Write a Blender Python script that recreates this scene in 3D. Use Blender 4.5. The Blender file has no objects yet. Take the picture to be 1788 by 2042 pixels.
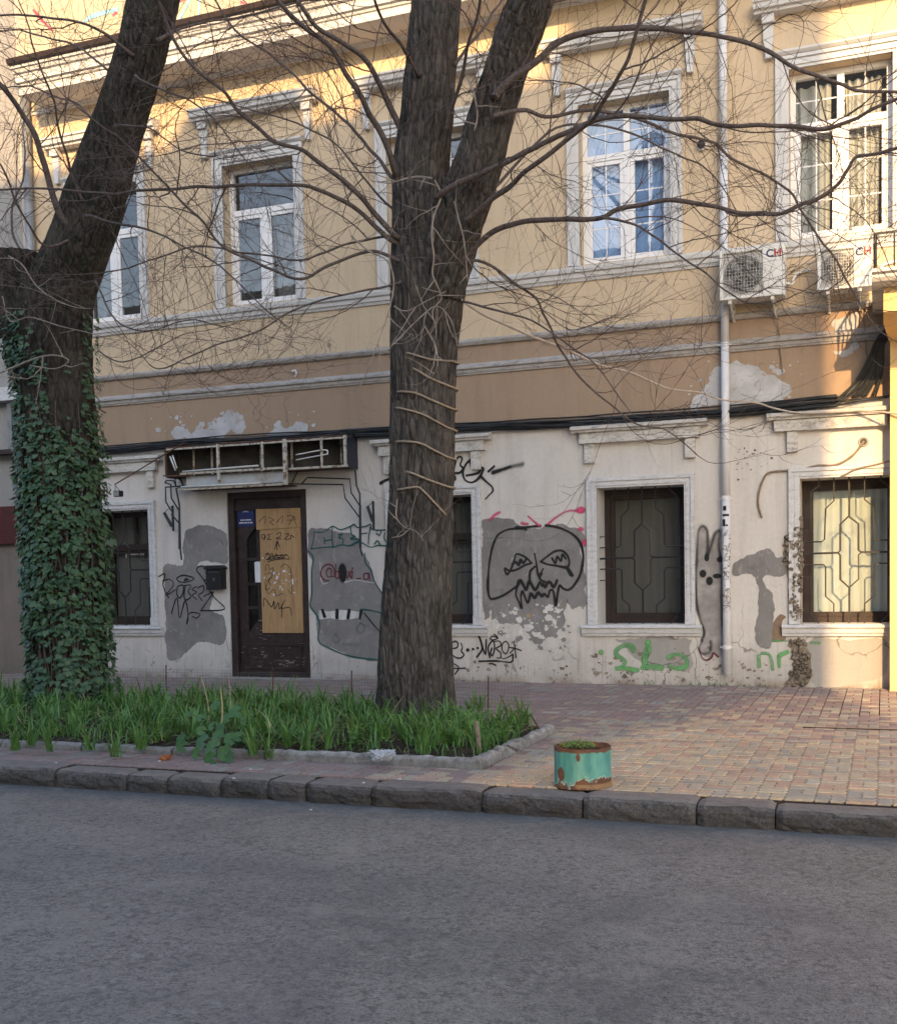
import bpy, bmesh, math, random
import numpy as np
from mathutils import Vector, noise

RND = random.Random(11)
scene = bpy.context.scene
col = scene.collection
rad = math.radians

# ------------------------------------------------------------------ camera
YAW, PITCH, ROLL, FPX, CX, CY, CAM_H = -0.36712, -0.053692, 0.020009, 2257.4, 894.0, 1267.2, 1.25
def _axes():
    cy, sy = math.cos(YAW), math.sin(YAW)
    f = np.array([sy * math.cos(PITCH), cy * math.cos(PITCH), math.sin(PITCH)])
    r = np.array([cy, -sy, 0.0]); d = np.cross(f, r)
    return np.array([r * math.cos(ROLL) + d * math.sin(ROLL), -r * math.sin(ROLL) + d * math.cos(ROLL), f])
AX = _axes()
cam = bpy.data.cameras.new('camera'); cam_o = bpy.data.objects.new('camera', cam); col.objects.link(cam_o)
cam.sensor_fit = 'HORIZONTAL'; cam.sensor_width = 36.0
cam.lens = 36.0 * FPX / 1788.0
cam.shift_y = (CY - 1021.0) / 1788.0
cam.clip_start = 0.05; cam.clip_end = 2000
from mathutils import Matrix
m3 = Matrix(((AX[0][0], -AX[1][0], -AX[2][0]), (AX[0][1], -AX[1][1], -AX[2][1]), (AX[0][2], -AX[1][2], -AX[2][2])))
cam_o.matrix_world = Matrix.Translation((0, 0, CAM_H)) @ m3.to_4x4()
scene.camera = cam_o

# ------------------------------------------------------------------ light
SUN_AZ, SUN_EL = rad(15.0), rad(22.0)        # azimuth to the right of the wall's normal, as seen from the wall
to_sun = Vector((math.sin(SUN_AZ) * math.cos(SUN_EL), -math.cos(SUN_AZ) * math.cos(SUN_EL), math.sin(SUN_EL)))
world = bpy.data.worlds.new('World'); scene.world = world; world.use_nodes = True
wn = world.node_tree; wn.nodes.clear()
wo = wn.nodes.new('ShaderNodeOutputWorld'); wb = wn.nodes.new('ShaderNodeBackground'); ws = wn.nodes.new('ShaderNodeTexSky')
ws.sky_type = 'NISHITA'; ws.sun_disc = False; ws.sun_elevation = SUN_EL
ws.sun_rotation = math.atan2(to_sun.x, to_sun.y)
ws.air_density = 1.0; ws.dust_density = 1.7; ws.ozone_density = 1.0
wb.inputs['Strength'].default_value = 0.15
wn.links.new(ws.outputs[0], wb.inputs[0]); wn.links.new(wb.outputs[0], wo.inputs[0])
sun = bpy.data.lights.new('sun', 'SUN'); sun_o = bpy.data.objects.new('sun', sun); col.objects.link(sun_o)
sun.energy = 3.1; sun.angle = rad(0.5); sun.color = (1.0, 0.63, 0.29)
sun_o.rotation_euler = (-to_sun).to_track_quat('-Z', 'Y').to_euler()
sun_o.location = (6, -10, 12)
vs = scene.view_settings
scene.display_settings.display_device = 'sRGB'
vs.view_transform = 'Standard'; vs.look = 'None'; vs.gamma = 1.0; vs.use_curve_mapping = False
vs.exposure = 1.38
scene.cycles.max_bounces = 7; scene.cycles.transparent_max_bounces = 12
scene.cycles.use_denoising = True

# ------------------------------------------------------------------ geometry helpers
C0 = np.array([0, 0, CAM_H])
def ray(px, py):
    return AX.T @ np.array([(px - CX) / FPX, (py - CY) / FPX, 1.0])
def at(px, py, Y):
    d = ray(px, py); return Vector(C0 + d * (Y / d[1]))
def gnd(px, py, z=0.0):
    d = ray(px, py); return Vector(C0 + d * ((z - CAM_H) / d[2]))
def proj(p):
    q = AX @ (np.array(p) - C0); return CX + FPX * q[0] / q[2], CY + FPX * q[1] / q[2], q[2]

def link(o, parent=None):
    col.objects.link(o)
    if parent is not None: o.parent = parent
    return o
def wloc(o):
    v = Vector((0, 0, 0))
    while o is not None:
        v += o.location; o = o.parent
    return v
def tag(o, label=None, cat=None, group=None, kind=None):
    if label: o['label'] = label
    if cat: o['category'] = cat
    if group: o['group'] = group
    if kind: o['kind'] = kind
    return o
def thing(name, loc, label, cat, group=None):
    o = bpy.data.objects.new(name, None); o.empty_display_size = 0.1
    link(o); o.location = loc
    return tag(o, label, cat, group)

class MB:
    def __init__(s): s.v = []; s.f = []; s.a = None
    def add(s, vs, fs):
        n = len(s.v); s.v += [tuple(p) for p in vs]; s.f += [tuple(i + n for i in f) for f in fs]
    def box(s, x0, x1, y0, y1, z0, z1):
        s.add([(x0, y0, z0), (x1, y0, z0), (x1, y1, z0), (x0, y1, z0), (x0, y0, z1), (x1, y0, z1), (x1, y1, z1), (x0, y1, z1)],
              [(0, 3, 2, 1), (4, 5, 6, 7), (0, 1, 5, 4), (1, 2, 6, 5), (2, 3, 7, 6), (3, 0, 4, 7)])
    def quad(s, a, b, c, d): s.add([a, b, c, d], [(0, 1, 2, 3)])
    def tube(s, pts, r, sides=6, caps=True):
        pts = [Vector(p) for p in pts]; n = len(pts)
        if n < 2: return
        rs = r if isinstance(r, (list, tuple)) else [r] * n
        ref = None; base = len(s.v)
        for i, p in enumerate(pts):
            t = (pts[min(i + 1, n - 1)] - pts[max(i - 1, 0)])
            if t.length < 1e-9: t = Vector((0, 0, 1))
            t.normalize()
            if ref is None:
                ref = t.orthogonal().normalized()
            ref = (ref - t * ref.dot(t))
            if ref.length < 1e-6: ref = t.orthogonal()
            ref.normalize(); b = t.cross(ref)
            for k in range(sides):
                a = 2 * math.pi * k / sides
                s.v.append(tuple(p + (ref * math.cos(a) + b * math.sin(a)) * rs[i]))
        for i in range(n - 1):
            for k in range(sides):
                k2 = (k + 1) % sides
                s.f.append((base + i * sides + k, base + i * sides + k2, base + (i + 1) * sides + k2, base + (i + 1) * sides + k))
        if caps:
            s.f.append(tuple(base + k for k in reversed(range(sides))))
            s.f.append(tuple(base + (n - 1) * sides + k for k in range(sides)))
    def prism(s, poly, ya, yb):
        """poly: list of (x,z), front at ya, back at yb"""
        n = len(poly)
        area = sum(poly[i][0] * poly[(i + 1) % n][1] - poly[(i + 1) % n][0] * poly[i][1] for i in range(n))
        if area < 0: poly = poly[::-1]
        vs = [(x, ya, z) for x, z in poly] + [(x, yb, z) for x, z in poly]
        fs = [tuple(range(n))] + [(i + n, (i + 1) % n + n, (i + 1) % n, i) for i in range(n)]
        s.add(vs, fs)
    def profile(s, pts, x0, x1, yw):
        """pts: (p,z) outline of a moulding, p = how far it stands proud of yw"""
        n = len(pts)
        vs = [(x0, yw - p, z) for p, z in pts] + [(x1, yw - p, z) for p, z in pts]
        fs = [(i, (i + 1) % n, (i + 1) % n + n, i + n) for i in range(n)] + [tuple(reversed(range(n))), tuple(range(n, 2 * n))]
        s.add(vs, fs)
    def build(s, name, mat, parent=None, smooth=False, bevel=0, kind=None, label=None, recalc=True):
        o0 = wloc(parent) if parent is not None else Vector((0, 0, 0))
        me = bpy.data.meshes.new(name)
        v = [(p[0] - o0.x, p[1] - o0.y, p[2] - o0.z) for p in s.v]
        me.from_pydata(v, [], s.f)
        if s.a is not None:
            at_ = me.color_attributes.new('tone', 'FLOAT_COLOR', 'POINT')
            at_.data.foreach_set('color', np.array(s.a, dtype=np.float32).ravel())
        if recalc and len(s.f) < 20000:
            bm = bmesh.new(); bm.from_mesh(me); bmesh.ops.recalc_face_normals(bm, faces=bm.faces); bm.to_mesh(me); bm.free()
        if smooth:
            me.polygons.foreach_set('use_smooth', [True] * len(me.polygons))
        me.materials.append(mat)
        o = bpy.data.objects.new(name, me); link(o, parent)
        if bevel:
            b = o.modifiers.new('bevel', 'BEVEL'); b.width = bevel; b.segments = 2; b.limit_method = 'ANGLE'
        if kind: o['kind'] = kind
        if label: o['label'] = label
        return o

def catmull(pts, sub=6, closed=False):
    pts = [Vector(p) for p in pts]; n = len(pts)
    if n < 3: return pts
    out = []
    rng = n if closed else n - 1
    for i in range(rng):
        if closed: p0, p1, p2, p3 = pts[i - 1], pts[i], pts[(i + 1) % n], pts[(i + 2) % n]
        else: p0, p1, p2, p3 = pts[max(i - 1, 0)], pts[i], pts[i + 1], pts[min(i + 2, n - 1)]
        for k in range(sub):
            t = k / sub
            out.append(0.5 * ((2 * p1) + (p2 - p0) * t + (2 * p0 - 5 * p1 + 4 * p2 - p3) * t * t + (3 * p1 - p0 - 3 * p2 + p3) * t ** 3))
    if not closed: out.append(pts[-1])
    return out

# ------------------------------------------------------------------ material helper
class NG:
    def __init__(s, name, rough=0.8, spec=0.3, metal=0.0):
        s.m = bpy.data.materials.new(name); s.m.use_nodes = True; s.nt = s.m.node_tree; s.nt.nodes.clear()
        s.out = s.nt.nodes.new('ShaderNodeOutputMaterial'); s.b = s.nt.nodes.new('ShaderNodeBsdfPrincipled')
        s.nt.links.new(s.b.outputs[0], s.out.inputs[0])
        s.b.inputs['Roughness'].default_value = rough; s.b.inputs['Specular IOR Level'].default_value = spec
        s.b.inputs['Metallic'].default_value = metal
        s._pos = None
    def n(s, t): return s.nt.nodes.new(t)
    def set(s, sock, v):
        if isinstance(v, bpy.types.NodeSocket): s.nt.links.new(v, sock)
        elif isinstance(v, (tuple, list)) and len(v) == 3 and sock.type == 'RGBA': sock.default_value = (*v, 1)
        else: sock.default_value = v
    def pos(s):
        if s._pos is None: s._pos = s.n('ShaderNodeNewGeometry').outputs['Position']
        return s._pos
    def obj(s): return s.n('ShaderNodeTexCoord').outputs['Object']
    def attr(s, name='tone'):
        a = s.n('ShaderNodeAttribute'); a.attribute_name = name; return a.outputs['Color']
    def oinfo(s, what='Random'): return s.n('ShaderNodeObjectInfo').outputs[what]
    def xyz(s, v=None):
        x = s.n('ShaderNodeSeparateXYZ'); s.set(x.inputs[0], v or s.pos()); return x.outputs
    def scaled(s, sc, v=None):
        m = s.n('ShaderNodeMapping'); s.set(m.inputs['Vector'], v or s.pos()); m.inputs['Scale'].default_value = sc; return m.outputs[0]
    def noise(s, scale, detail=4, rough=0.55, vec=None, dist=0.0):
        t = s.n('ShaderNodeTexNoise'); s.set(t.inputs['Vector'], vec or s.pos())
        t.inputs['Scale'].default_value = scale; t.inputs['Detail'].default_value = detail
        t.inputs['Roughness'].default_value = rough; t.inputs['Distortion'].default_value = dist
        return t.outputs['Fac']
    def vor(s, scale, feature='DISTANCE_TO_EDGE', vec=None, out='Distance'):
        t = s.n('ShaderNodeTexVoronoi'); t.feature = feature; s.set(t.inputs['Vector'], vec or s.pos()); t.inputs['Scale'].default_value = scale
        return t.outputs[out]
    def warp(s, amount, scale, vec=None):
        t = s.n('ShaderNodeTexNoise'); s.set(t.inputs['Vector'], vec or s.pos()); t.inputs['Scale'].default_value = scale; t.inputs['Detail'].default_value = 3
        m = s.n('ShaderNodeVectorMath'); m.operation = 'MULTIPLY_ADD'; s.set(m.inputs[0], t.outputs['Color']); m.inputs[1].default_value = (amount,) * 3; s.set(m.inputs[2], vec or s.pos())
        return m.outputs[0]
    def math(s, op, a, b=0.0, clamp=False):
        m = s.n('ShaderNodeMath'); m.operation = op; m.use_clamp = clamp; s.set(m.inputs[0], a); s.set(m.inputs[1], b); return m.outputs[0]
    def rng(s, v, a, b, c=0.0, d=1.0):
        m = s.n('ShaderNodeMapRange'); m.clamp = True; s.set(m.inputs[0], v)
        m.inputs[1].default_value = a; m.inputs[2].default_value = b; m.inputs[3].default_value = c; m.inputs[4].default_value = d
        return m.outputs[0]
    def ramp(s, fac, stops):
        r = s.n('ShaderNodeValToRGB'); s.set(r.inputs[0], fac); e = r.color_ramp.elements
        while len(e) < len(stops): e.new(0.5)
        for i, (p, c) in enumerate(stops): e[i].position = p; e[i].color = (*c, 1)
        return r.outputs[0]
    def mix(s, fac, a, b, blend='MIX'):
        m = s.n('ShaderNodeMix'); m.data_type = 'RGBA'; m.blend_type = blend
        s.set(m.inputs[0], fac); s.set(m.inputs[6], a); s.set(m.inputs[7], b); return m.outputs[2]
    def bump(s, h, strength=0.3, dist=0.01):
        b = s.n('ShaderNodeBump'); b.inputs['Strength'].default_value = strength; b.inputs['Distance'].default_value = dist
        s.set(b.inputs['Height'], h); s.nt.links.new(b.outputs[0], s.b.inputs['Normal'])
    def base(s, c): s.set(s.b.inputs['Base Color'], c)
    def done(s): return s.m

def simple(name, c, rough=0.7, spec=0.3, metal=0.0, var=0.18, scale=12.0, bump=0.0, bscale=None, dirt=None, dirt_amt=0.5, dscale=3.0):
    g = NG(name, rough, spec, metal)
    k = g.rng(g.noise(scale, 5), 0.3, 0.7, 1 - var, 1 + var)
    cc = g.mix(1.0, c, _grey(g, k), 'MULTIPLY')
    if dirt:
        f = g.rng(g.noise(dscale, 6, 0.65), 0.45, 0.7, 0.0, dirt_amt)
        cc = g.mix(f, cc, dirt)
    g.base(cc)
    if bump: g.bump(g.noise(bscale or scale * 4, 5), bump, 0.004)
    return g.done()
def _grey(g, k):
    c = g.n('ShaderNodeCombineColor')
    for i in range(3): g.set(c.inputs[i], k)
    return c.outputs[0]

# ------------------------------------------------------------------ materials
def plaster(name, base, dark, low_dirt, cracks=True, spots=0.5, bump=0.25):
    g = NG(name, 0.9, 0.15)
    x, y, z = g.xyz()
    big = g.noise(0.9, 6, 0.6)
    c = g.mix(g.rng(big, 0.35, 0.72, 0.0, 0.45), base, dark)
    streak = g.noise(1.0, 5, 0.6, vec=g.scaled((7.0, 7.0, 0.7)))
    c = g.mix(g.rng(streak, 0.50, 0.72, 0.0, 0.42), c, tuple(v * .82 for v in dark))
    c = g.mix(g.rng(g.noise(1.0, 6, 0.65, vec=g.scaled((26.0, 26.0, 1.1))), 0.58, 0.74, 0.0, 0.22), c, (0.20, 0.18, 0.16))
    fine = g.noise(26.0, 5, 0.65)
    c = g.mix(g.rng(fine, 0.3, 0.72, 0.10, 0.0), c, (0.05, 0.045, 0.04))
    blot = g.noise(3.1, 8, 0.72, dist=0.6)
    c = g.mix(g.rng(blot, 0.58, 0.66, 0.0, 0.22), c, tuple(v * 0.8 for v in dark))
    if low_dirt:
        zz = g.math('ADD', z, g.rng(g.noise(2.2, 6, 0.6), 0.3, 0.7, 0.25, -0.25))
        c = g.mix(g.rng(zz, 0.0, 0.55, 0.55, 0.0), c, (0.30, 0.285, 0.27))
        chips = g.noise(7.5, 8, 0.75, dist=1.1)
        cm = g.math('MULTIPLY', g.rng(chips, 0.60, 0.615), g.rng(z, 0.05, 0.5, 1.0, 0.0))
        c = g.mix(cm, c, (0.17, 0.155, 0.14))
        drip = g.noise(1.0, 4, 0.6, vec=g.scaled((34, 34, 1.6)))
        c = g.mix(g.math('MULTIPLY', g.rng(drip, 0.54, 0.66, 0, 0.4), g.rng(z, 0.15, 0.75, 1.0, 0.0)), c, (0.22, 0.19, 0.16))
        c = g.mix(g.math('MULTIPLY', g.rng(z, 0.0, 0.10, 0.6, 0.0), g.rng(g.noise(4.0), 0.4, 0.6)), c, (0.16, 0.10, 0.06))
    if cracks:
        d = g.vor(1.7, vec=g.warp(0.35, 3.0))
        mask = g.rng(g.noise(0.8, 3), 0.52, 0.6)
        mask2 = g.math('MULTIPLY', mask, g.rng(z, 0.2, 1.0, 1.0, 0.15)) if low_dirt else mask
        cr = g.math('MULTIPLY', g.rng(d, 0.0, 0.012, 1.0, 0.0), mask2)
        c = g.mix(cr, c, (0.13, 0.115, 0.10))
    sp = g.vor(6.0, 'F1', vec=g.warp(0.12, 9.0))
    c = g.mix(g.math('MULTIPLY', g.rng(sp, 0.03, 0.05, 1, 0), g.rng(g.noise(1.3), 0.5, 0.6, 0, spots)), c, (0.16, 0.14, 0.12))
    g.base(c)
    h = g.math('ADD', g.noise(34.0, 6, 0.65), g.math('MULTIPLY', g.noise(5.0, 4), 2.2))
    g.bump(h, bump, 0.006)
    return g.done()
def cement_mat(name, a, b):
    g = NG(name, 0.92, 0.12)
    c = g.mix(g.rng(g.noise(2.4, 7, 0.65, dist=0.4), 0.36, 0.66), a, b)
    c = g.mix(g.rng(g.noise(1.0, 6, 0.7, vec=g.scaled((14, 14, 3.5)), dist=1.2), 0.56, 0.72, 0.0, 0.5), c, (0.42, 0.40, 0.39))
    c = g.mix(g.rng(g.noise(11, 7, 0.75, dist=0.8), 0.60, 0.64, 0.0, 0.55), c, (0.40, 0.385, 0.37))
    c = g.mix(g.rng(g.noise(5, 8, 0.75, dist=0.5), 0.60, 0.66, 0.0, 0.5), c, (0.13, 0.122, 0.12))
    g.base(c); g.bump(g.math('ADD', g.noise(30, 6, 0.7), g.noise(7, 4)), 0.4, 0.006); return g.done()
M = {}
M['white_plaster'] = plaster('white plaster', (0.645, 0.62, 0.59), (0.54, 0.51, 0.48), True)
M['yellow_plaster'] = plaster('yellow plaster', (0.62, 0.495, 0.345), (0.585, 0.455, 0.31), False, cracks=True, spots=0.25, bump=0.2)
M['ochre_plaster'] = plaster('ochre plaster', (0.375, 0.275, 0.195), (0.325, 0.238, 0.17), False, spots=0.6, bump=0.25)
M['cream_plaster'] = plaster('cream plaster', (0.50, 0.445, 0.33), (0.45, 0.39, 0.29), False, cracks=False, spots=0.2)
M['grey_plaster'] = plaster('grey plaster', (0.33, 0.325, 0.315), (0.24, 0.235, 0.23), False)
M['brown_stone'] = plaster('brown rough stone', (0.24, 0.20, 0.165), (0.12, 0.115, 0.11), False, spots=0.8, bump=0.8)
def trim(name, base, dirt, amt=0.5):
    g = NG(name, 0.8, 0.25)
    f = g.rng(g.noise(1.0, 7, 0.7, vec=g.scaled((9, 9, 22))), 0.48, 0.68, 0.0, amt)
    c = g.mix(f, base, dirt)
    c = g.mix(g.rng(g.noise(45, 6, 0.7), 0.57, 0.66, 0.0, amt * 0.9), c, tuple(v * 0.5 for v in dirt))
    c = g.mix(g.rng(g.noise(1.6, 4), 0.4, 0.7, 0.0, 0.25), c, dirt)
    g.base(c); g.bump(g.noise(50, 5), 0.3, 0.004); return g.done()
M['trim_white'] = trim('old white trim', (0.60, 0.61, 0.63), (0.33, 0.325, 0.32), 0.6)
M['trim_clean'] = trim('white trim', (0.62, 0.615, 0.61), (0.48, 0.465, 0.44), 0.25)
M['trim_grey'] = trim('grey stone trim', (0.40, 0.38, 0.36), (0.18, 0.165, 0.15), 0.7)
M['trim_worn'] = trim('worn white trim', (0.60, 0.585, 0.555), (0.30, 0.28, 0.255), 1.0)
M['pvc'] = simple('white window plastic', (0.78, 0.78, 0.79), 0.35, 0.5, var=0.03)
M['dark_wood'] = simple('dark brown painted wood', (0.030, 0.018, 0.017), 0.5, 0.4, var=0.3, bump=0.2, dirt=(0.06, 0.045, 0.04), dirt_amt=0.6, dscale=9)
M['brown_frame'] = simple('brown window frame', (0.030, 0.020, 0.018), 0.5, 0.4, var=0.2, bump=0.15)
M['iron'] = simple('black iron', (0.018, 0.018, 0.02), 0.5, 0.5, var=0.3, scale=30)
M['iron_pale'] = simple('weathered grey iron', (0.05, 0.048, 0.045), 0.55, 0.4, var=0.3, scale=30)
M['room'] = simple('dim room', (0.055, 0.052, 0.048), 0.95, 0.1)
M['cement'] = cement_mat('grey cement render', (0.255, 0.245, 0.242), (0.185, 0.178, 0.175))
M['cement_pale'] = plaster('pale cement render', (0.36, 0.35, 0.335), (0.29, 0.28, 0.265), False, cracks=True, spots=0.7, bump=0.3)
def lime_mat():
    g = NG('bare white lime', 0.92, 0.12)
    c = g.mix(g.rng(g.noise(3.0, 7, 0.65, dist=0.4), 0.36, 0.66), (0.54, 0.545, 0.565), (0.36, 0.36, 0.365))
    c = g.mix(g.rng(g.noise(13, 8, 0.75, dist=0.7), 0.59, 0.62, 0.0, 0.8), c, (0.34, 0.25, 0.175))
    c = g.mix(g.rng(g.noise(24, 8, 0.75, dist=0.5), 0.62, 0.65, 0.0, 0.7), c, (0.20, 0.19, 0.185))
    g.base(c); g.bump(g.noise(20, 7, 0.7), 0.5, 0.008); return g.done()
M['lime'] = lime_mat()
M['chip_white'] = simple('white chipped paint', (0.60, 0.585, 0.56), 0.9, 0.1)
M['loam'] = simple('bare loam', (0.23, 0.165, 0.115), 0.95, 0.1, bump=0.8, bscale=30)
M['rubble'] = simple('crumbled stone', (0.24, 0.205, 0.165), 0.95, 0.1, var=0.5, scale=9, bump=1.0, bscale=22, dirt=(0.09, 0.08, 0.07), dirt_amt=0.9, dscale=8)

def glass(name, tint=(0.8, 0.84, 0.85), ior=1.75):
    g = NG(name); nt = g.nt; nt.nodes.remove(g.b)
    tr = g.n('ShaderNodeBsdfTransparent'); tr.inputs[0].default_value = (*tint, 1)
    gl = g.n('ShaderNodeBsdfGlossy'); gl.inputs['Roughness'].default_value = 0.015
    bp = g.n('ShaderNodeBump'); bp.inputs['Strength'].default_value = 0.05; bp.inputs['Distance'].default_value = 0.02
    g.set(bp.inputs['Height'], g.noise(2.5, 2)); nt.links.new(bp.outputs[0], gl.inputs['Normal'])
    geo = g.n('ShaderNodeNewGeometry'); dt = g.n('ShaderNodeVectorMath'); dt.operation = 'DOT_PRODUCT'; nt.links.new(geo.outputs['Incoming'], dt.inputs[0]); nt.links.new(geo.outputs['Normal'], dt.inputs[1])
    f0 = ((ior - 1) / (ior + 1)) ** 2; q = g.math('POWER', g.math('SUBTRACT', 1.0, g.math('ABSOLUTE', dt.outputs['Value']), True), 5.0)
    fres = g.math('ADD', g.math('MULTIPLY', q, 1 - f0), f0)
    mx = g.n('ShaderNodeMixShader'); nt.links.new(fres, mx.inputs[0]); nt.links.new(tr.outputs[0], mx.inputs[1]); nt.links.new(gl.outputs[0], mx.inputs[2])
    nt.links.new(mx.outputs[0], g.out.inputs[0]); return g.m
M['glass'] = glass('window glass', (0.90, 0.93, 0.94), 2.2)
M['glass_dusty'] = glass('dusty dark glass', (0.70, 0.70, 0.68), 1.5)
def cloth(name, c, tr=0.3):
    g = NG(name, 0.95, 0.05)
    f = g.noise(1.0, 3, vec=g.scaled((40, 40, 0.6)))
    cc = g.mix(g.rng(f, 0.35, 0.65, 0.0, 0.18), c, tuple(v * 0.75 for v in c)); g.base(cc)
    t = g.n('ShaderNodeBsdfTranslucent'); g.set(t.inputs[0], cc)
    mx = g.n('ShaderNodeMixShader'); mx.inputs[0].default_value = tr
    g.nt.links.new(g.b.outputs[0], mx.inputs[1]); g.nt.links.new(t.outputs[0], mx.inputs[2]); g.nt.links.new(mx.outputs[0], g.out.inputs[0])
    return g.m
M['curtain_dark'] = cloth('grey green curtain', (0.235, 0.245, 0.245), .12)
M['curtain_pale'] = cloth('pale curtain', (0.74, 0.82, 0.80))
M['curtain_white'] = cloth('white net curtain', (0.74, 0.74, 0.70))
M['painted_sky'] = simple('pale blue blind', (0.26, 0.42, 0.70), 0.7, 0.2, var=0.05)  # blue of the reflected sky, put into a sheet behind the glass

def bark_mat(name, a, b, moss=0.0):
    g = NG(name, 0.95, 0.1)
    p = g.scaled((26, 26, 7.5))
    n1 = g.noise(1.0, 8, 0.68, vec=p, dist=0.5)
    c = g.mix(g.rng(n1, 0.34, 0.64), a, b)
    tn = g.xyz(g.attr())[0]
    c = g.mix(g.rng(tn, 0.35, 1.0, 0.0, 0.6), c, tuple(v * 0.6 for v in a))
    ve = g.vor(1.0, vec=g.warp(0.55, 1.3, g.scaled((17, 17, 6.0))))
    c = g.mix(g.rng(ve, 0.0, 0.14, 0.6, 0.0), c, tuple(v * 0.55 for v in a))
    c = g.mix(g.rng(g.noise(1.0, 7, 0.72, vec=g.scaled((38, 38, 11))), 0.56, 0.68, 0.0, 0.6), c, tuple(v * 1.75 for v in b))
    c = g.mix(g.rng(g.noise(2.2, 5), 0.45, 0.7, 0.0, 0.5), c, tuple(v * 1.5 for v in b))
    if moss: c = g.mix(g.rng(g.noise(3.5, 6, 0.65), 0.47, 0.64, 0.0, moss), c, (0.035, 0.048, 0.028))
    g.base(c); g.bump(g.math('ADD', g.math('ADD', n1, g.math('MULTIPLY', g.noise(90, 4), 0.25)), g.rng(ve, 0.0, 0.3)), 1.0, 0.022); return g.done()
M['bark'] = bark_mat('furrowed bark', (0.060, 0.053, 0.048), (0.135, 0.117, 0.104), 0.2)
M['bark_moss'] = bark_mat('mossy dark bark', (0.028, 0.026, 0.024), (0.095, 0.082, 0.068), 0.5)
M['branch'] = simple('branch bark', (0.12, 0.095, 0.085), 0.85, 0.2, var=0.4, scale=40)
M['twig'] = simple('twig bark', (0.11, 0.080, 0.07), 0.8, 0.25, var=0.45, scale=15)
M['twig_pale'] = simple('pale dry twig', (0.30, 0.25, 0.21), 0.8, 0.25, var=0.3, scale=15)
M['rope'] = simple('pale rope', (0.34, 0.27, 0.20), 0.9, 0.1, var=0.2, scale=60)
M['cable'] = simple('dark cable', (0.022, 0.025, 0.028), 0.55, 0.35, var=0.4, scale=8)
M['cable_grey'] = simple('grey cable', (0.10, 0.105, 0.105), 0.6, 0.3, var=0.3, scale=8)
M['cable_pale'] = simple('pale cable', (0.46, 0.40, 0.34), 0.6, 0.3, var=0.15)
M['conduit'] = simple('brown conduit', (0.24, 0.185, 0.135), 0.75, 0.2, var=0.3, scale=20)

def leaf_mat(name, src, a, b, rough=0.42):
    g = NG(name, rough, 0.45)
    k = g.oinfo('Random') if src == 'object' else g.xyz(g.attr())[0]
    c = g.ramp(k, [(0.0, a), (0.55, b), (1.0, tuple(0.5 * (p + q) for p, q in zip(a, (b[0] * 1.7, b[1] * 1.35, b[2])) ))])
    c = g.mix(g.rng(g.noise(30, 3), 0.35, 0.7, 0.0, 0.35), c, tuple(v * 0.5 for v in a))
    g.base(c)
    t = g.n('ShaderNodeBsdfTranslucent'); g.set(t.inputs[0], c)
    mx = g.n('ShaderNodeMixShader'); mx.inputs[0].default_value = 0.18
    g.nt.links.new(g.b.outputs[0], mx.inputs[1]); g.nt.links.new(t.outputs[0], mx.inputs[2]); g.nt.links.new(mx.outputs[0], g.out.inputs[0])
    return g.m
IV_A, IV_B = (0.038, 0.090, 0.050), (0.085, 0.17, 0.082)
M['ivy_obj'] = leaf_mat('ivy leaf', 'object', IV_A, IV_B)
M['ivy_mesh'] = leaf_mat('ivy leaves', 'attr', IV_A, IV_B)
M['grass'] = leaf_mat('grass blades', 'attr', (0.055, 0.140, 0.042), (0.140, 0.30, 0.075), 0.5)
M['mallow'] = leaf_mat('mallow leaf', 'object', (0.055, 0.14, 0.045), (0.085, 0.20, 0.065), 0.5)
M['stem_green'] = simple('green stem', (0.09, 0.13, 0.05), 0.7)
M['stem_dry'] = simple('dry straw stem', (0.42, 0.34, 0.20), 0.85)
M['soil'] = simple('dark garden soil', (0.045, 0.036, 0.029), 1.0, 0.05, var=0.5, scale=14, bump=1.0, bscale=40, dirt=(0.10, 0.085, 0.065), dirt_amt=0.6, dscale=20)

# asphalt: worn grey with stones, dust at the gutter and one old seam
g = NG('worn asphalt', 0.72, 0.32)
x, y, z = g.xyz()
c = g.mix(g.rng(g.noise(0.55, 6, 0.6, vec=g.scaled((0.5, 1.4, 1))), 0.35, 0.68), (0.250, 0.224, 0.196), (0.325, 0.287, 0.246))
st = g.vor(130, 'F1', out='Color', vec=g.warp(0.012, 60.0))
c = g.mix(g.math('MULTIPLY', g.rng(g.xyz(st)[0], 0.80, 0.97), 0.5), c, (0.26, 0.25, 0.235))
c = g.mix(g.math('MULTIPLY', g.math('MULTIPLY', g.rng(g.xyz(st)[1], 0.70, 0.95), g.rng(g.noise(3.0, 5, 0.65), 0.35, 0.65, 0.25, 1.0)), 0.6), c, (0.035, 0.036, 0.038))
c = g.mix(g.rng(g.noise(75, 6, 0.75), 0.52, 0.64, 0, 0.8), c, (0.065, 0.063, 0.062))
c = g.mix(g.rng(g.noise(88, 5, 0.75), 0.58, 0.68, 0, 0.55), c, (0.30, 0.29, 0.28))
c = g.mix(g.rng(g.noise(28, 6, 0.75), 0.51, 0.59, 0, 0.7), c, (0.095, 0.088, 0.08))
c = g.mix(g.rng(g.noise(33, 6, 0.75), 0.54, 0.62, 0, 0.55), c, (0.40, 0.37, 0.33))
seam = g.math('ABSOLUTE', g.math('SUBTRACT', g.math('ADD', y, g.math('MULTIPLY', x, 0.10)), g.rng(g.noise(1.2, 4), 0.3, 0.7, 3.74, 3.86)))
c = g.mix(g.math('MULTIPLY', g.rng(seam, 0.0, 0.10, 0.35, 0.0), g.rng(g.noise(1.1, 5), 0.35, 0.6)), c, (0.09, 0.088, 0.088))
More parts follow.
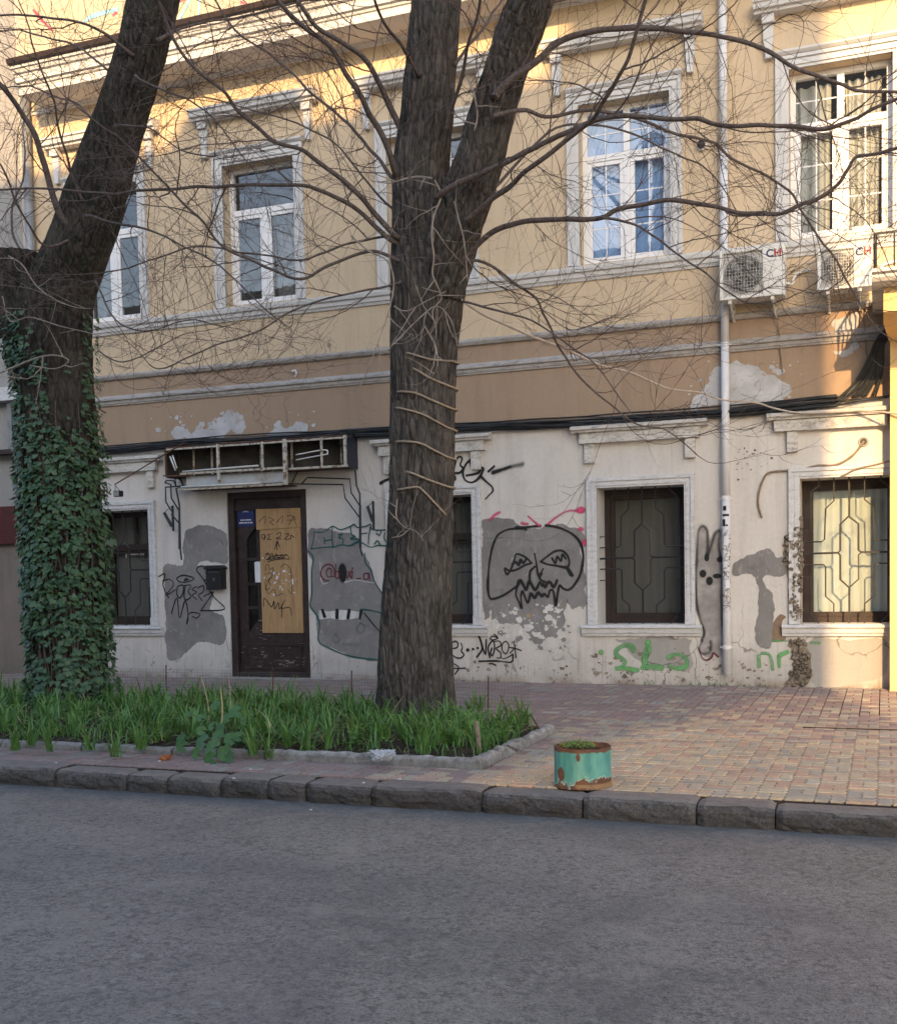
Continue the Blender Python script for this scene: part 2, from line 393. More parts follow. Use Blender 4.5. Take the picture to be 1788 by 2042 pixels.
c = g.mix(g.rng(g.math('ADD', y, g.rng(g.noise(3, 6, 0.65), 0.3, 0.7, -0.12, 0.12)), 5.72, 6.06, 0.0, 0.75), c, (0.105, 0.115, 0.12))
c = g.mix(g.math('MULTIPLY', g.rng(g.math('ABSOLUTE', g.math('SUBTRACT', y, 5.62)), 0.0, 0.2, 0.5, 0.0), g.rng(g.noise(2.5, 5), 0.45, 0.65)), c, (0.22, 0.19, 0.155))
crk = g.math('MULTIPLY', g.rng(g.vor(0.55, vec=g.warp(0.5, 2.2)), 0.0, 0.004, 1.0, 0.0), g.rng(g.noise(0.7), 0.53, 0.58))
lane = g.math('MULTIPLY', g.rng(g.math('ABSOLUTE', g.math('SUBTRACT', y, g.rng(g.noise(0.6, 3), 0.3, 0.7, 4.45, 4.75))), 0.0, 0.42, 0.4, 0.0), g.rng(g.noise(1.4, 6, 0.65), 0.3, 0.65))
c = g.mix(lane, c, (0.115, 0.115, 0.118))
c = g.mix(g.math('MULTIPLY', g.rng(g.noise(0.9, 7, 0.7, dist=0.8), 0.47, 0.66, 0, 0.55), 1.0), c, (0.135, 0.125, 0.118))
c = g.mix(g.rng(g.noise(2.1, 7, 0.72, dist=0.5), 0.52, 0.66, 0, 0.5), c, (0.33, 0.295, 0.25))
oil = g.vor(0.9, 'F1', vec=g.warp(0.25, 4.0))
c = g.mix(g.math('MULTIPLY', g.rng(oil, 0.05, 0.14, 0.6, 0.0), g.rng(g.noise(0.5), 0.48, 0.55)), c, (0.06, 0.06, 0.06))
grit = g.vor(34, 'F1', vec=g.warp(0.02, 20.0))
c = g.mix(g.math('MULTIPLY', g.rng(grit, 0.09, 0.14, 1, 0), g.rng(g.noise(1.8, 5), 0.52, 0.62)), c, (0.36, 0.34, 0.31))
c = g.mix(g.math('MULTIPLY', g.rng(g.vor(21, 'F1', vec=g.warp(0.03, 15.0)), 0.08, 0.14, 1, 0), g.rng(g.noise(2.2, 5), 0.50, 0.62)), c, (0.05, 0.05, 0.05))
c = g.mix(g.math('MULTIPLY', crk, 0.35), c, (0.05, 0.05, 0.05))
g.base(c)
g.bump(g.math('ADD', g.rng(g.vor(130, 'F1', vec=g.warp(0.012, 60.0)), 0.0, 0.9, 1, 0), g.math('MULTIPLY', g.noise(40, 6, 0.7), 1.6)), 0.8, 0.005)
M['asphalt'] = g.done()

def paver_mat(name, src):
    g = NG(name, 0.88, 0.2)
    c = g.oinfo('Color') if src == 'object' else g.attr()
    c = g.mix(g.rng(g.noise(60, 6, 0.7), 0.42, 0.66, 0, 0.35), c, (0.12, 0.10, 0.09))
    c = g.mix(g.rng(g.noise(1.7, 5, 0.6), 0.42, 0.7, 0, 0.45), c, (0.19, 0.165, 0.15))
    g.base(c); g.bump(g.noise(140, 4), 0.4, 0.003); return g.done()
M['paver_obj'] = paver_mat('paving block', 'object'); M['paver_mesh'] = paver_mat('paving blocks', 'attr')
M['joint'] = simple('dark joint sand', (0.045, 0.036, 0.03), 1.0, 0.05, var=0.4, scale=30)
g = NG('rough granite kerb', 0.85, 0.25)
x, y, z = g.xyz()
c = g.mix(g.rng(g.noise(60, 6, 0.75), 0.38, 0.64), (0.070, 0.068, 0.070), (0.185, 0.175, 0.165))
c = g.mix(g.rng(g.noise(2.3, 5, 0.6), 0.4, 0.7, 0, 0.55), c, (0.155, 0.115, 0.088))
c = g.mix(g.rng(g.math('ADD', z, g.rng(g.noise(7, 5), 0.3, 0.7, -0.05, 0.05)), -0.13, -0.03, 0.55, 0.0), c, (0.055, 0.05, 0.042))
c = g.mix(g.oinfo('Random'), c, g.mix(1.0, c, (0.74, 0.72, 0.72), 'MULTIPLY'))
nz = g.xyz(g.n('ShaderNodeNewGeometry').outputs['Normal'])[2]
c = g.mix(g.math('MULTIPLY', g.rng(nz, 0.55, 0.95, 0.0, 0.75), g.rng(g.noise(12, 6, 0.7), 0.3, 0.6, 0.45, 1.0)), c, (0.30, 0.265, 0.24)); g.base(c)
g.bump(g.math('ADD', g.noise(22, 7, 0.7), g.math('MULTIPLY', g.noise(120, 3), 0.3)), 1.0, 0.018)
M['granite'] = g.done()
g = NG('whitewashed edging', 0.9, 0.15)
x, y, z = g.xyz()
c = g.mix(g.rng(g.noise(9, 8, 0.75), 0.40, 0.60), (0.52, 0.51, 0.48), (0.20, 0.19, 0.175))
c = g.mix(g.rng(z, 0.03, 0.09, 0.6, 0.0), c, (0.17, 0.16, 0.15)); g.base(c); g.bump(g.noise(30, 6, 0.7), 0.9, 0.012)
M['edging'] = g.done()

g = NG('peeling teal paint', 0.6, 0.35)
o = g.obj(); x, y, z = g.xyz(o)
ang = g.math('ARCTAN2', x, g.math('MULTIPLY', y, -1.0))
n1 = g.noise(9, 8, 0.7, vec=o); n2 = g.noise(24, 6, 0.7, vec=o)
c = g.mix(g.rng(g.noise(7, 5, vec=g.scaled((3, 3, 1), o)), 0.35, 0.7), (0.048, 0.215, 0.205), (0.13, 0.33, 0.30))
lim = g.math('ADD', g.rng(n1, 0.3, 0.7, -0.02, 0.105), g.math('MULTIPLY', g.rng(n2, 0.3, 0.7, -0.5, 0.5), 0.02))
blob = g.math('ADD', g.math('POWER', g.math('MULTIPLY', g.math('ADD', ang, 0.62), 5.0), 2.0), g.math('POWER', g.math('MULTIPLY', g.math('SUBTRACT', z, 0.085), 22.0), 2.0))
blob2 = g.math('ADD', g.math('POWER', g.math('MULTIPLY', g.math('SUBTRACT', ang, 0.10), 13.0), 2.0), g.math('POWER', g.math('MULTIPLY', g.math('SUBTRACT', z, 0.19), 40.0), 2.0))
edge = g.math('SUBTRACT', z, lim)
white = g.math('MULTIPLY', g.rng(edge, 0.0, 0.010, 1, 0), g.rng(n2, 0.44, 0.5))
c = g.mix(white, c, (0.66, 0.66, 0.60))
rusty = g.mix(g.rng(n2, 0.35, 0.65), (0.075, 0.036, 0.025), (0.13, 0.065, 0.04))
rusty = g.mix(g.math('MULTIPLY', g.rng(z, 0.035, 0.028), g.rng(n1, 0.47, 0.53)), rusty, (0.20, 0.125, 0.065))
c = g.mix(g.rng(edge, 0.0, 0.001, 1, 0), c, rusty)
c = g.mix(g.rng(g.math('ADD', blob, g.rng(n2, 0.3, 0.7, -0.5, 0.5)), 0.8, 0.95, 1, 0), c, rusty)
c = g.mix(g.rng(g.math('ADD', blob2, g.rng(n2, 0.3, 0.7, -0.5, 0.5)), 0.8, 0.95, 1, 0), c, rusty)
c = g.mix(g.rng(g.math('ADD', z, g.rng(n2, 0.3, 0.7, -0.012, 0.012)), 0.212, 0.216), c, rusty)
g.base(c); g.bump(n2, 0.3, 0.004)
M['teal'] = g.done()
M['rust'] = simple('rusty steel', (0.12, 0.062, 0.04), 0.85, 0.2, var=0.45, scale=25, bump=0.4, dirt=(0.05, 0.032, 0.026), dirt_amt=0.8, dscale=10)
g = NG('rusty white steel', 0.65, 0.3)
c = g.mix(g.rng(g.noise(16, 7, 0.72), 0.50, 0.60), (0.52, 0.49, 0.42), (0.15, 0.08, 0.045)); g.base(c); g.bump(g.noise(40, 4), 0.3, 0.003)
M['rusty_white'] = g.done()
M['sign_panel'] = simple('stained pale sheet', (0.52, 0.55, 0.57), 0.6, 0.3, var=0.2, scale=5, dirt=(0.23, 0.16, 0.09), dirt_amt=0.8, dscale=5)
M['sign_back'] = simple('grimy back board', (0.065, 0.06, 0.052), 0.9, 0.1, var=0.4, scale=6)
M['sign_end'] = simple('dark blue end plate', (0.018, 0.022, 0.035), 0.5, 0.4)
M['tube_white'] = simple('dead lamp tube', (0.62, 0.62, 0.60), 0.25, 0.5, var=0.08)
M['ply'] = None
g = NG('plywood', 0.75, 0.25)
w = g.noise(1.0, 6, 0.6, vec=g.scaled((22, 22, 1.6)), dist=0.8)
c = g.mix(g.rng(w, 0.35, 0.66), (0.46, 0.30, 0.155), (0.33, 0.205, 0.10))
c = g.mix(g.rng(g.noise(14, 6, 0.7), 0.58, 0.68, 0, 0.4), c, (0.20, 0.12, 0.06)); g.base(c); M['ply'] = g.done()
M['paper'] = simple('torn white paper', (0.66, 0.67, 0.70), 0.9, 0.1, var=0.08)
M['plaque'] = simple('blue plaque', (0.018, 0.030, 0.13), 0.4, 0.4)
M['pipe'] = None
g = NG('white drainpipe paint', 0.45, 0.4)
x, y, z = g.xyz()
c = g.mix(g.rng(g.noise(5, 5), 0.4, 0.7, 0, 0.25), (0.66, 0.665, 0.69), (0.48, 0.47, 0.46))
pm = g.math('MULTIPLY', g.rng(z, 0.78, 0.86), g.rng(z, 1.62, 1.70, 1, 0))
c = g.mix(g.math('MULTIPLY', pm, g.rng(g.noise(30, 8, 0.8, dist=1.0), 0.48, 0.52)), c, (0.13, 0.11, 0.10))
c = g.mix(g.math('MULTIPLY', pm, g.rng(g.noise(9, 4), 0.55, 0.6)), c, (0.55, 0.54, 0.52))
g.base(c); M['pipe'] = g.done()
M['ac'] = simple('off white air conditioner', (0.68, 0.67, 0.635), 0.45, 0.4, var=0.05)
M['ac_dark'] = simple('dark fan recess', (0.22, 0.225, 0.215), 0.7, 0.2)
M['ac_grid'] = simple('grey wire guard', (0.40, 0.40, 0.385), 0.5, 0.4)
M['black_plastic'] = simple('black plastic', (0.015, 0.015, 0.017), 0.4, 0.4)
M['maroon'] = simple('maroon boards', (0.075, 0.018, 0.017), 0.6, 0.3, var=0.2, bump=0.2)
M['zinc'] = simple('dull zinc', (0.25, 0.26, 0.27), 0.5, 0.5, metal=0.3, var=0.25, scale=6)
M['gutter'] = simple('dark brown gutter', (0.035, 0.022, 0.018), 0.5, 0.4)
M['pier'] = plaster('sunny yellow plaster', (0.72, 0.52, 0.25), (0.66, 0.46, 0.21), False, cracks=False, spots=0.2)
M['bag'] = simple('clear plastic bag', (0.42, 0.44, 0.46), 0.25, 0.5, var=0.2)
M['brick'] = simple('broken brick', (0.42, 0.16, 0.075), 0.95, 0.1, var=0.2, bump=0.6)
M['roof'] = simple('roof sheet', (0.15, 0.10, 0.085), 0.7)
M['far_wall'] = simple('opposite facade plaster', (0.48, 0.42, 0.34), 0.9, 0.1, var=0.1, scale=2)

def paint(name, c, soft=False, dens=1.0, rough=0.7):
    g = NG(name, rough, 0.25)
    k = g.rng(g.noise(25, 5, 0.7), 0.3, 0.7, 0.8, 1.2); g.base(g.mix(1.0, c, _grey(g, k), 'MULTIPLY'))
    if soft:
        a = g.xyz(g.attr())[0]
        f = g.math('MULTIPLY', a, dens)
        f = g.rng(g.math('ADD', f, g.math('MULTIPLY', g.math('SUBTRACT', g.noise(150, 4, 0.7), 0.5), g.math('MULTIPLY', a, 0.9))), 0.12, 0.85)
        t = g.n('ShaderNodeBsdfTransparent'); mx = g.n('ShaderNodeMixShader'); g.set(mx.inputs[0], f)
        g.nt.links.new(t.outputs[0], mx.inputs[1]); g.nt.links.new(g.b.outputs[0], mx.inputs[2]); g.nt.links.new(mx.outputs[0], g.out.inputs[0])
    return g.m
M['p_black'] = paint('black spray paint', (0.018, 0.018, 0.020), True, 1.25)
M['p_ink'] = paint('black marker', (0.022, 0.022, 0.024), True, 1.3)
M['p_fog'] = paint('thin black spray', (0.03, 0.03, 0.033), True, 0.7)
M['p_grey'] = paint('grey spray', (0.22, 0.21, 0.21), True, 0.95)
M['p_teal'] = paint('teal spray paint', (0.022, 0.105, 0.105), True, 1.1)
M['p_green'] = paint('green spray paint', (0.14, 0.36, 0.14), True, 0.85)
M['p_pink'] = paint('pink spray paint', (0.62, 0.07, 0.17), True, 0.75)
M['p_maroon'] = paint('maroon spray paint', (0.14, 0.035, 0.05), True, 1.0)
M['p_white'] = paint('white paint', (0.62, 0.62, 0.61), True, 1.2)
M['p_cyan'] = paint('pale blue paint', (0.25, 0.50, 0.60), True, 1.0)
M['p_pencil'] = paint('brown pencil', (0.10, 0.07, 0.05), True, 1.0)
M['hare_grey'] = simple('pale grey wash', (0.34, 0.325, 0.315), 0.9, 0.1, var=0.3, scale=9, dirt=(0.22, 0.21, 0.205), dirt_amt=0.7, dscale=4)
M['p_scratch'] = paint('scraped pale wood', (0.30, 0.26, 0.25), True, 0.75)
M['p_halo'] = paint('faint overspray', (0.05, 0.05, 0.052), True, 0.34)

# ================================================================== SETTING
YW = 12.35            # plane of the facade
KERB_Y = 6.10         # road side of the kerb
ROAD_Z = -0.13
def struct(name, mb, mat, **k):
    o = mb.build(name, mat, **k); o['kind'] = 'structure'; return o
mb = MB(); mb.quad((-300, -300, -0.30), (300, -300, -0.30), (300, 300, -0.30), (-300, 300, -0.30)); struct('ground', mb, M['soil'])
mb = MB(); mb.quad((-60, -6.0, ROAD_Z), (60, -6.0, ROAD_Z), (60, KERB_Y + 0.12, ROAD_Z), (-60, KERB_Y + 0.12, ROAD_Z)); struct('road', mb, M['asphalt'])

# ---- kerb of rough granite blocks
KZ = 0.0
kb = MB(); kb.box(-40, 30, KERB_Y + 0.05, KERB_Y + 0.17, -0.28, -0.05); kerb = struct('kerb', kb, M['joint'])
def kerb_stone(x0, x1):
    mb = MB(); nx = max(6, int((x1 - x0) / 0.035)); sd = RND.random() * 50
    prof = [(0.225, -0.16, 0), (0.225, -0.004, 0), (0.17, 0.0, 0), (0.10, 0.0, .3), (0.045, -0.001, .5), (0.02, -0.008, .8), (0.004, -0.024, 1.0), (-0.004, -0.045, 1.0), (-0.004, -0.065, 1), (-0.003, -0.085, 1), (0.002, -0.105, 1), (0.004, -0.125, 1.0), (0.006, -0.17, .6)]
    tilt = RND.uniform(-0.006, 0.006); lift = RND.uniform(-0.012, 0.004)
    for i in range(nx + 1):
        t = i / nx; x = x0 + (x1 - x0) * t
        e = min(t * (x1 - x0), (1 - t) * (x1 - x0)); er = max(0, 1 - e / 0.035) ** 2
        for (dy, z, w) in prof:
            p = Vector((x * 5 + sd, dy * 9, z * 9))
            n1 = noise.fractal(p, 1.0, 2.0, 4); n2 = noise.fractal(p * 3.1, 1.0, 2.0, 3)
            mb.v.append((x, KERB_Y + dy + (0.018 * n1 + 0.009 * n2) * w + er * 0.022 * (w > 0) + tilt * (t - .5), z + KZ + lift - er * 0.010 * (z > -0.06) + 0.005 * n1 * (w > 0) + (0.0 if dy < 0.16 else 0.0)))
    m = len(prof)
    for i in range(nx):
        for k in range(m - 1): mb.f.append((i * m + k, i * m + k + 1, (i + 1) * m + k + 1, (i + 1) * m + k))
    mb.f.append(tuple(range(m))); mb.f.append(tuple(nx * m + k for k in reversed(range(m))))
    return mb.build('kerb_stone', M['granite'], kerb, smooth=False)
kx = [-9.1, -8.4, -7.7, -7.1, -6.45, -5.9, -5.22, -4.64, -4.32, -3.92, -3.58, -3.32, -2.87, -2.17, -1.57, -0.94, -0.53, 0.22, 0.9, 1.6, 2.4]
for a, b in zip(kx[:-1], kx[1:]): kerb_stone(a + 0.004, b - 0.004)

# ---- pavement of interlocking blocks
pv = MB(); pv.box(-40, 30, KERB_Y + 0.17, YW + 1.2, -0.28, -0.012); pave = struct('pavement', pv, M['joint'])
CELL = 0.157; AMP = 0.0095; GAP = 0.0040
def wavy(u):       # zigzag edge, same period on both sides so that blocks interlock
    return AMP * (1 - 4 * abs(((u / (CELL / 2)) % 1.0) - 0.5))
def block_mesh(w, d, fine, chamfer=0.003):
    """block w wide (x) and d deep (y) with zigzag ends, its lower left corner at 0"""
    nx, ny = (8 if w > d else 4, 8 if d > w else 4) if fine else (2, 2)
    pts = []
    for i in range(nx): u = w * i / nx; pts.append((u, 0.35 * wavy(u + CELL / 8) if fine else 0, 0, 1))
    for i in range(ny): u = d * i / ny; pts.append((w + (wavy(u) if fine else 0), u, -1, 0))
    for i in range(nx): u = w * (1 - i / nx); pts.append((u, d + (0.35 * wavy(u + CELL / 8) if fine else 0), 0, -1))
    for i in range(ny): u = d * (1 - i / ny); pts.append(((wavy(u) if fine else 0), u, 1, 0))
    cx, cy = w / 2, d / 2; out = []
    for lvl, (ins, z) in enumerate(((GAP, -0.03), (GAP, -chamfer), (GAP + chamfer, 0.0))):
        for (px, py, nx_, ny_) in pts:
            sx = 1 - ins / (w / 2); sy = 1 - ins / (d / 2)
            out.append((cx + (px - cx) * sx, cy + (py - cy) * sy, z))
    n = len(pts); fs = []
    for l in range(2):
        for i in range(n): j = (i + 1) % n; fs.append((l * n + i, l * n + j, (l + 1) * n + j, (l + 1) * n + i))
    fs.append(tuple(2 * n + i for i in range(n)))
    return out, fs
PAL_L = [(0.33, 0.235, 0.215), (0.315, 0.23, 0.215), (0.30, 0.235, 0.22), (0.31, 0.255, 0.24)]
PAL_R = [(0.44, 0.32, 0.25), (0.46, 0.355, 0.275), (0.44, 0.375, 0.285), (0.45, 0.40, 0.30), (0.41, 0.375, 0.30), (0.47, 0.395, 0.28), (0.385, 0.37, 0.315)]  # paler, yellower blocks to the right; part of the warm light sits in this colour
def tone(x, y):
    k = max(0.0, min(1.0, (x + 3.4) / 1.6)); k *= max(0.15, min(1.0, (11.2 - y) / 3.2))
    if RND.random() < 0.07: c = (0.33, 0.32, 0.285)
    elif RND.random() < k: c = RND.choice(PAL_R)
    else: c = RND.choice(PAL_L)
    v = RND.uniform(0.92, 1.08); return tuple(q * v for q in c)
shared = {}
for nm, (w, d) in dict(a=(CELL, CELL / 2), b=(CELL / 2, CELL)).items():
    vs_, fs_ = block_mesh(w, d, True); me = bpy.data.meshes.new('paving_block'); me.from_pydata(vs_, [], fs_); me.materials.append(M['paver_obj']); shared[nm] = me
coarse = {nm: block_mesh(w, d, False) for nm, (w, d) in dict(a=(CELL, CELL / 2), b=(CELL / 2, CELL)).items()}
fine_m = {nm: block_mesh(w, d, True) for nm, (w, d) in dict(a=(CELL, CELL / 2), b=(CELL / 2, CELL)).items()}
BED_X1, BED_Y0, BED_Y1 = -2.42, 6.80, 9.35
def bed_back(x): return 8.52 + min(0.83, max(0.0, (BED_X1 - x) * 0.26))
rest = MB(); rest.a = []; near = []
x_start, y_start = -0.032 - CELL * 76, KERB_Y + 0.222
for i in range(0, 92):
    for j in range(0, 40):
        x = x_start + i * CELL; y = y_start + j * CELL
        if y + CELL > YW + 0.02 and y > YW: continue
        if x + CELL * .5 < BED_X1 and BED_Y0 + 0.03 < y + CELL * .5 < bed_back(x): continue
        for s_ in (0, 1):
            if (i + j) % 2: nm, bx, by = 'a', x, y + s_ * CELL / 2
            else: nm, bx, by = 'b', x + s_ * CELL / 2, y
            near.append((nm, bx, by))
cnt = []
for t_ in near:
    px, py, d = proj((t_[1] + .05, t_[2] + .05, 0)); vis = (-20 < px < 1810 and -50 < py < 2100)
    cnt.append((0 if vis else 1, d))
order = sorted(range(len(near)), key=lambda k: cnt[k])
for rank, k in enumerate(order):
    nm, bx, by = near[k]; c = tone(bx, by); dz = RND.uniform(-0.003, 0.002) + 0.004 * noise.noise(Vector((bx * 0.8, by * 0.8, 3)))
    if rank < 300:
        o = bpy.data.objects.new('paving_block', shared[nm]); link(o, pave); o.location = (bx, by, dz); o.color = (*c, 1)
        o.rotation_euler = (RND.uniform(-.008, .008), RND.uniform(-.008, .008), 0)
    else:
        if cnt[k][0]: src = coarse[nm]
        else: src = fine_m[nm] if cnt[k][1] < 9.5 else coarse[nm]
        tx, ty = RND.uniform(-.02, .02), RND.uniform(-.02, .02)
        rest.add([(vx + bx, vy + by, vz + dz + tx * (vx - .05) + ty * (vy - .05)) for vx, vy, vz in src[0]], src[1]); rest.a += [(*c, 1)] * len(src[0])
rest.build('paving_block', M['paver_mesh'], pave, kind='stuff', recalc=False)

# ---- planting bed
def soil_z(x, y):
    ex = min(BED_X1 - 0.10 - x, 0.5); ey = min(y - BED_Y0 - 0.06, bed_back(x) - y, 0.5)
    k = max(0.0, min(1.0, min(ex, ey) / 0.35))
    return 0.035 + 0.06 * k + 0.022 * noise.fractal(Vector((x * 3, y * 3, 1)), 1, 2, 4)
mb = MB(); nx, ny = 150, 50
for i in range(nx + 1):
    for j in range(ny + 1):
        x = -11.5 + (BED_X1 + 11.5 - 0.05) * i / nx; y = BED_Y0 + 0.04 + (bed_back(x) - BED_Y0 - 0.02) * j / ny
        mb.v.append((x, y, soil_z(x, y) + 0.006 * noise.noise(Vector((x * 30, y * 30, 0)))))
for i in range(nx):
    for j in range(ny):
        a = i * (ny + 1) + j; mb.f.append((a, a + ny + 1, a + ny + 2, a + 1))
struct('soil_bed', mb, M['soil'], smooth=True)
eb = MB(); eb.box(-11.5, BED_X1 - 0.12, BED_Y0 + 0.03, BED_Y0 + 0.09, -0.2, 0.01); edging = struct('bed_edging', eb, M['soil'])
def edging_block(p0, p1, wid=0.085, hgt=0.085, sink=0.0, rough=0.008):
    mb = MB(); p0 = Vector(p0); p1 = Vector(p1); L = (p1 - p0).length; t = (p1 - p0) / L; n_ = Vector((-t.y, t.x, 0)); m = max(8, int(L / 0.03)); sd = RND.random() * 40
    sec = [(0, -0.2), (-.004, 0.02), (0.0, 0.06), (0.012, 0.08), (0.035, 0.087), (0.06, 0.085), (0.078, 0.07), (0.085, 0.03), (0.085, -0.2)]
    for i in range(m + 1):
        for (u, z) in sec:
            q = p0 + t * (L * i / m) + n_ * (u / 0.085 * wid) + Vector((0, 0, z / 0.087 * hgt - sink if z > 0 else z))
            w = noise.fractal(q * 14 + Vector((sd, 0, 0)), 1, 2, 4) * rough
            if z > 0.0: q += n_ * w * 0.8 + Vector((0, 0, w * 1.1))
            mb.v.append(tuple(q))
    k = len(sec)
    for i in range(m):
        for j in range(k - 1): mb.f.append((i * k + j, (i + 1) * k + j, (i + 1) * k + j + 1, i * k + j + 1))
    mb.f.append(tuple(reversed(range(k)))); mb.f.append(tuple(m * k + j for j in range(k)))
    return mb.build('edging_block', M['edging'], edging, smooth=False)
ex = [-10.6, -9.8, -8.9, -8.0, -7.15, -6.3, -5.55, -4.75, -3.99]
for a, b in zip(ex[:-1], ex[1:]): edging_block((a + .01, BED_Y0, 0), (b - .01, BED_Y0 + RND.uniform(-.015, .015), 0), hgt=0.05)
edging_block((-3.97, BED_Y0 - .02, 0), (BED_X1 - 0.01, BED_Y0 - 0.03, 0), hgt=0.068)
edging_block((BED_X1 + 0.01, BED_Y0 - 0.02, 0), (BED_X1 + 0.03, BED_Y0 + 0.86, 0), hgt=0.07, rough=0.016)
edging_block((BED_X1 + 0.03, BED_Y0 + 0.88, 0), (BED_X1 + 0.02, BED_Y0 + 1.72, 0), hgt=0.062, rough=0.016)

# ================================================================== THE HOUSE
house = thing('townhouse', (-5.0, YW, 0), 'two-tone townhouse with white graffitied ground floor and yellow plaster above', 'building')
def wall(name, x0, x1, z0, z1, openings, mat, depth=0.3, yw=YW, thick=0.5):
    """openings: (xa, xb, za, zb, depth)"""
    mb = MB(); xs = sorted({x0, x1, *[o[0] for o in openings], *[o[1] for o in openings]}); zs = sorted({z0, z1, *[o[2] for o in openings], *[o[3] for o in openings]})
    for a, b in zip(xs[:-1], xs[1:]):
        for c_, d_ in zip(zs[:-1], zs[1:]):
            mx, mz = (a + b) / 2, (c_ + d_) / 2
            if any(o[0] < mx < o[1] and o[2] < mz < o[3] for o in openings): continue
            mb.quad((a, yw, c_), (b, yw, c_), (b, yw, d_), (a, yw, d_))
    for xa, xb, za, zb, dp in openings:
        mb.quad((xa, yw, za), (xa, yw, zb), (xa, yw + dp, zb), (xa, yw + dp, za)); mb.quad((xb, yw, za), (xb, yw + dp, za), (xb, yw + dp, zb), (xb, yw, zb))
        mb.quad((xa, yw, zb), (xb, yw, zb), (xb, yw + dp, zb), (xa, yw + dp, zb)); mb.quad((xa, yw, za), (xa, yw + dp, za), (xb, yw + dp, za), (xb, yw, za))
    return mb.build(name, mat, house, recalc=False)
XL, XR = -10.62, 1.2
LOW = [-9.35, -4.91, -2.48, -0.33]
UP = [-9.37, -7.12, -4.91, -2.615, -0.41]
LZ0, LZ1, UZ0, UZ1 = 0.66, 2.17, 4.62, 6.33
RD = 0.36
lo = [(c - .48, c + .48, LZ0, LZ1, RD + .15) for c in LOW] + [(-7.70, -6.575, -0.02, 2.33, 0.30)]
up = [(c - .495, c + .495, UZ0, UZ1, 0.30) for c in UP]
wall('ground_floor_wall', XL, XR, -0.05, 2.94, lo, M['white_plaster'])
wall('ochre_band', XL, XR, 2.94, 3.89, [], M['ochre_plaster'], yw=YW)
wall('upper_wall', XL, XR, 3.89, 7.62, up, M['yellow_plaster'])
wall('attic_wall', XL, XR, 7.62, 11.5, [], M['cream_plaster'])
mb = MB(); mb.box(XL - .2, XR, YW + 1.9, YW + 8, -0.05, 11.6); mb.box(XL - .1, XL - .01, YW + 0.01, YW + 2, -0.05, 11.5); mb.box(XR, XR + .1, YW, YW + 2, -0.05, 11.5); mb.box(XL - .2, XR, YW + .02, YW + 1.89, 3.1, 3.4)
mb.build('rear_wall', M['far_wall'], house)
mb = MB(); mb.profile([(0.5, 11.5), (0.5, 11.62), (-4, 14.2), (-8, 11.62), (-8, 11.5)], XL - .3, XR, YW); mb.build('roof', M['roof'], house)

# string courses and cornice
def course(name, pts, x0, x1, mat, yw=YW):
    mb = MB(); mb.profile(pts, x0, x1, yw); return mb.build(name, mat, house)
course('string_course', [(0, 3.525), (.018, 3.53), (.022, 3.548), (.03, 3.552), (.034, 3.585), (.055, 3.595), (.055, 3.615), (.02, 3.64), (0, 3.66)], XL, XR, M['trim_grey'])
course('string_course', [(0, 3.855), (.03, 3.86), (.04, 3.875), (.05, 3.895), (.05, 3.905), (.0, 3.935)], XL, XR, M['trim_grey'])
course('sill_course', [(0, 4.435), (.02, 4.44), (.03, 4.47), (.045, 4.475), (.05, 4.52), (.075, 4.53), (.085, 4.565), (.085, 4.585), (.0, 4.61)], XL, -1.53, M['trim_clean'])
course('sill_course', [(0, 4.435), (.02, 4.44), (.03, 4.47), (.045, 4.475), (.05, 4.52), (.075, 4.53), (.085, 4.565), (.085, 4.585), (.0, 4.61)], -1.525, XR, M['trim_clean'])
course('picture_moulding', [(0, 7.40), (.02, 7.405), (.03, 7.43), (.05, 7.445), (.0, 7.449)], XL, XR, M['trim_clean'])
cx0, cx1 = -10.25, XR
course('cornice', [(0, 7.45), (.46, 7.452), (.46, 7.44), (.50, 7.44), (.50, 7.53), (.52, 7.535), (.53, 7.56), (.56, 7.57), (.57, 7.66), (.60, 7.67), (.62, 7.71), (.64, 7.715), (.64, 7.75), (0, 7.79)], cx0, cx1, M['trim_clean'])
course('cornice_gutter', [(.50, 7.765), (.66, 7.752), (.685, 7.76), (.70, 7.815), (.69, 7.82), (.50, 7.80)], cx0 - .02, cx1, M['gutter'])

# ---- lower window surrounds
def casing(cx, hw, z0, z1, w, steps, mat, name='window_casing', feet=True):
    """architrave of stepped fillets; steps: (offset from the opening, width, how proud)"""
    mb = MB()
    for (o_, w_, p_) in steps:
        a, b = o_, o_ + w_
        mb.box(cx - hw - b, cx - hw - a, YW - p_, YW + .01, z0, z1 + b); mb.box(cx + hw + a, cx + hw + b, YW - p_, YW + .01, z0, z1 + b)
        mb.box(cx - hw - a, cx + hw + a, YW - p_, YW + .01, z1 + a, z1 + b)
    if feet:
        for s_ in (-1, 1):
            x0 = cx + s_ * hw if s_ > 0 else cx - hw - w
            mb.box(x0 + .002, x0 + w - .002 if s_ > 0 else x0 + w - .002, YW - .043, YW + .012, z0, z0 + .11)
    return mb.build(name, mat, house)
def sill(cx, hw, z0, z1):
    mb = MB(); mb.profile([(-.20, z1 - .01), (-.20, z1 - .03), (0, z0), (.035, z0), (.04, z0 + .03), (.055, z0 + .035), (.06, z0 + .085), (.085, z0 + .09), (.085, z1 - .015), (.07, z1)], cx - hw, cx + hw, YW); return mb.build('window_sill', M['trim_white'], house)
low_steps = [(0, .022, .02), (.0221, .03, .032), (.0522, .02, .026), (.0723, .038, .042)]
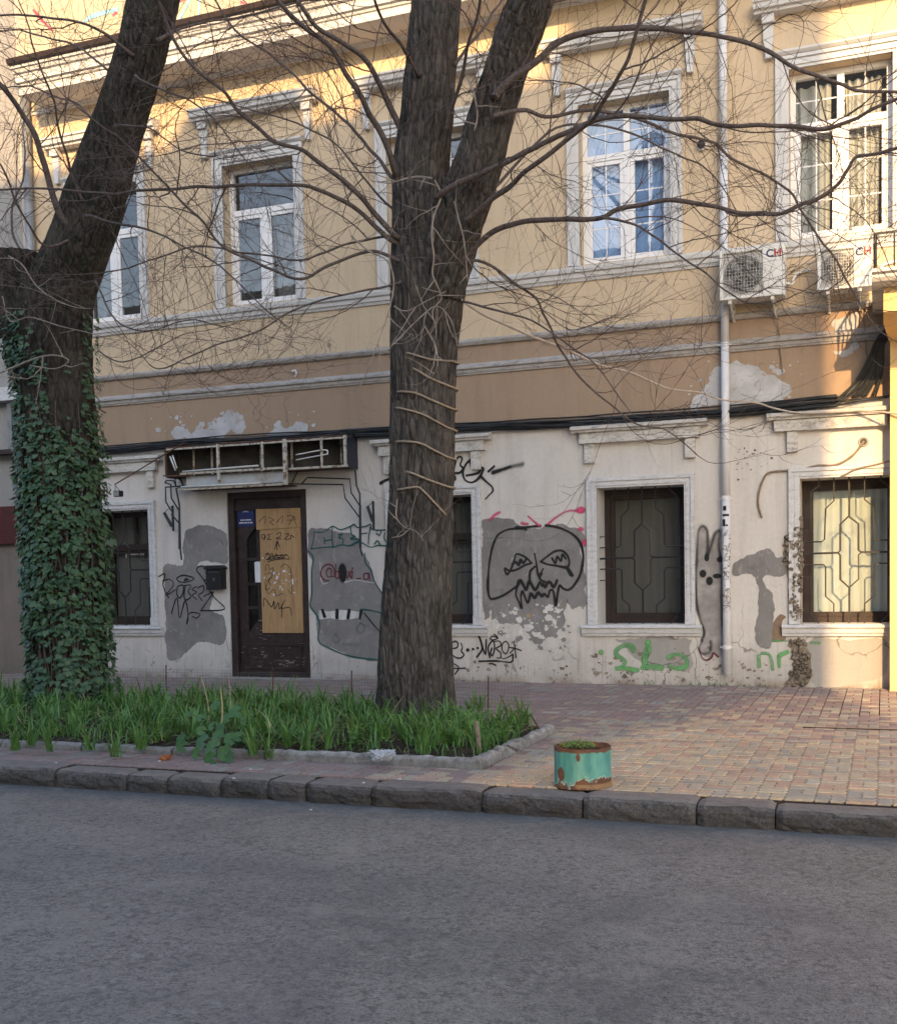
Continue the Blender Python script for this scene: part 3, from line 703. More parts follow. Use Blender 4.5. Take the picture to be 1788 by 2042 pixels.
GRILLE = [
 [(-186, 590), (-186, 635), (-233, 670), (-238, 920), (-296, 925)],
 [(-93, 585), (-93, 735), (-145, 785), (-151, 985), (-168, 1000), (-296, 1000)],
 [(0, 580), (0, 835), (-55, 890), (-55, 1060), (-68, 1075), (-296, 1077)],
 [(0, 840), (57, 890), (57, 1060), (72, 1075), (240, 1077), (296, 1077)],
 [(-66, 1080), (-55, 1092), (-55, 1250), (0, 1305), (0, 1535)],
 [(70, 1080), (57, 1092), (57, 1250), (0, 1302)],
 [(93, 585), (93, 735), (147, 785), (152, 985), (168, 1000), (296, 1000)],
 [(190, 585), (190, 615), (237, 655), (240, 920), (296, 925)],
 [(-296, 1150), (-158, 1150), (-145, 1165), (-145, 1360), (-95, 1407), (-95, 1535)],
 [(-296, 1228), (-238, 1230), (-233, 1480), (-188, 1535)],
 [(296, 1150), (162, 1150), (149, 1168), (149, 1360), (93, 1410), (93, 1535)],
 [(296, 1228), (237, 1230), (235, 1480), (187, 1535)]]
def grille(cx, y, z0, z1, mat):
    g0 = None
    for k, pl in enumerate(GRILLE[2:3] + GRILLE[:2] + GRILLE[3:]):
        pts = [Vector((cx + u / 296.0 * .475, y, z1 - (v - 590) / (1535 - 590) * (z1 - z0))) for u, v in pl]
        mb = MB(); mb.tube(pts, 0.011 if k in (0, 3, 4) else 0.008, 5); o = mb.build('bar' if g0 else 'window_grille', mat, g0 or house); g0 = g0 or o
    return g0
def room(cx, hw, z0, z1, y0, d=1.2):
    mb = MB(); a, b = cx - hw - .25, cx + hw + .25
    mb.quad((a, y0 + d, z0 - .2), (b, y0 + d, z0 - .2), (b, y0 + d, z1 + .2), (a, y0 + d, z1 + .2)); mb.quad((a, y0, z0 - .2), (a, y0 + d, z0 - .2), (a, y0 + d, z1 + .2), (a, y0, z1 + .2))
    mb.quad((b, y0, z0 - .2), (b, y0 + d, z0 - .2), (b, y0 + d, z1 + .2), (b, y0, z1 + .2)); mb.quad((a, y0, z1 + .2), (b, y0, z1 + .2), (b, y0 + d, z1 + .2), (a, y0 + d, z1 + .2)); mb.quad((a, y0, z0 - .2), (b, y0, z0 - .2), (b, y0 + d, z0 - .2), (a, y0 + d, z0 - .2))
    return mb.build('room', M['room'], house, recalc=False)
def curtain(xa, xb, y, z0, z1, mat, par, waves=7, amp=.03, gather=0.0, name='curtain'):
    mb = MB(); n = waves * 8
    for i in range(n + 1):
        t = i / n; a = amp * math.sin(t * waves * 2 * math.pi + 1.3 * math.sin(t * 9))
        for zz, k in ((z1, 0), ((z0 + z1) / 2, gather * .5), (z0, gather)):
            mb.v.append((xa + (xb - xa) * t + k * (.5 - t) * (xb - xa), y + a, zz))
    for i in range(n):
        for k in range(2): a = i * 3 + k; mb.f.append((a, a + 1, a + 4, a + 3))
    return mb.build(name, mat, par, smooth=True, recalc=False)
def framebox(mb, xa, xb, z0, z1, w, y0, y1):
    mb.box(xa, xa + w, y0, y1, z0, z1); mb.box(xb - w, xb, y0, y1, z0, z1); mb.box(xa + w, xb - w, y0, y1, z0, z0 + w); mb.box(xa + w, xb - w, y0, y1, z1 - w, z1)
for k, c in enumerate(LOW):
    casing(c, .48, LZ0, LZ1, .11, low_steps, M['trim_white']); sill(c, .66, 0.535, 0.655)
    yf = YW + RD; mb = MB(); framebox(mb, c - .479, c + .479, LZ0, LZ1 - .001, .065, yf, yf + .07); mb.box(c - .41, c + .41, yf - .01, yf + .05, LZ0 + .066, LZ0 + .10)
    if k in (0, 1): mb.box(c - .414, c + .414, yf - .012, yf + .06, 1.66, 1.74); mb.box(c - .02, c + .02, yf, yf + .05, 1.741, LZ1 - .07)
    framebox(mb, c - .413, c + .413, LZ0 + .067, (1.659 if k in (0, 1) else LZ1 - .067), .045, yf + .012, yf + .06)
    w = mb.build('window', M['brown_frame'] if k < 3 else M['dark_wood'], house)
    mb = MB(); mb.quad((c - .415, yf + .035, LZ0 + .06), (c + .415, yf + .035, LZ0 + .06), (c + .415, yf + .035, LZ1 - .06), (c - .415, yf + .035, LZ1 - .06)); mb.build('pane', M['glass_dusty'] if k < 3 else M['glass'], w, recalc=False)
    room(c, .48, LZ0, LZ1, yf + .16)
    curtain(c - .43, c + .43, yf + .085, LZ0 + .02, LZ1 - .02, M['curtain_pale'] if k == 3 else M['curtain_dark'], w, 9, .008 if k == 3 else .0025)
    grille(c, YW + .10, LZ0 + .005, LZ1 - .005, M['iron'] if k < 3 else M['iron_pale'])
def hood_low(c, w1=.74, w2=.655, xr=None):
    h = MB(); x1 = c + w1 if xr is None else xr; x2 = c + w2 if xr is None else xr - .02
    h.profile([(0, 2.775), (.10, 2.78), (.105, 2.80), (.13, 2.81), (.13, 2.845), (0, 2.87)], c - w1, x1, YW); h.profile([(0, 2.66), (.075, 2.662), (.075, 2.774), (0, 2.775)], c - w2, x2, YW)
    o = h.build('window_hood', M['trim_worn'], house)
    for s_ in (-1, 1):
        xx = c + s_ * .55
        if xr is not None and xx + .05 > xr: continue
        b = MB(); b.box(xx - .055, xx + .055, YW - .055, YW + .01, 2.445, 2.659); b.build('bracket', M['trim_worn'], o, bevel=.006)
hood_low(LOW[0]); hood_low(LOW[1]); hood_low(LOW[2]); hood_low(LOW[3] - .0, .80, .73, xr=.055)

# ---- upper windows
up_steps = [(0, .03, .02), (.0301, .045, .034), (.0752, .02, .026), (.0953, .035, .045)]
def window_up(k, c):
    casing(c, .495, UZ0 - .01, UZ1, .13, up_steps, M['trim_clean'], feet=False)
    h = MB(); w1 = .86 if k < 4 else .83
    h.profile([(0, 6.885), (.12, 6.89), (.125, 6.915), (.16, 6.925), (.17, 6.975), (.19, 6.985), (.19, 7.01), (0, 7.05)], c - w1, c + w1, YW); hood = h.build('window_hood', M['trim_clean'], house)
    for s_ in (-1, 1):
        xx = c + s_ * (w1 - .14)
        b = MB(); b.prism([(xx - .05, 6.884), (xx + .05, 6.884), (xx + .05, 6.64), (xx + .035, 6.57), (xx + .03, 6.46), (xx - .03, 6.46), (xx - .035, 6.57), (xx - .05, 6.64)], YW - .06, YW + .01); b.box(xx - .06, xx + .06, YW - .10, YW, 6.80, 6.883); b.build('bracket', M['trim_clean'], hood)
    # shallow lintel cornice right above the casing
    f = MB(); f.profile([(0, 6.462), (.05, 6.465), (.075, 6.49), (.075, 6.51), (0, 6.53)], c - .64, c + .64, YW); f.build('lintel_moulding', M['trim_clean'], house)
    yf = YW + .15; xa, xb = c - .494, c + .494; mb = MB(); F = .055; TZ = 5.79
    framebox(mb, xa, xb, UZ0, UZ1 - .001, F, yf, yf + .07); mb.box(xa + F, xb - F, yf, yf + .07, TZ - .035, TZ + .035)
    mb.box(c - .035, c + .035, yf, yf + .07, UZ0 + F, TZ - .0351)
    grid = k in (2, 3, 4)
    if grid: mb.box(c - .035, c + .035, yf, yf + .07, TZ + .0351, UZ1 - F)
    w = mb.build('window', M['pvc'], house, bevel=.004)
    for (a, b) in ((xa + F, c - .035), (c + .035, xb - F)):
        m2 = MB(); framebox(m2, a + .001, b - .001, UZ0 + F + .001, TZ - .036, .045, yf + .012, yf + .055); m2.build('sash', M['pvc'], w, bevel=.004)
    panes = [(xa + F, c - .035, UZ0 + F, TZ - .035), (c + .035, xb - F, UZ0 + F, TZ - .035)]
    panes += [(xa + F, c - .035, TZ + .035, UZ1 - F), (c + .035, xb - F, TZ + .035, UZ1 - F)] if grid else [(xa + F, xb - F, TZ + .035, UZ1 - F)]
    for i, (a, b, z0, z1) in enumerate(panes):
        p = MB(); ty = RND.uniform(-.004, .004); p.quad((a, yf + .035 - ty, z0), (b, yf + .035 + ty, z0), (b, yf + .035 + ty, z1), (a, yf + .035 - ty, z1)); p.build('pane', M['glass'], w, recalc=False)
        if grid:
            m2 = MB(); cxm = (a + b) / 2; m2.box(cxm - .006, cxm + .006, yf + .028, yf + .033, z0, z1)
            for q in ((1 / 3, 2 / 3) if z1 < TZ else (.5,)):
                zz = z0 + (z1 - z0) * q; m2.box(a, b, yf + .0275, yf + .0325, zz - .006, zz + .006)
            m2.build('glazing_bar', M['pvc'], w)
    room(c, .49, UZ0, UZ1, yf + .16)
    if k == 4:
        curtain(xa + .05, xa + .40, yf + .13, UZ0, UZ1 - .1, M['curtain_white'], w, 4, .03, .1); curtain(c + .04, xb - .10, yf + .13, UZ0, UZ1 - .1, M['curtain_white'], w, 5, .03, .2)
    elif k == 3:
        b = MB(); b.box(xa + .02, xb - .02, yf + .12, yf + .125, UZ0, UZ1); b.build('painted_sky', M['painted_sky'], w)  # coloured sheet in place of the sky's reflection in this window
    elif k == 1:
        curtain(c + .05, xb - .05, yf + .2, UZ0, TZ, M['curtain_dark'], w, 4, .02)
    else: curtain(xa, c - .02, yf + .2, UZ0, UZ1, M['curtain_dark'], w, 5, .02)
for k, c in enumerate(UP): window_up(k, c)

# ---- door
DX0, DX1, DZ1 = -7.70, -6.575, 2.33
LX0, LX1 = -7.605, -6.665
gx0, gx1 = -7.475, -7.33
mb = MB(); yl = YW + .075
mb.box(LX0, gx0, yl, yl + .05, 0.0, 2.095); mb.box(gx1, LX1, yl, yl + .05, 0.0, 2.095); mb.box(gx0, gx1, yl, yl + .05, 0.0, .57); mb.box(gx0, gx1, yl, yl + .05, 1.90, 2.095)
for zz in (.88, 1.18, 1.49): mb.box(gx0, gx1, yl - .004, yl + .045, zz - .018, zz + .018)
mb.box(LX0 + .07, LX1 - .07, yl - .012, yl - .0005, .10, .13); mb.box(LX0 + .07, LX1 - .07, yl - .012, yl - .0005, .40, .43); mb.box(LX0 + .07, LX0 + .1, yl - .012, yl - .0005, .131, .399); mb.box(LX1 - .1, LX1 - .07, yl - .012, yl - .0005, .131, .399); mb.box(-7.16, -7.13, yl - .012, yl - .0005, .131, .399)
mb.prism([(gx0, 1.90), (gx1, 1.90), (gx0, 1.73)], yl - .002, yl + .03); mb.prism([(gx1, .57), (gx1, .74), (gx0, .57)], yl - .002, yl + .03)
d0 = mb.build('door', M['dark_wood'], house, bevel=.003)
mb = MB(); framebox(mb, DX0 + .001, DX1 - .001, -0.015, DZ1 - .001, .085, YW + .02, YW + .16); mb.box(DX0 + .086, DX1 - .086, YW + .05, YW + .12, 2.10, 2.244); mb.build('door_frame', M['dark_wood'], d0, bevel=.006)
mb = MB(); mb.quad((gx0, yl + .03, .56), (gx1, yl + .03, .56), (gx1, yl + .03, 1.91), (gx0, yl + .03, 1.91)); mb.build('pane', M['glass_dusty'], d0, recalc=False)
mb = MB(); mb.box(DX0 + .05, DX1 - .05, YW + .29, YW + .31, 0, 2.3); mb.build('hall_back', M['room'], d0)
mb = MB(); mb.box(-7.265, -6.685, yl - .022, yl - .013, .565, 1.868); ply = mb.build('plywood_sheet', M['ply'], d0)
mb = MB(); mb.prism([(-7.305, 1.855), (-6.675, 1.87), (-6.68, 2.105), (-7.305, 2.112)], yl - .034, yl - .0225); mb.build('plywood_sheet', M['ply'], d0)
mb = MB(); mb.box(-7.345, -7.245, yl - .016, yl - .0128, 1.20, 1.46); mb.prism([(-7.345, 1.20), (-7.27, 1.20), (-7.27, 1.462), (-7.35, 1.45)], yl - .030, yl - .024); mb.build('paper_notice', M['paper'], d0)
mb = MB()
for i, (px, py, w_, h_, a_) in enumerate(((545, 1143, 11, 9, .2), (552, 1152, 9, 13, -.4), (566, 1139, 11, 7, .1), (583, 1160, 7, 20, -.05), (548, 1162, 12, 6, .6), (559, 1170, 9, 5, -.5), (546, 1186, 8, 9, .3), (563, 1176, 7, 6, .9), (527, 1152, 6, 5, .5), (571, 1157, 5, 6, .2), (587, 1182, 6, 4, -.6), (539, 1171, 6, 5, 0), (524, 1113, 5, 6, .4), (556, 1145, 6, 5, .8), (577, 1145, 5, 5, .1))):
    p = at(px, py, yl - .024); k_ = .0043
    poly = [(p.x + k_ * (u * w_ / 2 * math.cos(a_) - v * h_ / 2 * math.sin(a_)) * RND.uniform(.7, 1.1), p.z + k_ * (u * w_ / 2 * math.sin(a_) + v * h_ / 2 * math.cos(a_)) * RND.uniform(.7, 1.1)) for u, v in ((-1, -.8), (-.2, -1), (.5, -.7), (1, -.9), (.8, .2), (1, .9), (.1, .7), (-.9, 1), (-.7, .1))]
    mb.prism(poly, yl - .0245 - i * 4e-5, yl - .0222)
for i in range(26):
    p = at(RND.gauss(560, 16), RND.gauss(1160, 16), yl - .024); s_ = RND.uniform(.003, .009)
    mb.prism([(p.x + s_ * RND.uniform(.4, 1.3) * math.cos(a), p.z + s_ * RND.uniform(.4, 1.3) * math.sin(a)) for a in (0.3, 1.4, 2.6, 3.7, 5.1)], yl - .0255 - i * 4e-5, yl - .0222)
mb.build('paper_scraps', M['paper'], d0, kind='stuff')
mb = MB(); mb.box(-7.585, -7.345, yl - .012, yl - .001, 1.905, 2.155); plq = mb.build('plaque', M['plaque'], d0)
mb = MB()
for zz, xa, xb in ((1.985, -7.54, -7.39), (1.95, -7.56, -7.375)):
    xx = xa
    while xx < xb: w_ = RND.uniform(.008, .02); mb.box(xx, xx + w_, yl - .0135, yl - .0121, zz - .008, zz + .008); xx += w_ + RND.choice((.004, .004, .012))
for a in (-1.0, -.6, -.2, .2, .6, 1.0): mb.prism([(-7.465 + .015 * math.sin(a), 2.075 + .008 * math.cos(a)), (-7.465 + .052 * math.sin(a - .14), 2.068 + .032 * math.cos(a - .1)), (-7.465 + .052 * math.sin(a + .14), 2.068 + .032 * math.cos(a + .1))], yl - .0135, yl - .0121)
mb.build('plaque_print', M['paper'], plq, kind='stuff')
mb = MB(); mb.box(-8.1, -6.4, YW - .10, YW + .02, -0.03, 0.012); mb.build('door_step', M['trim_grey'], house)

# ================================================================== plaster damage, patches and paint on the wall
def blob(poly_px, jit=0.012, det=0.016, Y=YW, sm=True, seed=None):
    """irregular outline from a traced polygon"""
    pts = [at(x, y, Y) for x, y in poly_px]; pts = catmull(pts, 4, True) if sm else pts
    out = []; sd = RND.random() * 90 if seed is None else seed; n = len(pts)
    for i in range(n):
        a, b = pts[i], pts[(i + 1) % n]; L = (b - a).length; m = max(1, int(L / det)); t = Vector((b.z - a.z, 0, -(b.x - a.x)))
        if t.length > 0: t.normalize()
        for k in range(m):
            p = a + (b - a) * (k / m); w = noise.fractal(Vector((p.x * 7 + sd, p.z * 7, 0)), 1, 2, 5) * jit
            q = p + t * w; out.append((q.x, q.z))
    return out
def patch(name, polys, mat, proud=0.004, jit=0.03, det=0.014, sm=True, islands=0, around=None):
    mb = MB()
    for i, pl in enumerate(polys): mb.prism(blob(pl, jit, det, sm=sm), YW - proud - i * 2e-4, YW + .004)
    if islands:
        x0, y0, x1, y1 = around
        for i in range(islands):
            p = at(RND.uniform(x0, x1), RND.uniform(y0, y1), YW); s_ = RND.uniform(.006, .03) * RND.random() + .004
            poly = []
            for k in range(9):
                a = k * 2 * math.pi / 9; rr = s_ * RND.uniform(.5, 1.3); poly.append((p.x + rr * 1.2 * math.cos(a), p.z + rr * math.sin(a)))
            mb.prism(poly, YW - proud - 1e-3 - i * 1.5e-5, YW + .004)
    return mb.build(name, mat, house)
def zl(o, sx, lst): return [(o[0] + a / sx, o[1] + b / sx) for a, b in lst]
Z4 = (0, 640); Z6 = (1188, 640); ZB = (0, 960); ZD = (430, 960); ZS = (830, 900); ZW = (1160, 940); ZR = (1440, 780); ZM = (740, 1150)
patch('bare_lime_patch', [zl(Z4, 2.98, [(1020, 660), (1060, 625), (1140, 665), (1200, 610), (1215, 655), (1300, 570), (1400, 535), (1440, 580), (1465, 640), (1420, 672), (1370, 645), (1320, 690), (1250, 705), (1100, 705), (1040, 698)]),
   zl(Z4, 2.98, [(1600, 695), (1655, 600), (1690, 640), (1740, 620), (1788, 600), (1830, 640), (1850, 680), (1750, 690)])], M['lime'], .004, .055, .010, islands=46, around=(300, 820, 640, 868))
patch('bare_lime_patch', [zl(Z6, 2.98, [(575, 512), (640, 400), (700, 290), (760, 270), (860, 258), (960, 285), (1050, 330), (1130, 350), (1150, 420), (1100, 450), (1100, 480), (800, 500), (650, 512)]), zl(Z6, 2.98, [(1050, 300), (1110, 272), (1120, 300), (1070, 322)])], M['lime'], .004, .045, .010, islands=26, around=(1350, 720, 1600, 800))
patch('bare_lime_patch', [[(1660, 640), (1690, 634), (1700, 625), (1712, 622), (1708, 650), (1690, 660), (1668, 662)]], M['lime'], .004, .04, .008)
patch('bare_lime_patch', [[(1662, 700), (1690, 694), (1706, 676), (1712, 690), (1694, 704), (1680, 712), (1668, 708)]], M['lime'], .004, .04, .008)
patch('bare_lime_patch', [[(1694, 824), (1700, 800), (1730, 803), (1752, 797), (1754, 822)]], M['lime'], .004, .03, .01)
# cement patches on the ground floor
patch('cement_patch', [zl(ZB, 3.576, [(1310, 380), (1380, 330), (1460, 318), (1560, 335), (1612, 380), (1620, 560), (1560, 582), (1440, 575), (1412, 600), (1495, 605), (1500, 760), (1530, 800), (1492, 900), (1540, 940), (1610, 1000), (1592, 1160), (1440, 1142), (1340, 1200), (1280, 1262), (1192, 1250), (1180, 900), (1165, 640), (1192, 588), (1290, 602), (1312, 560)])], M['cement'], .004, .03, .010)
patch('cement_patch', [zl(ZD, 4.47, [(835, 440), (900, 412), (1000, 430), (1200, 470), (1280, 520), (1320, 640), (1380, 760), (1430, 930), (1490, 1010), (1480, 1140), (1460, 1350), (1450, 1590), (1250, 1560), (1000, 1480), (920, 1420), (900, 1200), (845, 1110), (860, 900), (860, 700), (820, 600)])], M['cement'], .004, .024, .010)
patch('cement_patch', [zl(ZS, 4.44, [(580, 620), (620, 590), (760, 580), (900, 630), (1000, 665), (1200, 655), (1380, 660), (1470, 720), (1510, 800), (1445, 850), (1490, 1050), (1500, 1230), (1480, 1400), (1435, 1350), (1380, 1410), (1325, 1300), (1310, 1500), (1250, 1600), (1190, 1650), (1050, 1700), (1000, 1640), (920, 1560), (830, 1540), (700, 1520), (662, 1400), (640, 1480), (590, 1450), (575, 1000), (590, 800)])], M['cement'], .004, .035, .010)
patch('cement_patch', [zl(ZR, 3.293, [(65, 1150), (150, 1090), (290, 1030), (360, 1090), (405, 1090), (425, 1200), (290, 1215), (282, 1280), (330, 1360), (335, 1500), (310, 1690), (212, 1640), (232, 1480), (222, 1220), (90, 1215)])], M['cement'], .004, .03, .010)
patch('cement_patch', [zl(ZW, 4.8625, [(360, 1615), (1020, 1615), (1035, 1720), (1060, 1860), (1000, 1940), (900, 1900), (700, 1905), (560, 1850), (420, 1700)])], M['cement_pale'], .003, .03)
patch('cement_patch', [zl(ZR, 3.293, [(560, 1640), (800, 1632), (1070, 1640), (1062, 1860), (900, 1920), (600, 1930)])], M['cement_pale'], .003, .02)
patch('bare_loam_patch', [zl(ZR, 3.293, [(380, 1465), (420, 1482), (390, 1520), (412, 1630), (320, 1650), (310, 1600), (340, 1512)])], M['loam'], .0035, .012)
def rubble(name, poly, seed, amp=.035):
    """broken-out plaster: a crumbly relief of stone bounded by a ragged outline"""
    out = blob(poly, .018, .02); mb = MB()
    mb.prism(out, YW - .008, YW + .01)
    xs = [p[0] for p in out]; zs = [p[1] for p in out]
    def inside(x, z):
        c = False; j = len(out) - 1
        for i in range(len(out)):
            if (out[i][1] > z) != (out[j][1] > z) and x < (out[j][0] - out[i][0]) * (z - out[i][1]) / (out[j][1] - out[i][1]) + out[i][0]: c = not c
            j = i
        return c
    rr = random.Random(seed)
    for i in range(160):
        x, z = rr.uniform(min(xs), max(xs)), rr.uniform(min(zs), max(zs))
        if not inside(x, z): continue
        s_ = rr.uniform(.012, .036); n = len(mb.v); q = []
        for k in range(6):
            a = k * math.pi / 3 + rr.random() * .5; q.append((x + s_ * rr.uniform(.7, 1.2) * math.cos(a), YW - .006, z + s_ * rr.uniform(.7, 1.3) * math.sin(a)))
        q2 = [(x + (p[0] - x) * .6, YW - .01 - rr.uniform(.3, 1) * amp, z + (p[2] - z) * .6) for p in q]
        mb.add(q + q2, [tuple(range(6, 12))] + [(k, (k + 1) % 6, (k + 1) % 6 + 6, k + 6) for k in range(6)])
    return mb.build(name, M['rubble'], house)
rubble('crumbled_plaster', zl(ZR, 3.293, [(405, 980), (470, 930), (508, 835), (528, 930), (522, 1270), (505, 1500), (440, 1490), (432, 1280), (402, 1080)]), 3, .05)
rubble('crumbled_plaster', zl(ZR, 3.293, [(430, 1660), (495, 1630), (560, 1665), (575, 1900), (402, 1935), (455, 1850), (462, 1720)]), 5)
# white chips below the skull and along the foot of the wall
def chips(name, n, box, mat, smin, smax, seed, proud=.0065):
    rr = random.Random(seed); mb = MB(); x0, y0, x1, y1 = box
    for i in range(n):
        p = at(rr.uniform(x0, x1), rr.uniform(y0, y1), YW); s_ = smin + (smax - smin) * rr.random() ** 2.2; poly = []; st = rr.uniform(.5, 1.8)
        for k in range(11): a = k * 2 * math.pi / 11; r_ = s_ * rr.uniform(.45, 1.25); poly.append((p.x + r_ * st * math.cos(a), p.z + r_ * math.sin(a)))
        mb.prism(poly, YW - proud - i * 2e-5, YW + .003)
    return mb.build(name, mat, house, kind='stuff')
chips('paint_chips', 70, (985, 1205, 1120, 1275), M['chip_white'], .006, .05, 2)
chips('paint_chips', 60, (1000, 1235, 1140, 1300), M['cement'], .006, .04, 7, .0045)
chips('paint_chips', 10, (990, 1195, 1120, 1245), M['ply'], .006, .03, 8, .005)
chips('dark_chips', 130, (910, 1320, 1560, 1360), M['rubble'], .004, .022, 4, .0015)
chips('dark_chips', 50, (1180, 1290, 1440, 1362), M['rubble'], .004, .03, 12, .0045)
chips('dark_chips', 40, (1460, 880, 1540, 960), M['rubble'], .003, .016, 14, .0015)

PLY = [0]
def stroke(mb, pts, w, soft=.35, Y=None, sub=5, taper=False, smooth=True):
    """a painted line: ribbon with feathered sides; the paint thins to nothing at its edge"""
    PLY[0] += 1; y0 = (YW - .0085 if Y is None else Y) - (PLY[0] % 40) * 3e-5
    P = [at(a, b, y0) for a, b in pts]; wpx = w; sc = (at(900, 1100, y0) - at(901, 1100, y0)).length
    w = wpx * sc / 2; P = catmull(P, sub) if smooth and len(P) > 2 else P
    if len(P) < 2: return
    d0 = (P[0] - P[1]); d1 = (P[-1] - P[-2])
    if d0.length > 0: P = [P[0] + d0.normalized() * w * .8] + P
    if d1.length > 0: P = P + [P[-1] + d1.normalized() * w * .8]
    n = len(P); base = len(mb.v)
    for i, p in enumerate(P):
        t = P[min(i + 1, n - 1)] - P[max(i - 1, 0)]
        if t.length < 1e-9: t = Vector((1, 0, 0))
        t.normalize(); nrm = Vector((-t.z, 0, t.x)); k = 1.0
        end = 0 if i in (0, n - 1) else 1
        if taper: k = .35 + .65 * math.sin(math.pi * min(1, max(0.03, i / (n - 1))))
        k *= .95 + .45 * noise.noise(p * 7) + (0 if end else -.35)
        for u, al in ((-1, 0), (-(1 - soft), 1), (1 - soft, 1), (1, 0)):
            q = p + nrm * (w * u * k); mb.v.append((q.x, y0 - i * 4e-6, q.z)); v = al * end * (.85 + .5 * noise.noise(p * 5 + Vector((PLY[0], 0, 0)))); mb.a.append((v, v, v, 1))
    for i in range(n - 1):
        for k in range(3): a = base + i * 4 + k; mb.f.append((a, a + 1, a + 5, a + 4))
def dab(mb, x, y, rx, ry, Y=None, rot=0.0):
    PLY[0] += 1; y0 = (YW - .0085 if Y is None else Y) - (PLY[0] % 40) * 3e-5
    c = at(x, y, y0); sc = (at(900, 1100, y0) - at(901, 1100, y0)).length; b = len(mb.v); mb.v.append(tuple(c)); mb.a.append((1, 1, 1, 1))
    for ring, al in ((.55, 1), (1, 0)):
        for k in range(14):
            a = k * 2 * math.pi / 14; u, v = rx * ring * math.cos(a), ry * ring * math.sin(a); u, v = u * math.cos(rot) - v * math.sin(rot), u * math.sin(rot) + v * math.cos(rot)
            mb.v.append((c.x + u * sc, c.y, c.z + v * sc)); mb.a.append((al, al, al, 1))
    for k in range(14):
        k2 = (k + 1) % 14; mb.f.append((b, b + 1 + k, b + 1 + k2)); mb.f.append((b + 1 + k, b + 15 + k, b + 15 + k2, b + 1 + k2))
def new():
    m = MB(); m.a = []; return m
def paintwork(name, mat, items, label=None, Y=None, par=None, split=False):
    if split:
        for it in items: paintwork(name, mat, [it], label, Y, par)
        return
    if mat is M['p_black'] and par is None and name in ('skull_graffiti', 'tag_graffiti'):
        h = new(); rs = random.Random(len(items))
        for it in items:
            if it[0] == 's':
                stroke(h, it[1], it[2] * 3.0, .97, YW - .0072)
                if rs.random() < .5: x, y = it[1][rs.randrange(len(it[1]))]; stroke(h, [(x, y), (x + .3, y + rs.uniform(8, 26))], 1.6, .6, YW - .0070)
        h.build('overspray', M['p_halo'], house, recalc=False, kind='stuff')
    m = new()
    for it in items:
        if it[0] == 's': stroke(m, it[1], it[2], it[3] if len(it) > 3 else .35, Y)
        else: dab(m, *it[1], Y=Y)
    return m.build(name, mat, par or house, recalc=False, label=label)
S = lambda o, k, w, *ls, soft=.35: [('s', zl(o, k, l), w, soft) for l in ls]
# big skull
paintwork('skull_graffiti', M['p_black'], S(ZS, 4.44, 5.0,
  [(970, 695), (960, 684), (880, 684), (800, 695), (725, 738), (690, 800), (665, 880), (645, 1000), (634, 1130), (634, 1230), (650, 1298), (690, 1306), (780, 1270), (860, 1215), (900, 1185), (918, 1140), (945, 1180), (972, 1228), (1000, 1150), (1050, 1230), (1092, 1160), (1112, 1192)],
  [(1125, 1175), (1140, 1205), (1165, 1160), (1190, 1165), (1215, 1205), (1246, 1140)],
  [(905, 1150), (880, 1260), (905, 1330), (932, 1392), (925, 1290), (940, 1240), (985, 1342), (1012, 1258), (1047, 1300), (1077, 1250), (1110, 1285), (1132, 1262), (1165, 1290), (1180, 1235), (1212, 1240), (1232, 1368), (1250, 1260), (1268, 1188), (1300, 1215), (1350, 1226), (1400, 1180), (1450, 1090), (1474, 980), (1474, 900), (1450, 810), (1390, 740), (1300, 690), (1220, 665), (1140, 656)], soft=.4) +
  S(ZS, 4.44, 6.0, [(880, 672), (960, 672), (1040, 664), (1100, 660)], soft=.6) +
  S(ZS, 4.44, 4.2, [(1020, 990), (975, 945), (920, 915), (882, 912), (870, 950), (850, 1010), (828, 1060), (800, 1092), (782, 1035), (830, 1060), (900, 1042), (960, 1008), (1020, 990)], [(850, 1000), (880, 980), (905, 1008), (922, 958), (945, 990), (972, 955)],
  [(1100, 976), (1160, 930), (1222, 888), (1290, 880), (1340, 930), (1352, 990), (1330, 1028), (1250, 1015), (1160, 1000), (1100, 976)], [(1330, 1028), (1360, 1060), (1385, 1100), (1360, 1092), (1332, 1030)], [(1200, 945), (1230, 992), (1246, 932), (1280, 972), (1292, 912), (1322, 952)],
  [(1045, 905), (1060, 980), (1080, 1100), (1122, 1040)], [(1050, 1020), (1006, 1070), (1004, 1170)], [(1082, 1112), (1112, 1080), (1092, 1130), (1142, 1160)]))
paintwork('pink_graffiti', M['p_pink'], S(ZS, 4.44, 6.5, [(650, 610), (690, 565), (742, 538)], [(990, 575), (1040, 620), (1092, 662)], [(1155, 655), (1210, 605), (1290, 550), (1360, 525), (1430, 528)], soft=.7) + S(ZS, 4.44, 9, [(930, 635), (985, 645)], soft=.8) + [('d', (830 + 1455 / 4.44, 900 + 520 / 4.44, 11, 8)), ('d', (830 + 1455 / 4.44, 900 + 688 / 4.44, 7, 5)), ('d', (830 + 1490 / 4.44, 900 + 808 / 4.44, 6, 8))] + S(ZS, 4.44, 2.2, [(505, 985), (570, 1002), (510, 1030)], soft=.6), split=True)
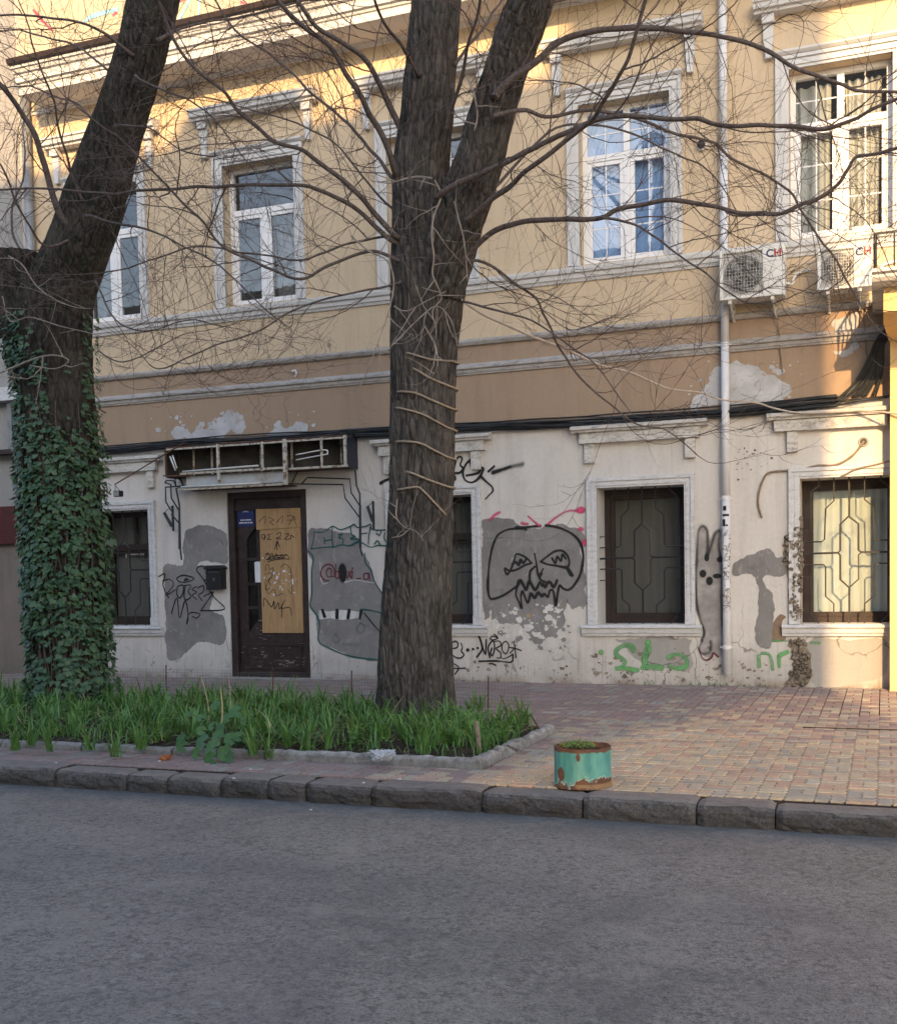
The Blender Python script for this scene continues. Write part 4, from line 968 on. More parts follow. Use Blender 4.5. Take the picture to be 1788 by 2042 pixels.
# tag above the middle window
paintwork('tag_graffiti', M['p_black'], S(ZS, 4.44, 4.6, [(315, 262), (345, 245), (330, 190), (345, 100), (375, 48), (405, 65), (388, 118), (412, 150), (385, 188), (335, 192)], [(492, 70), (445, 105), (412, 180), (430, 252), (490, 275), (550, 238), (592, 165), (575, 145), (548, 190), (440, 214)], [(565, 215), (615, 265), (668, 312), (676, 352), (640, 390), (612, 422)], [(635, 180), (690, 130)], soft=.3) + S(ZS, 4.44, 4, [(480, 130), (478, 70)]) + S(ZS, 4.44, 7, [(672, 190), (760, 160), (830, 135)], soft=.5))
paintwork('tag_graffiti', M['p_black'], [('s', [(758, 964), (768, 958), (782, 953)], 7, .4), ('s', [(800, 930), (812, 915), (830, 930), (815, 955)], 5)])
paintwork('spray_smear', M['p_fog'], S(ZS, 4.44, 13, [(780, 155), (860, 130), (945, 112)], soft=.95))
# low tags
paintwork('tag_graffiti', M['p_ink'], S(ZM, 5.5875, 3.2, [(880, 760), (905, 735), (940, 720), (966, 745), (955, 790), (895, 802)], [(1000, 740), (1016, 790), (1002, 830), (1032, 870), (1000, 905), (945, 902), (892, 860)], [(1235, 760), (1258, 840), (1275, 858), (1281, 700)], [(1322, 905), (1302, 800), (1330, 735), (1362, 720), (1374, 800), (1350, 882), (1328, 850), (1345, 795)], [(1366, 722), (1430, 720), (1442, 768), (1392, 800), (1442, 850), (1436, 905), (1402, 905)], [(1500, 862), (1462, 830), (1460, 755), (1500, 720), (1532, 765), (1520, 832), (1500, 862)], [(1530, 790), (1600, 798), (1672, 825)], [(1590, 715), (1600, 800), (1612, 905)], [(1545, 855), (1600, 790), (1590, 760)], [(1322, 692), (1345, 664), (1386, 670), (1402, 690), (1352, 706), (1322, 692)], [(1365, 640), (1396, 660), (1412, 690)], [(1312, 972), (1350, 970), (1388, 990)], [(1440, 870), (1460, 915), (1520, 900), (1570, 870)], [(900, 1020), (980, 1022), (1048, 1020)], [(922, 972), (976, 1015), (932, 1088)], soft=.3) + S(ZM, 5.5875, 4.2, [(1195, 652), (1226, 740), (1232, 815), (1175, 898)], [(1198, 944), (1400, 940), (1540, 955), (1576, 930), (1576, 862)], soft=.3) + [('d', (740 + x / 5.5875, 1150 + y / 5.5875, r, r)) for x, y, r in ((1075, 818, 4.2), (1134, 808, 3), (1185, 796, 3))])
# tag left of the door
paintwork('tag_graffiti', M['p_ink'], S(ZB, 3.576, 3.0, [(1260, 690), (1300, 670), (1360, 680), (1382, 696), (1340, 716), (1280, 716), (1258, 690)], [(1345, 700), (1312, 706), (1332, 690)], [(1130, 680), (1176, 660), (1162, 740), (1202, 832)], [(1160, 710), (1210, 700), (1236, 740), (1182, 812), (1252, 772)], [(1265, 750), (1302, 740), (1306, 790), (1280, 832), (1260, 800), (1265, 750)], [(1310, 745), (1360, 740), (1342, 785), (1362, 820), (1330, 846), (1312, 822), (1320, 750)], [(1402, 750), (1368, 770), (1402, 790), (1370, 812), (1402, 842)], [(1410, 760), (1450, 745), (1446, 790), (1415, 810), (1442, 852)], [(1452, 820), (1520, 790), (1480, 850), (1430, 925)], [(1430, 922), (1600, 910), (1520, 820), (1450, 700), (1402, 632), (1430, 605), (1472, 620), (1466, 655)], [(1450, 702), (1510, 704), (1512, 665)], [(1222, 942), (1262, 830), (1280, 975), (1320, 850), (1342, 970), (1330, 1020), (1350, 940), (1422, 945), (1402, 975), (1370, 962)], soft=.3))
# face right of the door
paintwork('face_graffiti', M['p_teal'], S(ZD, 4.47, 4.5, [(825, 620), (868, 680), (855, 800), (855, 1000), (842, 1110), (900, 1195), (925, 1280), (915, 1420), (1000, 1482), (1200, 1560), (1450, 1592)], [(1330, 640), (1332, 720), (1380, 790), (1420, 900), (1492, 1012)], [(1300, 1142), (1380, 1150), (1480, 1176)], soft=.6) + S(ZD, 4.47, 3.0,
   [(880, 450), (960, 452), (1040, 400), (1110, 430), (1200, 400), (1234, 382), (1262, 410), (1340, 400), (1380, 382), (1400, 430), (1560, 430)], [(850, 602), (940, 590), (1050, 582), (1120, 566), (1200, 572), (1282, 542), (1380, 586), (1450, 570), (1560, 580)], [(880, 450), (872, 520), (850, 602)], [(966, 500), (970, 556)], [(966, 530), (1036, 520)], [(1040, 400), (1036, 500), (1046, 592)], [(1090, 475), (1132, 470), (1096, 500), (1134, 515), (1128, 570)], [(1200, 400), (1210, 470), (1240, 490), (1200, 512), (1282, 520), (1204, 570)], [(1360, 560), (1366, 480), (1380, 400)], [(1280, 468), (1350, 460)], [(1428, 440), (1472, 436), (1460, 480), (1430, 462)], [(1412, 562), (1440, 530), (1466, 566)], [(1520, 440), (1500, 500), (1530, 560)], soft=.3))
paintwork('painted_teeth', M['p_white'], S(ZD, 4.47, 17, [(930, 1190), (1020, 1190), (1120, 1190), (1200, 1190), (1290, 1190)], soft=.15), Y=YW - .0065)
paintwork('painted_teeth', M['p_black'], S(ZD, 4.47, 8, [(950, 1145), (972, 1210)], [(1082, 1145), (1080, 1222)], [(1190, 1145), (1178, 1222)], [(1298, 1150), (1284, 1222)], soft=.5) + S(ZD, 4.47, 2.5, [(1322, 1172), (1400, 1270), (1462, 1340)]) + [('d', (430 + 1130 / 4.47, 960 + 815 / 4.47, 11, 22))], Y=YW - .0078, split=True)
paintwork('painted_handle', M['p_maroon'], S(ZD, 4.47, 3.6, [(1036, 845), (1000, 850), (985, 810), (1005, 775), (1032, 790), (1030, 835), (1055, 845), (1052, 770), (1010, 740), (960, 760), (935, 820), (960, 875), (1010, 885)], [(1072, 735), (1070, 855), (1095, 855), (1100, 810), (1075, 805)], [(1180, 800), (1205, 862)], [(1208, 798), (1172, 862)], [(1218, 800), (1214, 862)], [(1255, 866), (1292, 866)], [(1362, 820), (1322, 825), (1322, 870), (1355, 868), (1366, 820), (1372, 880)], soft=.35) + [('d', (430 + 1218 / 4.47, 960 + 775 / 4.47, 2.6, 2.6))])
paintwork('white_overspray', M['p_white'], S(ZD, 4.47, 2.5, [(930, 720), (945, 900), (1000, 905)], [(1150, 900), (1250, 880), (1420, 905), (1440, 850)], [(940, 1330), (945, 1350)], soft=.8), Y=YW - .0068, split=True)
paintwork('grey_overpaint', M['p_grey'], S(ZD, 4.47, 5, [(1290, 1260), (1330, 1300), (1300, 1350), (1255, 1320), (1290, 1260)], [(1070, 1360), (1100, 1410), (1070, 1440), (1035, 1400), (1070, 1360)], [(1130, 1450), (1270, 1455)], soft=.7), Y=YW - .006)
# green letters low on the wall
paintwork('green_graffiti', M['p_green'], S(ZW, 4.8625, 12, [(505, 1745), (470, 1690), (400, 1692), (340, 1730), (335, 1780), (390, 1815), (420, 1850), (390, 1890), (330, 1915), (430, 1912), (540, 1930)], [(590, 1830), (650, 1740), (640, 1650)], [(640, 1650), (618, 1780), (605, 1890)], [(580, 1905), (680, 1895), (780, 1908)], [(835, 1810), (880, 1780), (960, 1782), (1015, 1830), (1005, 1890), (930, 1912), (842, 1890)], soft=.45) + S(ZR, 3.293, 9, [(238, 1735), (242, 1812)], [(255, 1722), (310, 1735), (330, 1832)], [(372, 1740), (372, 1812)], [(375, 1735), (432, 1712)], soft=.5) + S(ZR, 3.293, 8, [(580, 1650), (640, 1655)], soft=.8) + S(ZR, 3.293, 6, [(330, 1640), (430, 1640)], soft=.8) + [('d', (1160 + 185 / 4.8625, 940 + 1755 / 4.8625, 6, 6))], split=True)
# grey hare on the right of the third window
patch('hare_graffiti', [zl(ZW, 4.8625, [(1112, 830), (1122, 600), (1140, 545), (1178, 532), (1214, 572), (1226, 720), (1240, 742), (1270, 640), (1300, 585), (1340, 582), (1332, 720), (1362, 850), (1366, 1000), (1366, 1700), (1330, 1800), (1282, 1760), (1250, 1800), (1182, 1790), (1132, 1720), (1180, 1620), (1160, 1480), (1112, 1300), (1108, 1000)])], M['hare_grey'], .003, .006)
paintwork('hare_outline', M['p_fog'], S(ZW, 4.8625, 11, [(1112, 880), (1120, 640), (1145, 545), (1180, 530), (1214, 575), (1222, 700), (1210, 840), (1250, 720), (1290, 600), (1345, 575), (1330, 700), (1345, 850)], [(1108, 900), (1105, 1100), (1110, 1290), (1150, 1450), (1185, 1560), (1160, 1640)], [(1362, 900), (1360, 1200), (1364, 1500)], [(1250, 1650), (1240, 1750), (1170, 1770), (1135, 1720), (1160, 1650)], soft=.97))
paintwork('hare_face', M['p_black'], [('d', (1160 + 1210 / 4.8625, 940 + 835 / 4.8625, 5, 8)), ('d', (1160 + 1340 / 4.8625, 940 + 855 / 4.8625, 7, 6)), ('d', (1160 + 1172 / 4.8625, 940 + 992 / 4.8625, 7, 8)), ('d', (1160 + 1310 / 4.8625, 940 + 1015 / 4.8625, 9, 5)), ('d', (1160 + 1236 / 4.8625, 940 + 1062 / 4.8625, 7, 9))])
paintwork('pink_graffiti', M['p_maroon'], S(ZW, 4.8625, 5, [(1132, 1720), (1160, 1800), (1205, 1832), (1255, 1805), (1275, 1762), (1320, 1800)], soft=.6) + S(ZW, 4.8625, 2, [(1085, 905), (1050, 960), (1030, 1040)], [(1018, 1215), (1090, 1215), (1092, 1305), (1020, 1310)], soft=.5))
# scribbles on the plywood
YP = YW + .075 - .0352
paintwork('scribble', M['p_pencil'], S(ZD, 4.47, 1.8, [(385, 360), (440, 310), (440, 375)], [(470, 320), (520, 345), (480, 360), (520, 390)], [(540, 370), (600, 305), (590, 375)], [(630, 310), (690, 310), (650, 385)], [(640, 345), (710, 340), (690, 310), (722, 400)], soft=.4), Y=YP, par=d0)
YP2 = YW + .075 - .0258
paintwork('scribble', M['p_ink'], S(ZD, 4.47, 1.9, [(430, 475), (415, 475), (415, 505), (440, 505), (440, 475), (432, 525)], [(490, 470), (465, 475), (480, 492), (462, 515), (495, 518)], [(545, 470), (580, 455), (575, 490), (540, 510), (585, 512)], [(620, 470), (650, 465), (640, 490), (610, 515), (665, 510), (670, 480), (700, 500)], [(548, 610), (545, 575), (548, 530), (525, 605)], [(548, 530), (570, 585)],
   [(430, 690), (470, 640), (480, 690), (500, 640), (520, 690), (540, 645), (560, 690), (590, 650), (600, 690), (625, 650), (660, 690), (620, 690), (560, 680), (450, 700), (520, 665), (640, 655)], [(460, 720), (520, 700), (600, 690)], [(440, 655), (460, 640), (480, 660)], [(430, 1115), (430, 1040), (470, 1085), (500, 1120), (520, 1065), (525, 1140), (560, 1080), (570, 1140), (620, 1050), (585, 1130), (660, 1125), (675, 1195)], [(590, 1100), (588, 1215)], soft=.4) + S(ZD, 4.47, 1.3, [(450, 800), (445, 760), (470, 740), (480, 790), (510, 770), (500, 860), (440, 900), (470, 1000), (520, 960), (540, 1020), (590, 1000), (620, 1020)], [(580, 770), (610, 735), (660, 770), (670, 820), (680, 1000), (640, 960)], [(440, 830), (500, 820), (440, 960), (490, 940), (470, 880)], soft=.4), Y=YP2, par=d0)
# scratched white writing on the first window's glass
paintwork('scratched_writing', M['p_white'], S(ZB, 3.576, 3, [(900, 500), (900, 545)], [(930, 465), (945, 525), (940, 480)], [(955, 480), (980, 500), (960, 525)], [(1000, 480), (1000, 525)], [(1015, 460), (1022, 525)], [(920, 520), (1025, 515)], soft=.5), Y=YW + RD + .02)
# coloured lines painted on the attic wall
paintwork('attic_paint', M['p_cyan'], [('s', [(165, 45), (180, 33), (205, 25), (235, 18)], 11, .3), ('s', [(352, 46), (372, 12), (380, -10)], 8, .3), ('s', [(398, 0), (396, 30)], 6, .3)], Y=YW - .006, split=True)
paintwork('attic_paint', M['p_pink'], [('s', [(66, 18), (84, 40), (104, 60)], 8, .6), ('s', [(225, 30), (232, 24)], 9, .6), ('s', [(360, 2), (374, -6)], 9, .6), ('s', [(480, 2), (492, 10)], 8, .6)], Y=YW - .006, split=True)

YD = YW + .075 - .0022
m = new(); rs = random.Random(3)
for k in range(90):
    zone = rs.random()
    if zone < .5: x, y = rs.uniform(540, 622), rs.gauss(1322, 6)
    elif zone < .75: x, y = rs.gauss(516, 8), rs.uniform(1235, 1345)
    else: x, y = rs.uniform(470, 615), rs.uniform(1280, 1348)
    l = rs.uniform(2, 12); a = rs.gauss(0, .25); stroke(m, [(x, y), (x + l * math.cos(a), y + l * math.sin(a))], rs.uniform(.7, 2.6), .6, YD)
m.build('scratches', M['p_scratch'], d0, recalc=False, kind='stuff')

# ================================================================== THINGS ON THE WALL
# ---- drainpipe
dp = thing('drainpipe', (-1.55, YW - .09, .1), 'tall white drainpipe running down the facade, its lower half scabbed with old stickers', 'drainpipe')
def pipe_seg(z0, z1, r=.042):
    mb = MB(); mb.tube([(-1.55, YW - .085, z0), (-1.55, YW - .085, (z0 + z1) / 2), (-1.55, YW - .085, z1)], r, 20); return mb.build('pipe_section', M['pipe'], dp, smooth=False)
zj = [0.125, 2.02, 3.62, 5.6, 7.3]
for i, (a, b) in enumerate(zip(zj[:-1], zj[1:])):
    o = pipe_seg(a, b, .042 - .0004 * (i % 2))
    for p in o.data.polygons: p.use_smooth = len(p.vertices) == 4
for z in (0.42, 1.995, 3.60, 5.58):
    mb = MB(); mb.tube([(-1.55, YW - .085, z - .02), (-1.55, YW - .085, z + .02)], .047, 20); mb.box(-1.556, -1.544, YW - .05, YW + .01, z - .008, z + .008); mb.box(-1.62, -1.48, YW - .092, YW - .078, z - .006, z + .006); mb.build('clamp', M['pipe'], dp)
def on_pipe(name, z0, z1, a0, a1, mat):
    mb = MB(); n = 8
    for i in range(n + 1):
        a = rad(a0 + (a1 - a0) * i / n); x, y = -1.55 + .0432 * math.sin(a), YW - .085 - .0432 * math.cos(a); mb.v += [(x, y, z0), (x, y, z1)]
    for i in range(n): mb.f.append((2 * i, 2 * i + 2, 2 * i + 3, 2 * i + 1))
    return mb.build(name, mat, dp)
for z0, z1, a0, a1 in ((1.865, 1.915, -40, 10), (1.805, 1.83, -55, 50), (1.70, 1.775, -55, -5), (1.70, 1.72, 0, 30)): on_pipe('sticker', z0, z1, a0, a1, M['black_plastic'])
for z0, z1, a0, a1 in ((1.50, 1.60, -30, 40), (1.27, 1.33, -50, 20), (1.05, 1.13, -10, 60), (1.40, 1.44, -60, 0)): on_pipe('sticker', z0, z1, a0, a1, M['paper'])

# ---- air conditioners
def text_mesh(txt, size, mat, loc, par, name='lettering', bold=.0):
    cu = bpy.data.curves.new(name, 'FONT'); cu.body = txt; cu.size = size; cu.extrude = .0008; cu.offset = bold; cu.align_x = 'CENTER'
    to = bpy.data.objects.new(name, cu); col.objects.link(to); dg = bpy.context.evaluated_depsgraph_get(); me = bpy.data.meshes.new_from_object(to.evaluated_get(dg)); bpy.data.objects.remove(to)
    me.materials.clear(); me.materials.append(mat); o = bpy.data.objects.new(name, me); link(o, par); o.location = Vector(loc) - wloc(par); o.rotation_euler = (rad(90), 0, 0); return o
M['logo_blue'] = simple('navy print', (0.03, 0.05, 0.16), .5); M['logo_red'] = simple('red print', (0.45, 0.05, 0.05), .5)
def air_con(x0, x1, z0, z1, label):
    yb, yf = YW - .12, YW - .36
    t = thing('air_conditioner', ((x0 + x1) / 2, yb, z0), label, 'air conditioner')
    mb = MB(); w = x1 - x0
    fx0, fx1, fz0, fz1 = x0 + .035, x0 + w * .665, z0 + .03, z1 - .035
    mb.box(x0, x1, yf + .03, yb, z0, z1); mb.box(x0, fx0, yf, yf + .03, z0, z1); mb.box(fx1, x1, yf, yf + .03, z0, z1); mb.box(fx0, fx1, yf, yf + .03, z0, fz0); mb.box(fx0, fx1, yf, yf + .03, fz1, z1)
    body = mb.build('casing', M['ac'], t, bevel=.006)
    mb = MB(); mb.box(fx1 + .03, x1 - .03, yf - .004, yf - .0005, z0 + .10, z1 - .20); mb.build('service_cover', M['ac'], t, bevel=.003)
    mb = MB(); cxx, czz, r = (fx0 + fx1) / 2, (fz0 + fz1) / 2, min(fx1 - fx0, fz1 - fz0) / 2 - .003
    mb.tube([(cxx, yf + .0295, czz), (cxx, yf + .022, czz)], r, 32); mb.build('fan_well', M['ac_dark'], t)
    mb = MB()
    for k in range(5):
        a = k * 2 * math.pi / 5; q = [(cxx + .03 * math.cos(a), czz + .03 * math.sin(a)), (cxx + r * .9 * math.cos(a + .1), czz + r * .9 * math.sin(a + .1)), (cxx + r * .9 * math.cos(a + .75), czz + r * .9 * math.sin(a + .75)), (cxx + .03 * math.cos(a + .9), czz + .03 * math.sin(a + .9))]
        mb.prism(q, yf + .016, yf + .0215)
    mb.build('fan', M['iron_pale'], t)
    mb = MB(); n = 13
    for i in range(n + 1):
        x = fx0 + (fx1 - fx0) * i / n; mb.box(x - .0022, x + .0022, yf + .002, yf + .006, fz0, fz1)
        z = fz0 + (fz1 - fz0) * i / n; mb.box(fx0, fx1, yf + .0062, yf + .0095, z - .0022, z + .0022)
    for rr in (.35, .7, .97): mb.tube([(cxx + r * rr * math.cos(a * .2618), yf + .004, czz + r * rr * math.sin(a * .2618)) for a in range(25)], .0028, 4)
    mb.build('fan_guard', M['ac_grid'], t)
    for xx in (x0 + .10, x1 - .12):
        mb = MB(); mb.box(xx - .018, xx + .018, yf + .02, YW + .01, z0 - .035, z0 - .001); mb.prism([(xx - .012, z0 - .16), (xx + .012, z0 - .16), (xx + .012, z0 - .036), (xx - .012, z0 - .036)], YW - .03, YW + .01)
        mb.tube([(xx, yf + .05, z0 - .03), (xx, YW - .01, z0 - .15)], .011, 6); mb.build('bracket', M['ac'], t)
    mb = MB(); mb.tube(catmull([(x1 + .001, yb - .1, z0 + .14), (x1 + .06, yb - .08, z0 + .13), (x1 + .075, yb - .02, z0 + .2), (x1 + .10, YW - .03, z0 + .27), (x1 + .2, YW - .02, z0 + .29), (x1 + .22, YW + .02, z0 + .29)], 4), .016, 8); mb.build('pipework', M['ac'], t, smooth=True)
    mb = MB(); mb.tube(catmull([(x1 - .1, yb - .05, z0), (x1 - .13, YW - .10, z0 - .1), (x1 - .09, YW - .03, z0 - .25), (x1 - .07, YW - .02, z0 - .5), (x1 - .05, YW - .02, z0 - .72)], 4), .006, 5); mb.build('drain_hose', M['conduit'], t)
    lx = (fx1 + x1) / 2
    text_mesh('C', .105, M['logo_blue'], (lx - .036, yf - .001, z1 - .115), t, 'logo_letter', .003); text_mesh('H', .105, M['logo_red'], (lx + .040, yf - .001, z1 - .115), t, 'logo_letter', .003)
    mb = MB(); mb.box(lx - .045, lx + .03, yf - .0015, yf, z1 - .155, z1 - .148); mb.build('print_line', M['ac_grid'], t)
    return t
air_con(-1.565, -.925, 3.995, 4.495, 'white wall air conditioner beside the white drainpipe, with red and blue letters')
air_con(-.615, -.10, 3.99, 4.41, 'white air conditioner half in sunlight beside the balcony corner')

# ---- security camera
t = thing('dome_camera', (-1.78, YW - .03, 5.70), 'small white dome security camera on the yellow wall', 'camera')
mb = MB(); mb.tube([(-1.78, YW + .005, 5.70), (-1.78, YW - .04, 5.70)], .052, 16); mb.build('base', M['pvc'], t)
mb = MB(); mb.tube([(-1.785, YW - .04, 5.705), (-1.79, YW - .07, 5.70), (-1.80, YW - .09, 5.69)], [.045, .04, .02], 14); mb.build('dome', M['black_plastic'], t, smooth=True)
# ---- mailbox
t = thing('mailbox', (-7.83, YW - .06, 1.12), 'black metal letterbox on the wall left of the door', 'mailbox')
mb = MB(); mb.box(-7.965, -7.735, YW - .11, YW + .005, 1.12, 1.375); mb.build('box', M['black_plastic'], t, bevel=.006)
mb = MB(); mb.prism([(-7.985, 1.376), (-7.715, 1.376), (-7.715, 1.40), (-7.75, 1.425), (-7.95, 1.425), (-7.985, 1.40)], YW - .13, YW + .004); mb.build('lid', M['black_plastic'], t, bevel=.004)
mb = MB(); mb.prism([(-7.87, 1.25), (-7.85, 1.275), (-7.83, 1.25), (-7.85, 1.225)], YW - .1125, YW - .1105); mb.box(-7.93, -7.77, YW - .1125, YW - .1105, 1.335, 1.342); mb.build('emblem', M['cable_grey'], t)
# ---- skeleton of the lit sign over the door
t = thing('sign_frame', (-6.95, YW, 2.36), 'rusty skeleton of a light-box sign above the boarded door', 'sign frame')
YS = YW - .28
def sp(px, py, Y=YS): return at(px, py, Y)
A = sp(332, 890); B = sp(568, 880); Cc = sp(695, 878); 
zt, zm, zb = 2.90, 2.55, 2.375; xl, xm, xr = -8.38, -6.69, -5.875
mb = MB()
mb.box(xl, xr, YW - .03, YW - .012, zm, zt); mb.build('back_board', M['sign_back'], t)
mb = MB(); mb.box(-8.16, xm - .01, YW - .035, YW - .0302, zb + .02, zm - .005); mb.box(-8.13, xm - .03, YS + .05, YS + .062, zb + .03, zm - .012); mb.build('pale_panel', M['sign_panel'], t)
mb = MB(); mb.box(xr, xr + .012, YS, YW + .002, zm - .02, zt - .005); mb.build('end_plate', M['sign_end'], t)
mb = MB(); mb.box(xl - .014, xl - .012, YS + .02, YW + .002, zm - .02, zt - .005); mb.build('end_plate', M['sign_back'], t)
mb = MB(); mb.box(xl, xr, YS, YW - .005, zt - .004, zt + .012); mb.build('top_sheet', M['rust'], t)
mb = MB(); mb.box(xl, xr, YS + .02, YW - .005, zm - .012, zm - .006); mb.box(-8.16, xm, YS + .02, YW - .005, zb - .008, zb); mb.build('bottom_sheet', M['rust'], t)
def bar(p, q, w, mat, name='frame_bar'):
    m_ = MB(); a, b = Vector(p), Vector(q); d = b - a
    m_.box(min(a.x, b.x) - w, max(a.x, b.x) + w, min(a.y, b.y) - w, max(a.y, b.y) + w, min(a.z, b.z) - w, max(a.z, b.z) + w); return m_.build(name, mat, t, bevel=.003)
W_ = M['rusty_white']; R_ = M['rust']
bar((xl, YS, zt - .02), (xr, YS, zt - .02), .011, W_); bar((xl, YS, zm), (-8.04, YS, zm), .011, R_); bar((xm + .03, YS, zm), (xr, YS, zm), .013, W_)
bar((-8.16, YS - .002, zm + .02), (xm - .03, YS - .002, zm + .02), .013, W_); bar((-8.16, YS, zb), (xm - .03, YS, zb), .013, W_)
for x, z0, z1, w, mt in ((xl, zm, zt, .012, R_), (-7.62, zb, zt, .017, W_), (xm, zb, zt, .022, W_), (xr - .015, zm, zt, .017, W_), (-6.20, zm, zt, .012, W_), (-7.0, zm, zt, .012, W_)): bar((x, YS - .004, z0 + .012), (x, YS - .004, z1 - .012), w, mt)
for x in (-8.12, -7.85, -7.15, -6.72, -6.05): bar((x, YW - .06, zm), (x, YW - .06, zt - .01), .012, W_)
for x in (xl, -8.16, xm, xr): bar((x, YS, zm - .002), (x, YW - .03, zm - .002), .009, R_)
def lamp(pts, r): m_ = MB(); m_.tube(pts, r, 8); o = m_.build('lamp_tube', M['tube_white'], t, smooth=True)
lamp([(-8.13, YS - .02, zm + .045), (-7.05, YS - .02, zm + .062)], .011); lamp([(-8.16, YS - .02, zb + .03), (-7.02, YS - .02, zb + .025)], .012)
u1, u2, u3, u4 = sp(590, 907), sp(647, 897), sp(652, 905), sp(590, 917)
lamp(catmull([u4, u3 + Vector((-.03, 0, -.006)), u3 + Vector((.004, 0, .004)), u2 + Vector((-.005, 0, .0)), u1], 5), .008)
lamp([sp(339, 910), sp(350, 938)], .011); lamp([sp(344, 908), sp(353, 934)], .009)
m_ = MB()
for (pl) in ([(380, 945), (386, 958), (384, 965)], [(455, 940), (470, 946), (485, 938)], [(505, 940), (520, 952), (538, 946), (545, 935)], [(420, 968), (408, 990), (406, 1012)]): m_.tube(catmull([sp(a, b) for a, b in pl], 4), .0022, 4)
m_.build('loose_wire', M['cable_pale'], t, kind='stuff')
# ---- wrought iron brackets beside the door
def iron(name, label, cat, lines, Y, r=.011, mat='iron', grp=None):
    pts = [at(a, b, Y) for a, b in lines[0][0]]; th = thing(name, pts[-1], label, cat, grp)
    for pl, rr in lines:
        m2 = MB(); m2.tube([at(a, b, Y) for a, b in pl], rr, 6); m2.build('bar', M[mat], th)
    return th
ZI = (300, 840)
def L(*p): return [(300 + a / 3.725, 840 + b / 3.725) for a, b in p]
iron('iron_bracket', 'black bent iron rods hanging left of the boarded door', 'iron bracket', [
  (L((205, 395), (245, 480), (190, 500), (215, 620), (222, 950), (232, 1030)), .012), (L((95, 405), (180, 410), (188, 480)), .009), (L((105, 460), (118, 440), (170, 440), (185, 470)), .009),
  (L((245, 480), (112, 490), (115, 600), (155, 665)), .010), (L((108, 455), (150, 470), (155, 570), (210, 660)), .011), (L((155, 690), (215, 760)), .010), (L((215, 640), (215, 950)), .014)], YW - .16)
iron('iron_bracket', 'black bent iron rods stepping down right of the boarded door', 'iron bracket', [
  (L((1520, 360), (1530, 480), (1555, 540), (1555, 930), (1575, 1005)), .012), (L((1125, 460), (1165, 418), (1480, 428), (1490, 530), (1555, 630)), .009), (L((1000, 465), (1430, 470), (1445, 570), (1555, 720)), .009), (L((1050, 455), (1105, 350), (1200, 345)), .007), (L((1557, 620), (1560, 940)), .014)], YW - .16)
def vlamp(label, a):
    th = thing('wall_bracket_lamp', at(*L(a[2])[0], YW), label, 'wall lamp')
    for q0, q1, r in ((a[0], a[1], .020), (a[2], a[3], .016)):
        m2 = MB(); m2.tube([at(*L(q0)[0], YW - .12), at(*L(q1)[0], YW - .12)], r, 8); m2.build('tube', M['iron'], th)
    m2 = MB(); m2.tube([at(*L(a[2])[0], YW - .12), at(*L(a[2])[0], YW + .005)], .008, 6); m2.tube(catmull([at(*L(a[0])[0], YW - .12), at(*L(((a[0][0] + a[2][0]) / 2 + 10, min(a[0][1], a[2][1]) + 14))[0], YW - .12), at(*L(a[2])[0], YW - .12)], 4), .004, 5); m2.build('arm', M['iron'], th)
vlamp('black twin-tube wall fitting between the first window and the door', ((102, 680), (158, 780), (163, 628), (170, 815)))
vlamp('black twin-tube wall fitting to the right of the door', ((1612, 632), (1650, 745), (1652, 595), (1658, 805)))
# ---- floodlight on an arm
t = thing('floodlight', at(345, 896, YW - .3), 'small black floodlight on a long slanting arm over the first window', 'floodlight')
mb = MB(); mb.tube([at(372, 880, YW - .25), at(345, 896, YW - .3), at(229, 966, YW - .62)], .008, 6); mb.build('arm', M['rust'], t)
p = at(236, 984, YW - .62); mb = MB(); mb.tube([p + Vector((-.045, 0, .02)), at(229, 966, YW - .62), p + Vector((.03, 0, .02))], .005, 5); mb.build('yoke', M['iron'], t)
mb = MB(); mb.box(p.x - .055, p.x + .04, p.y - .03, p.y + .05, p.z - .04, p.z + .035); o = mb.build('lamp_head', M['black_plastic'], t, bevel=.008)
mb = MB(); mb.box(p.x - .045, p.x + .03, p.y - .034, p.y - .0305, p.z - .032, p.z + .026); mb.build('lens', M['ac_dark'], t)

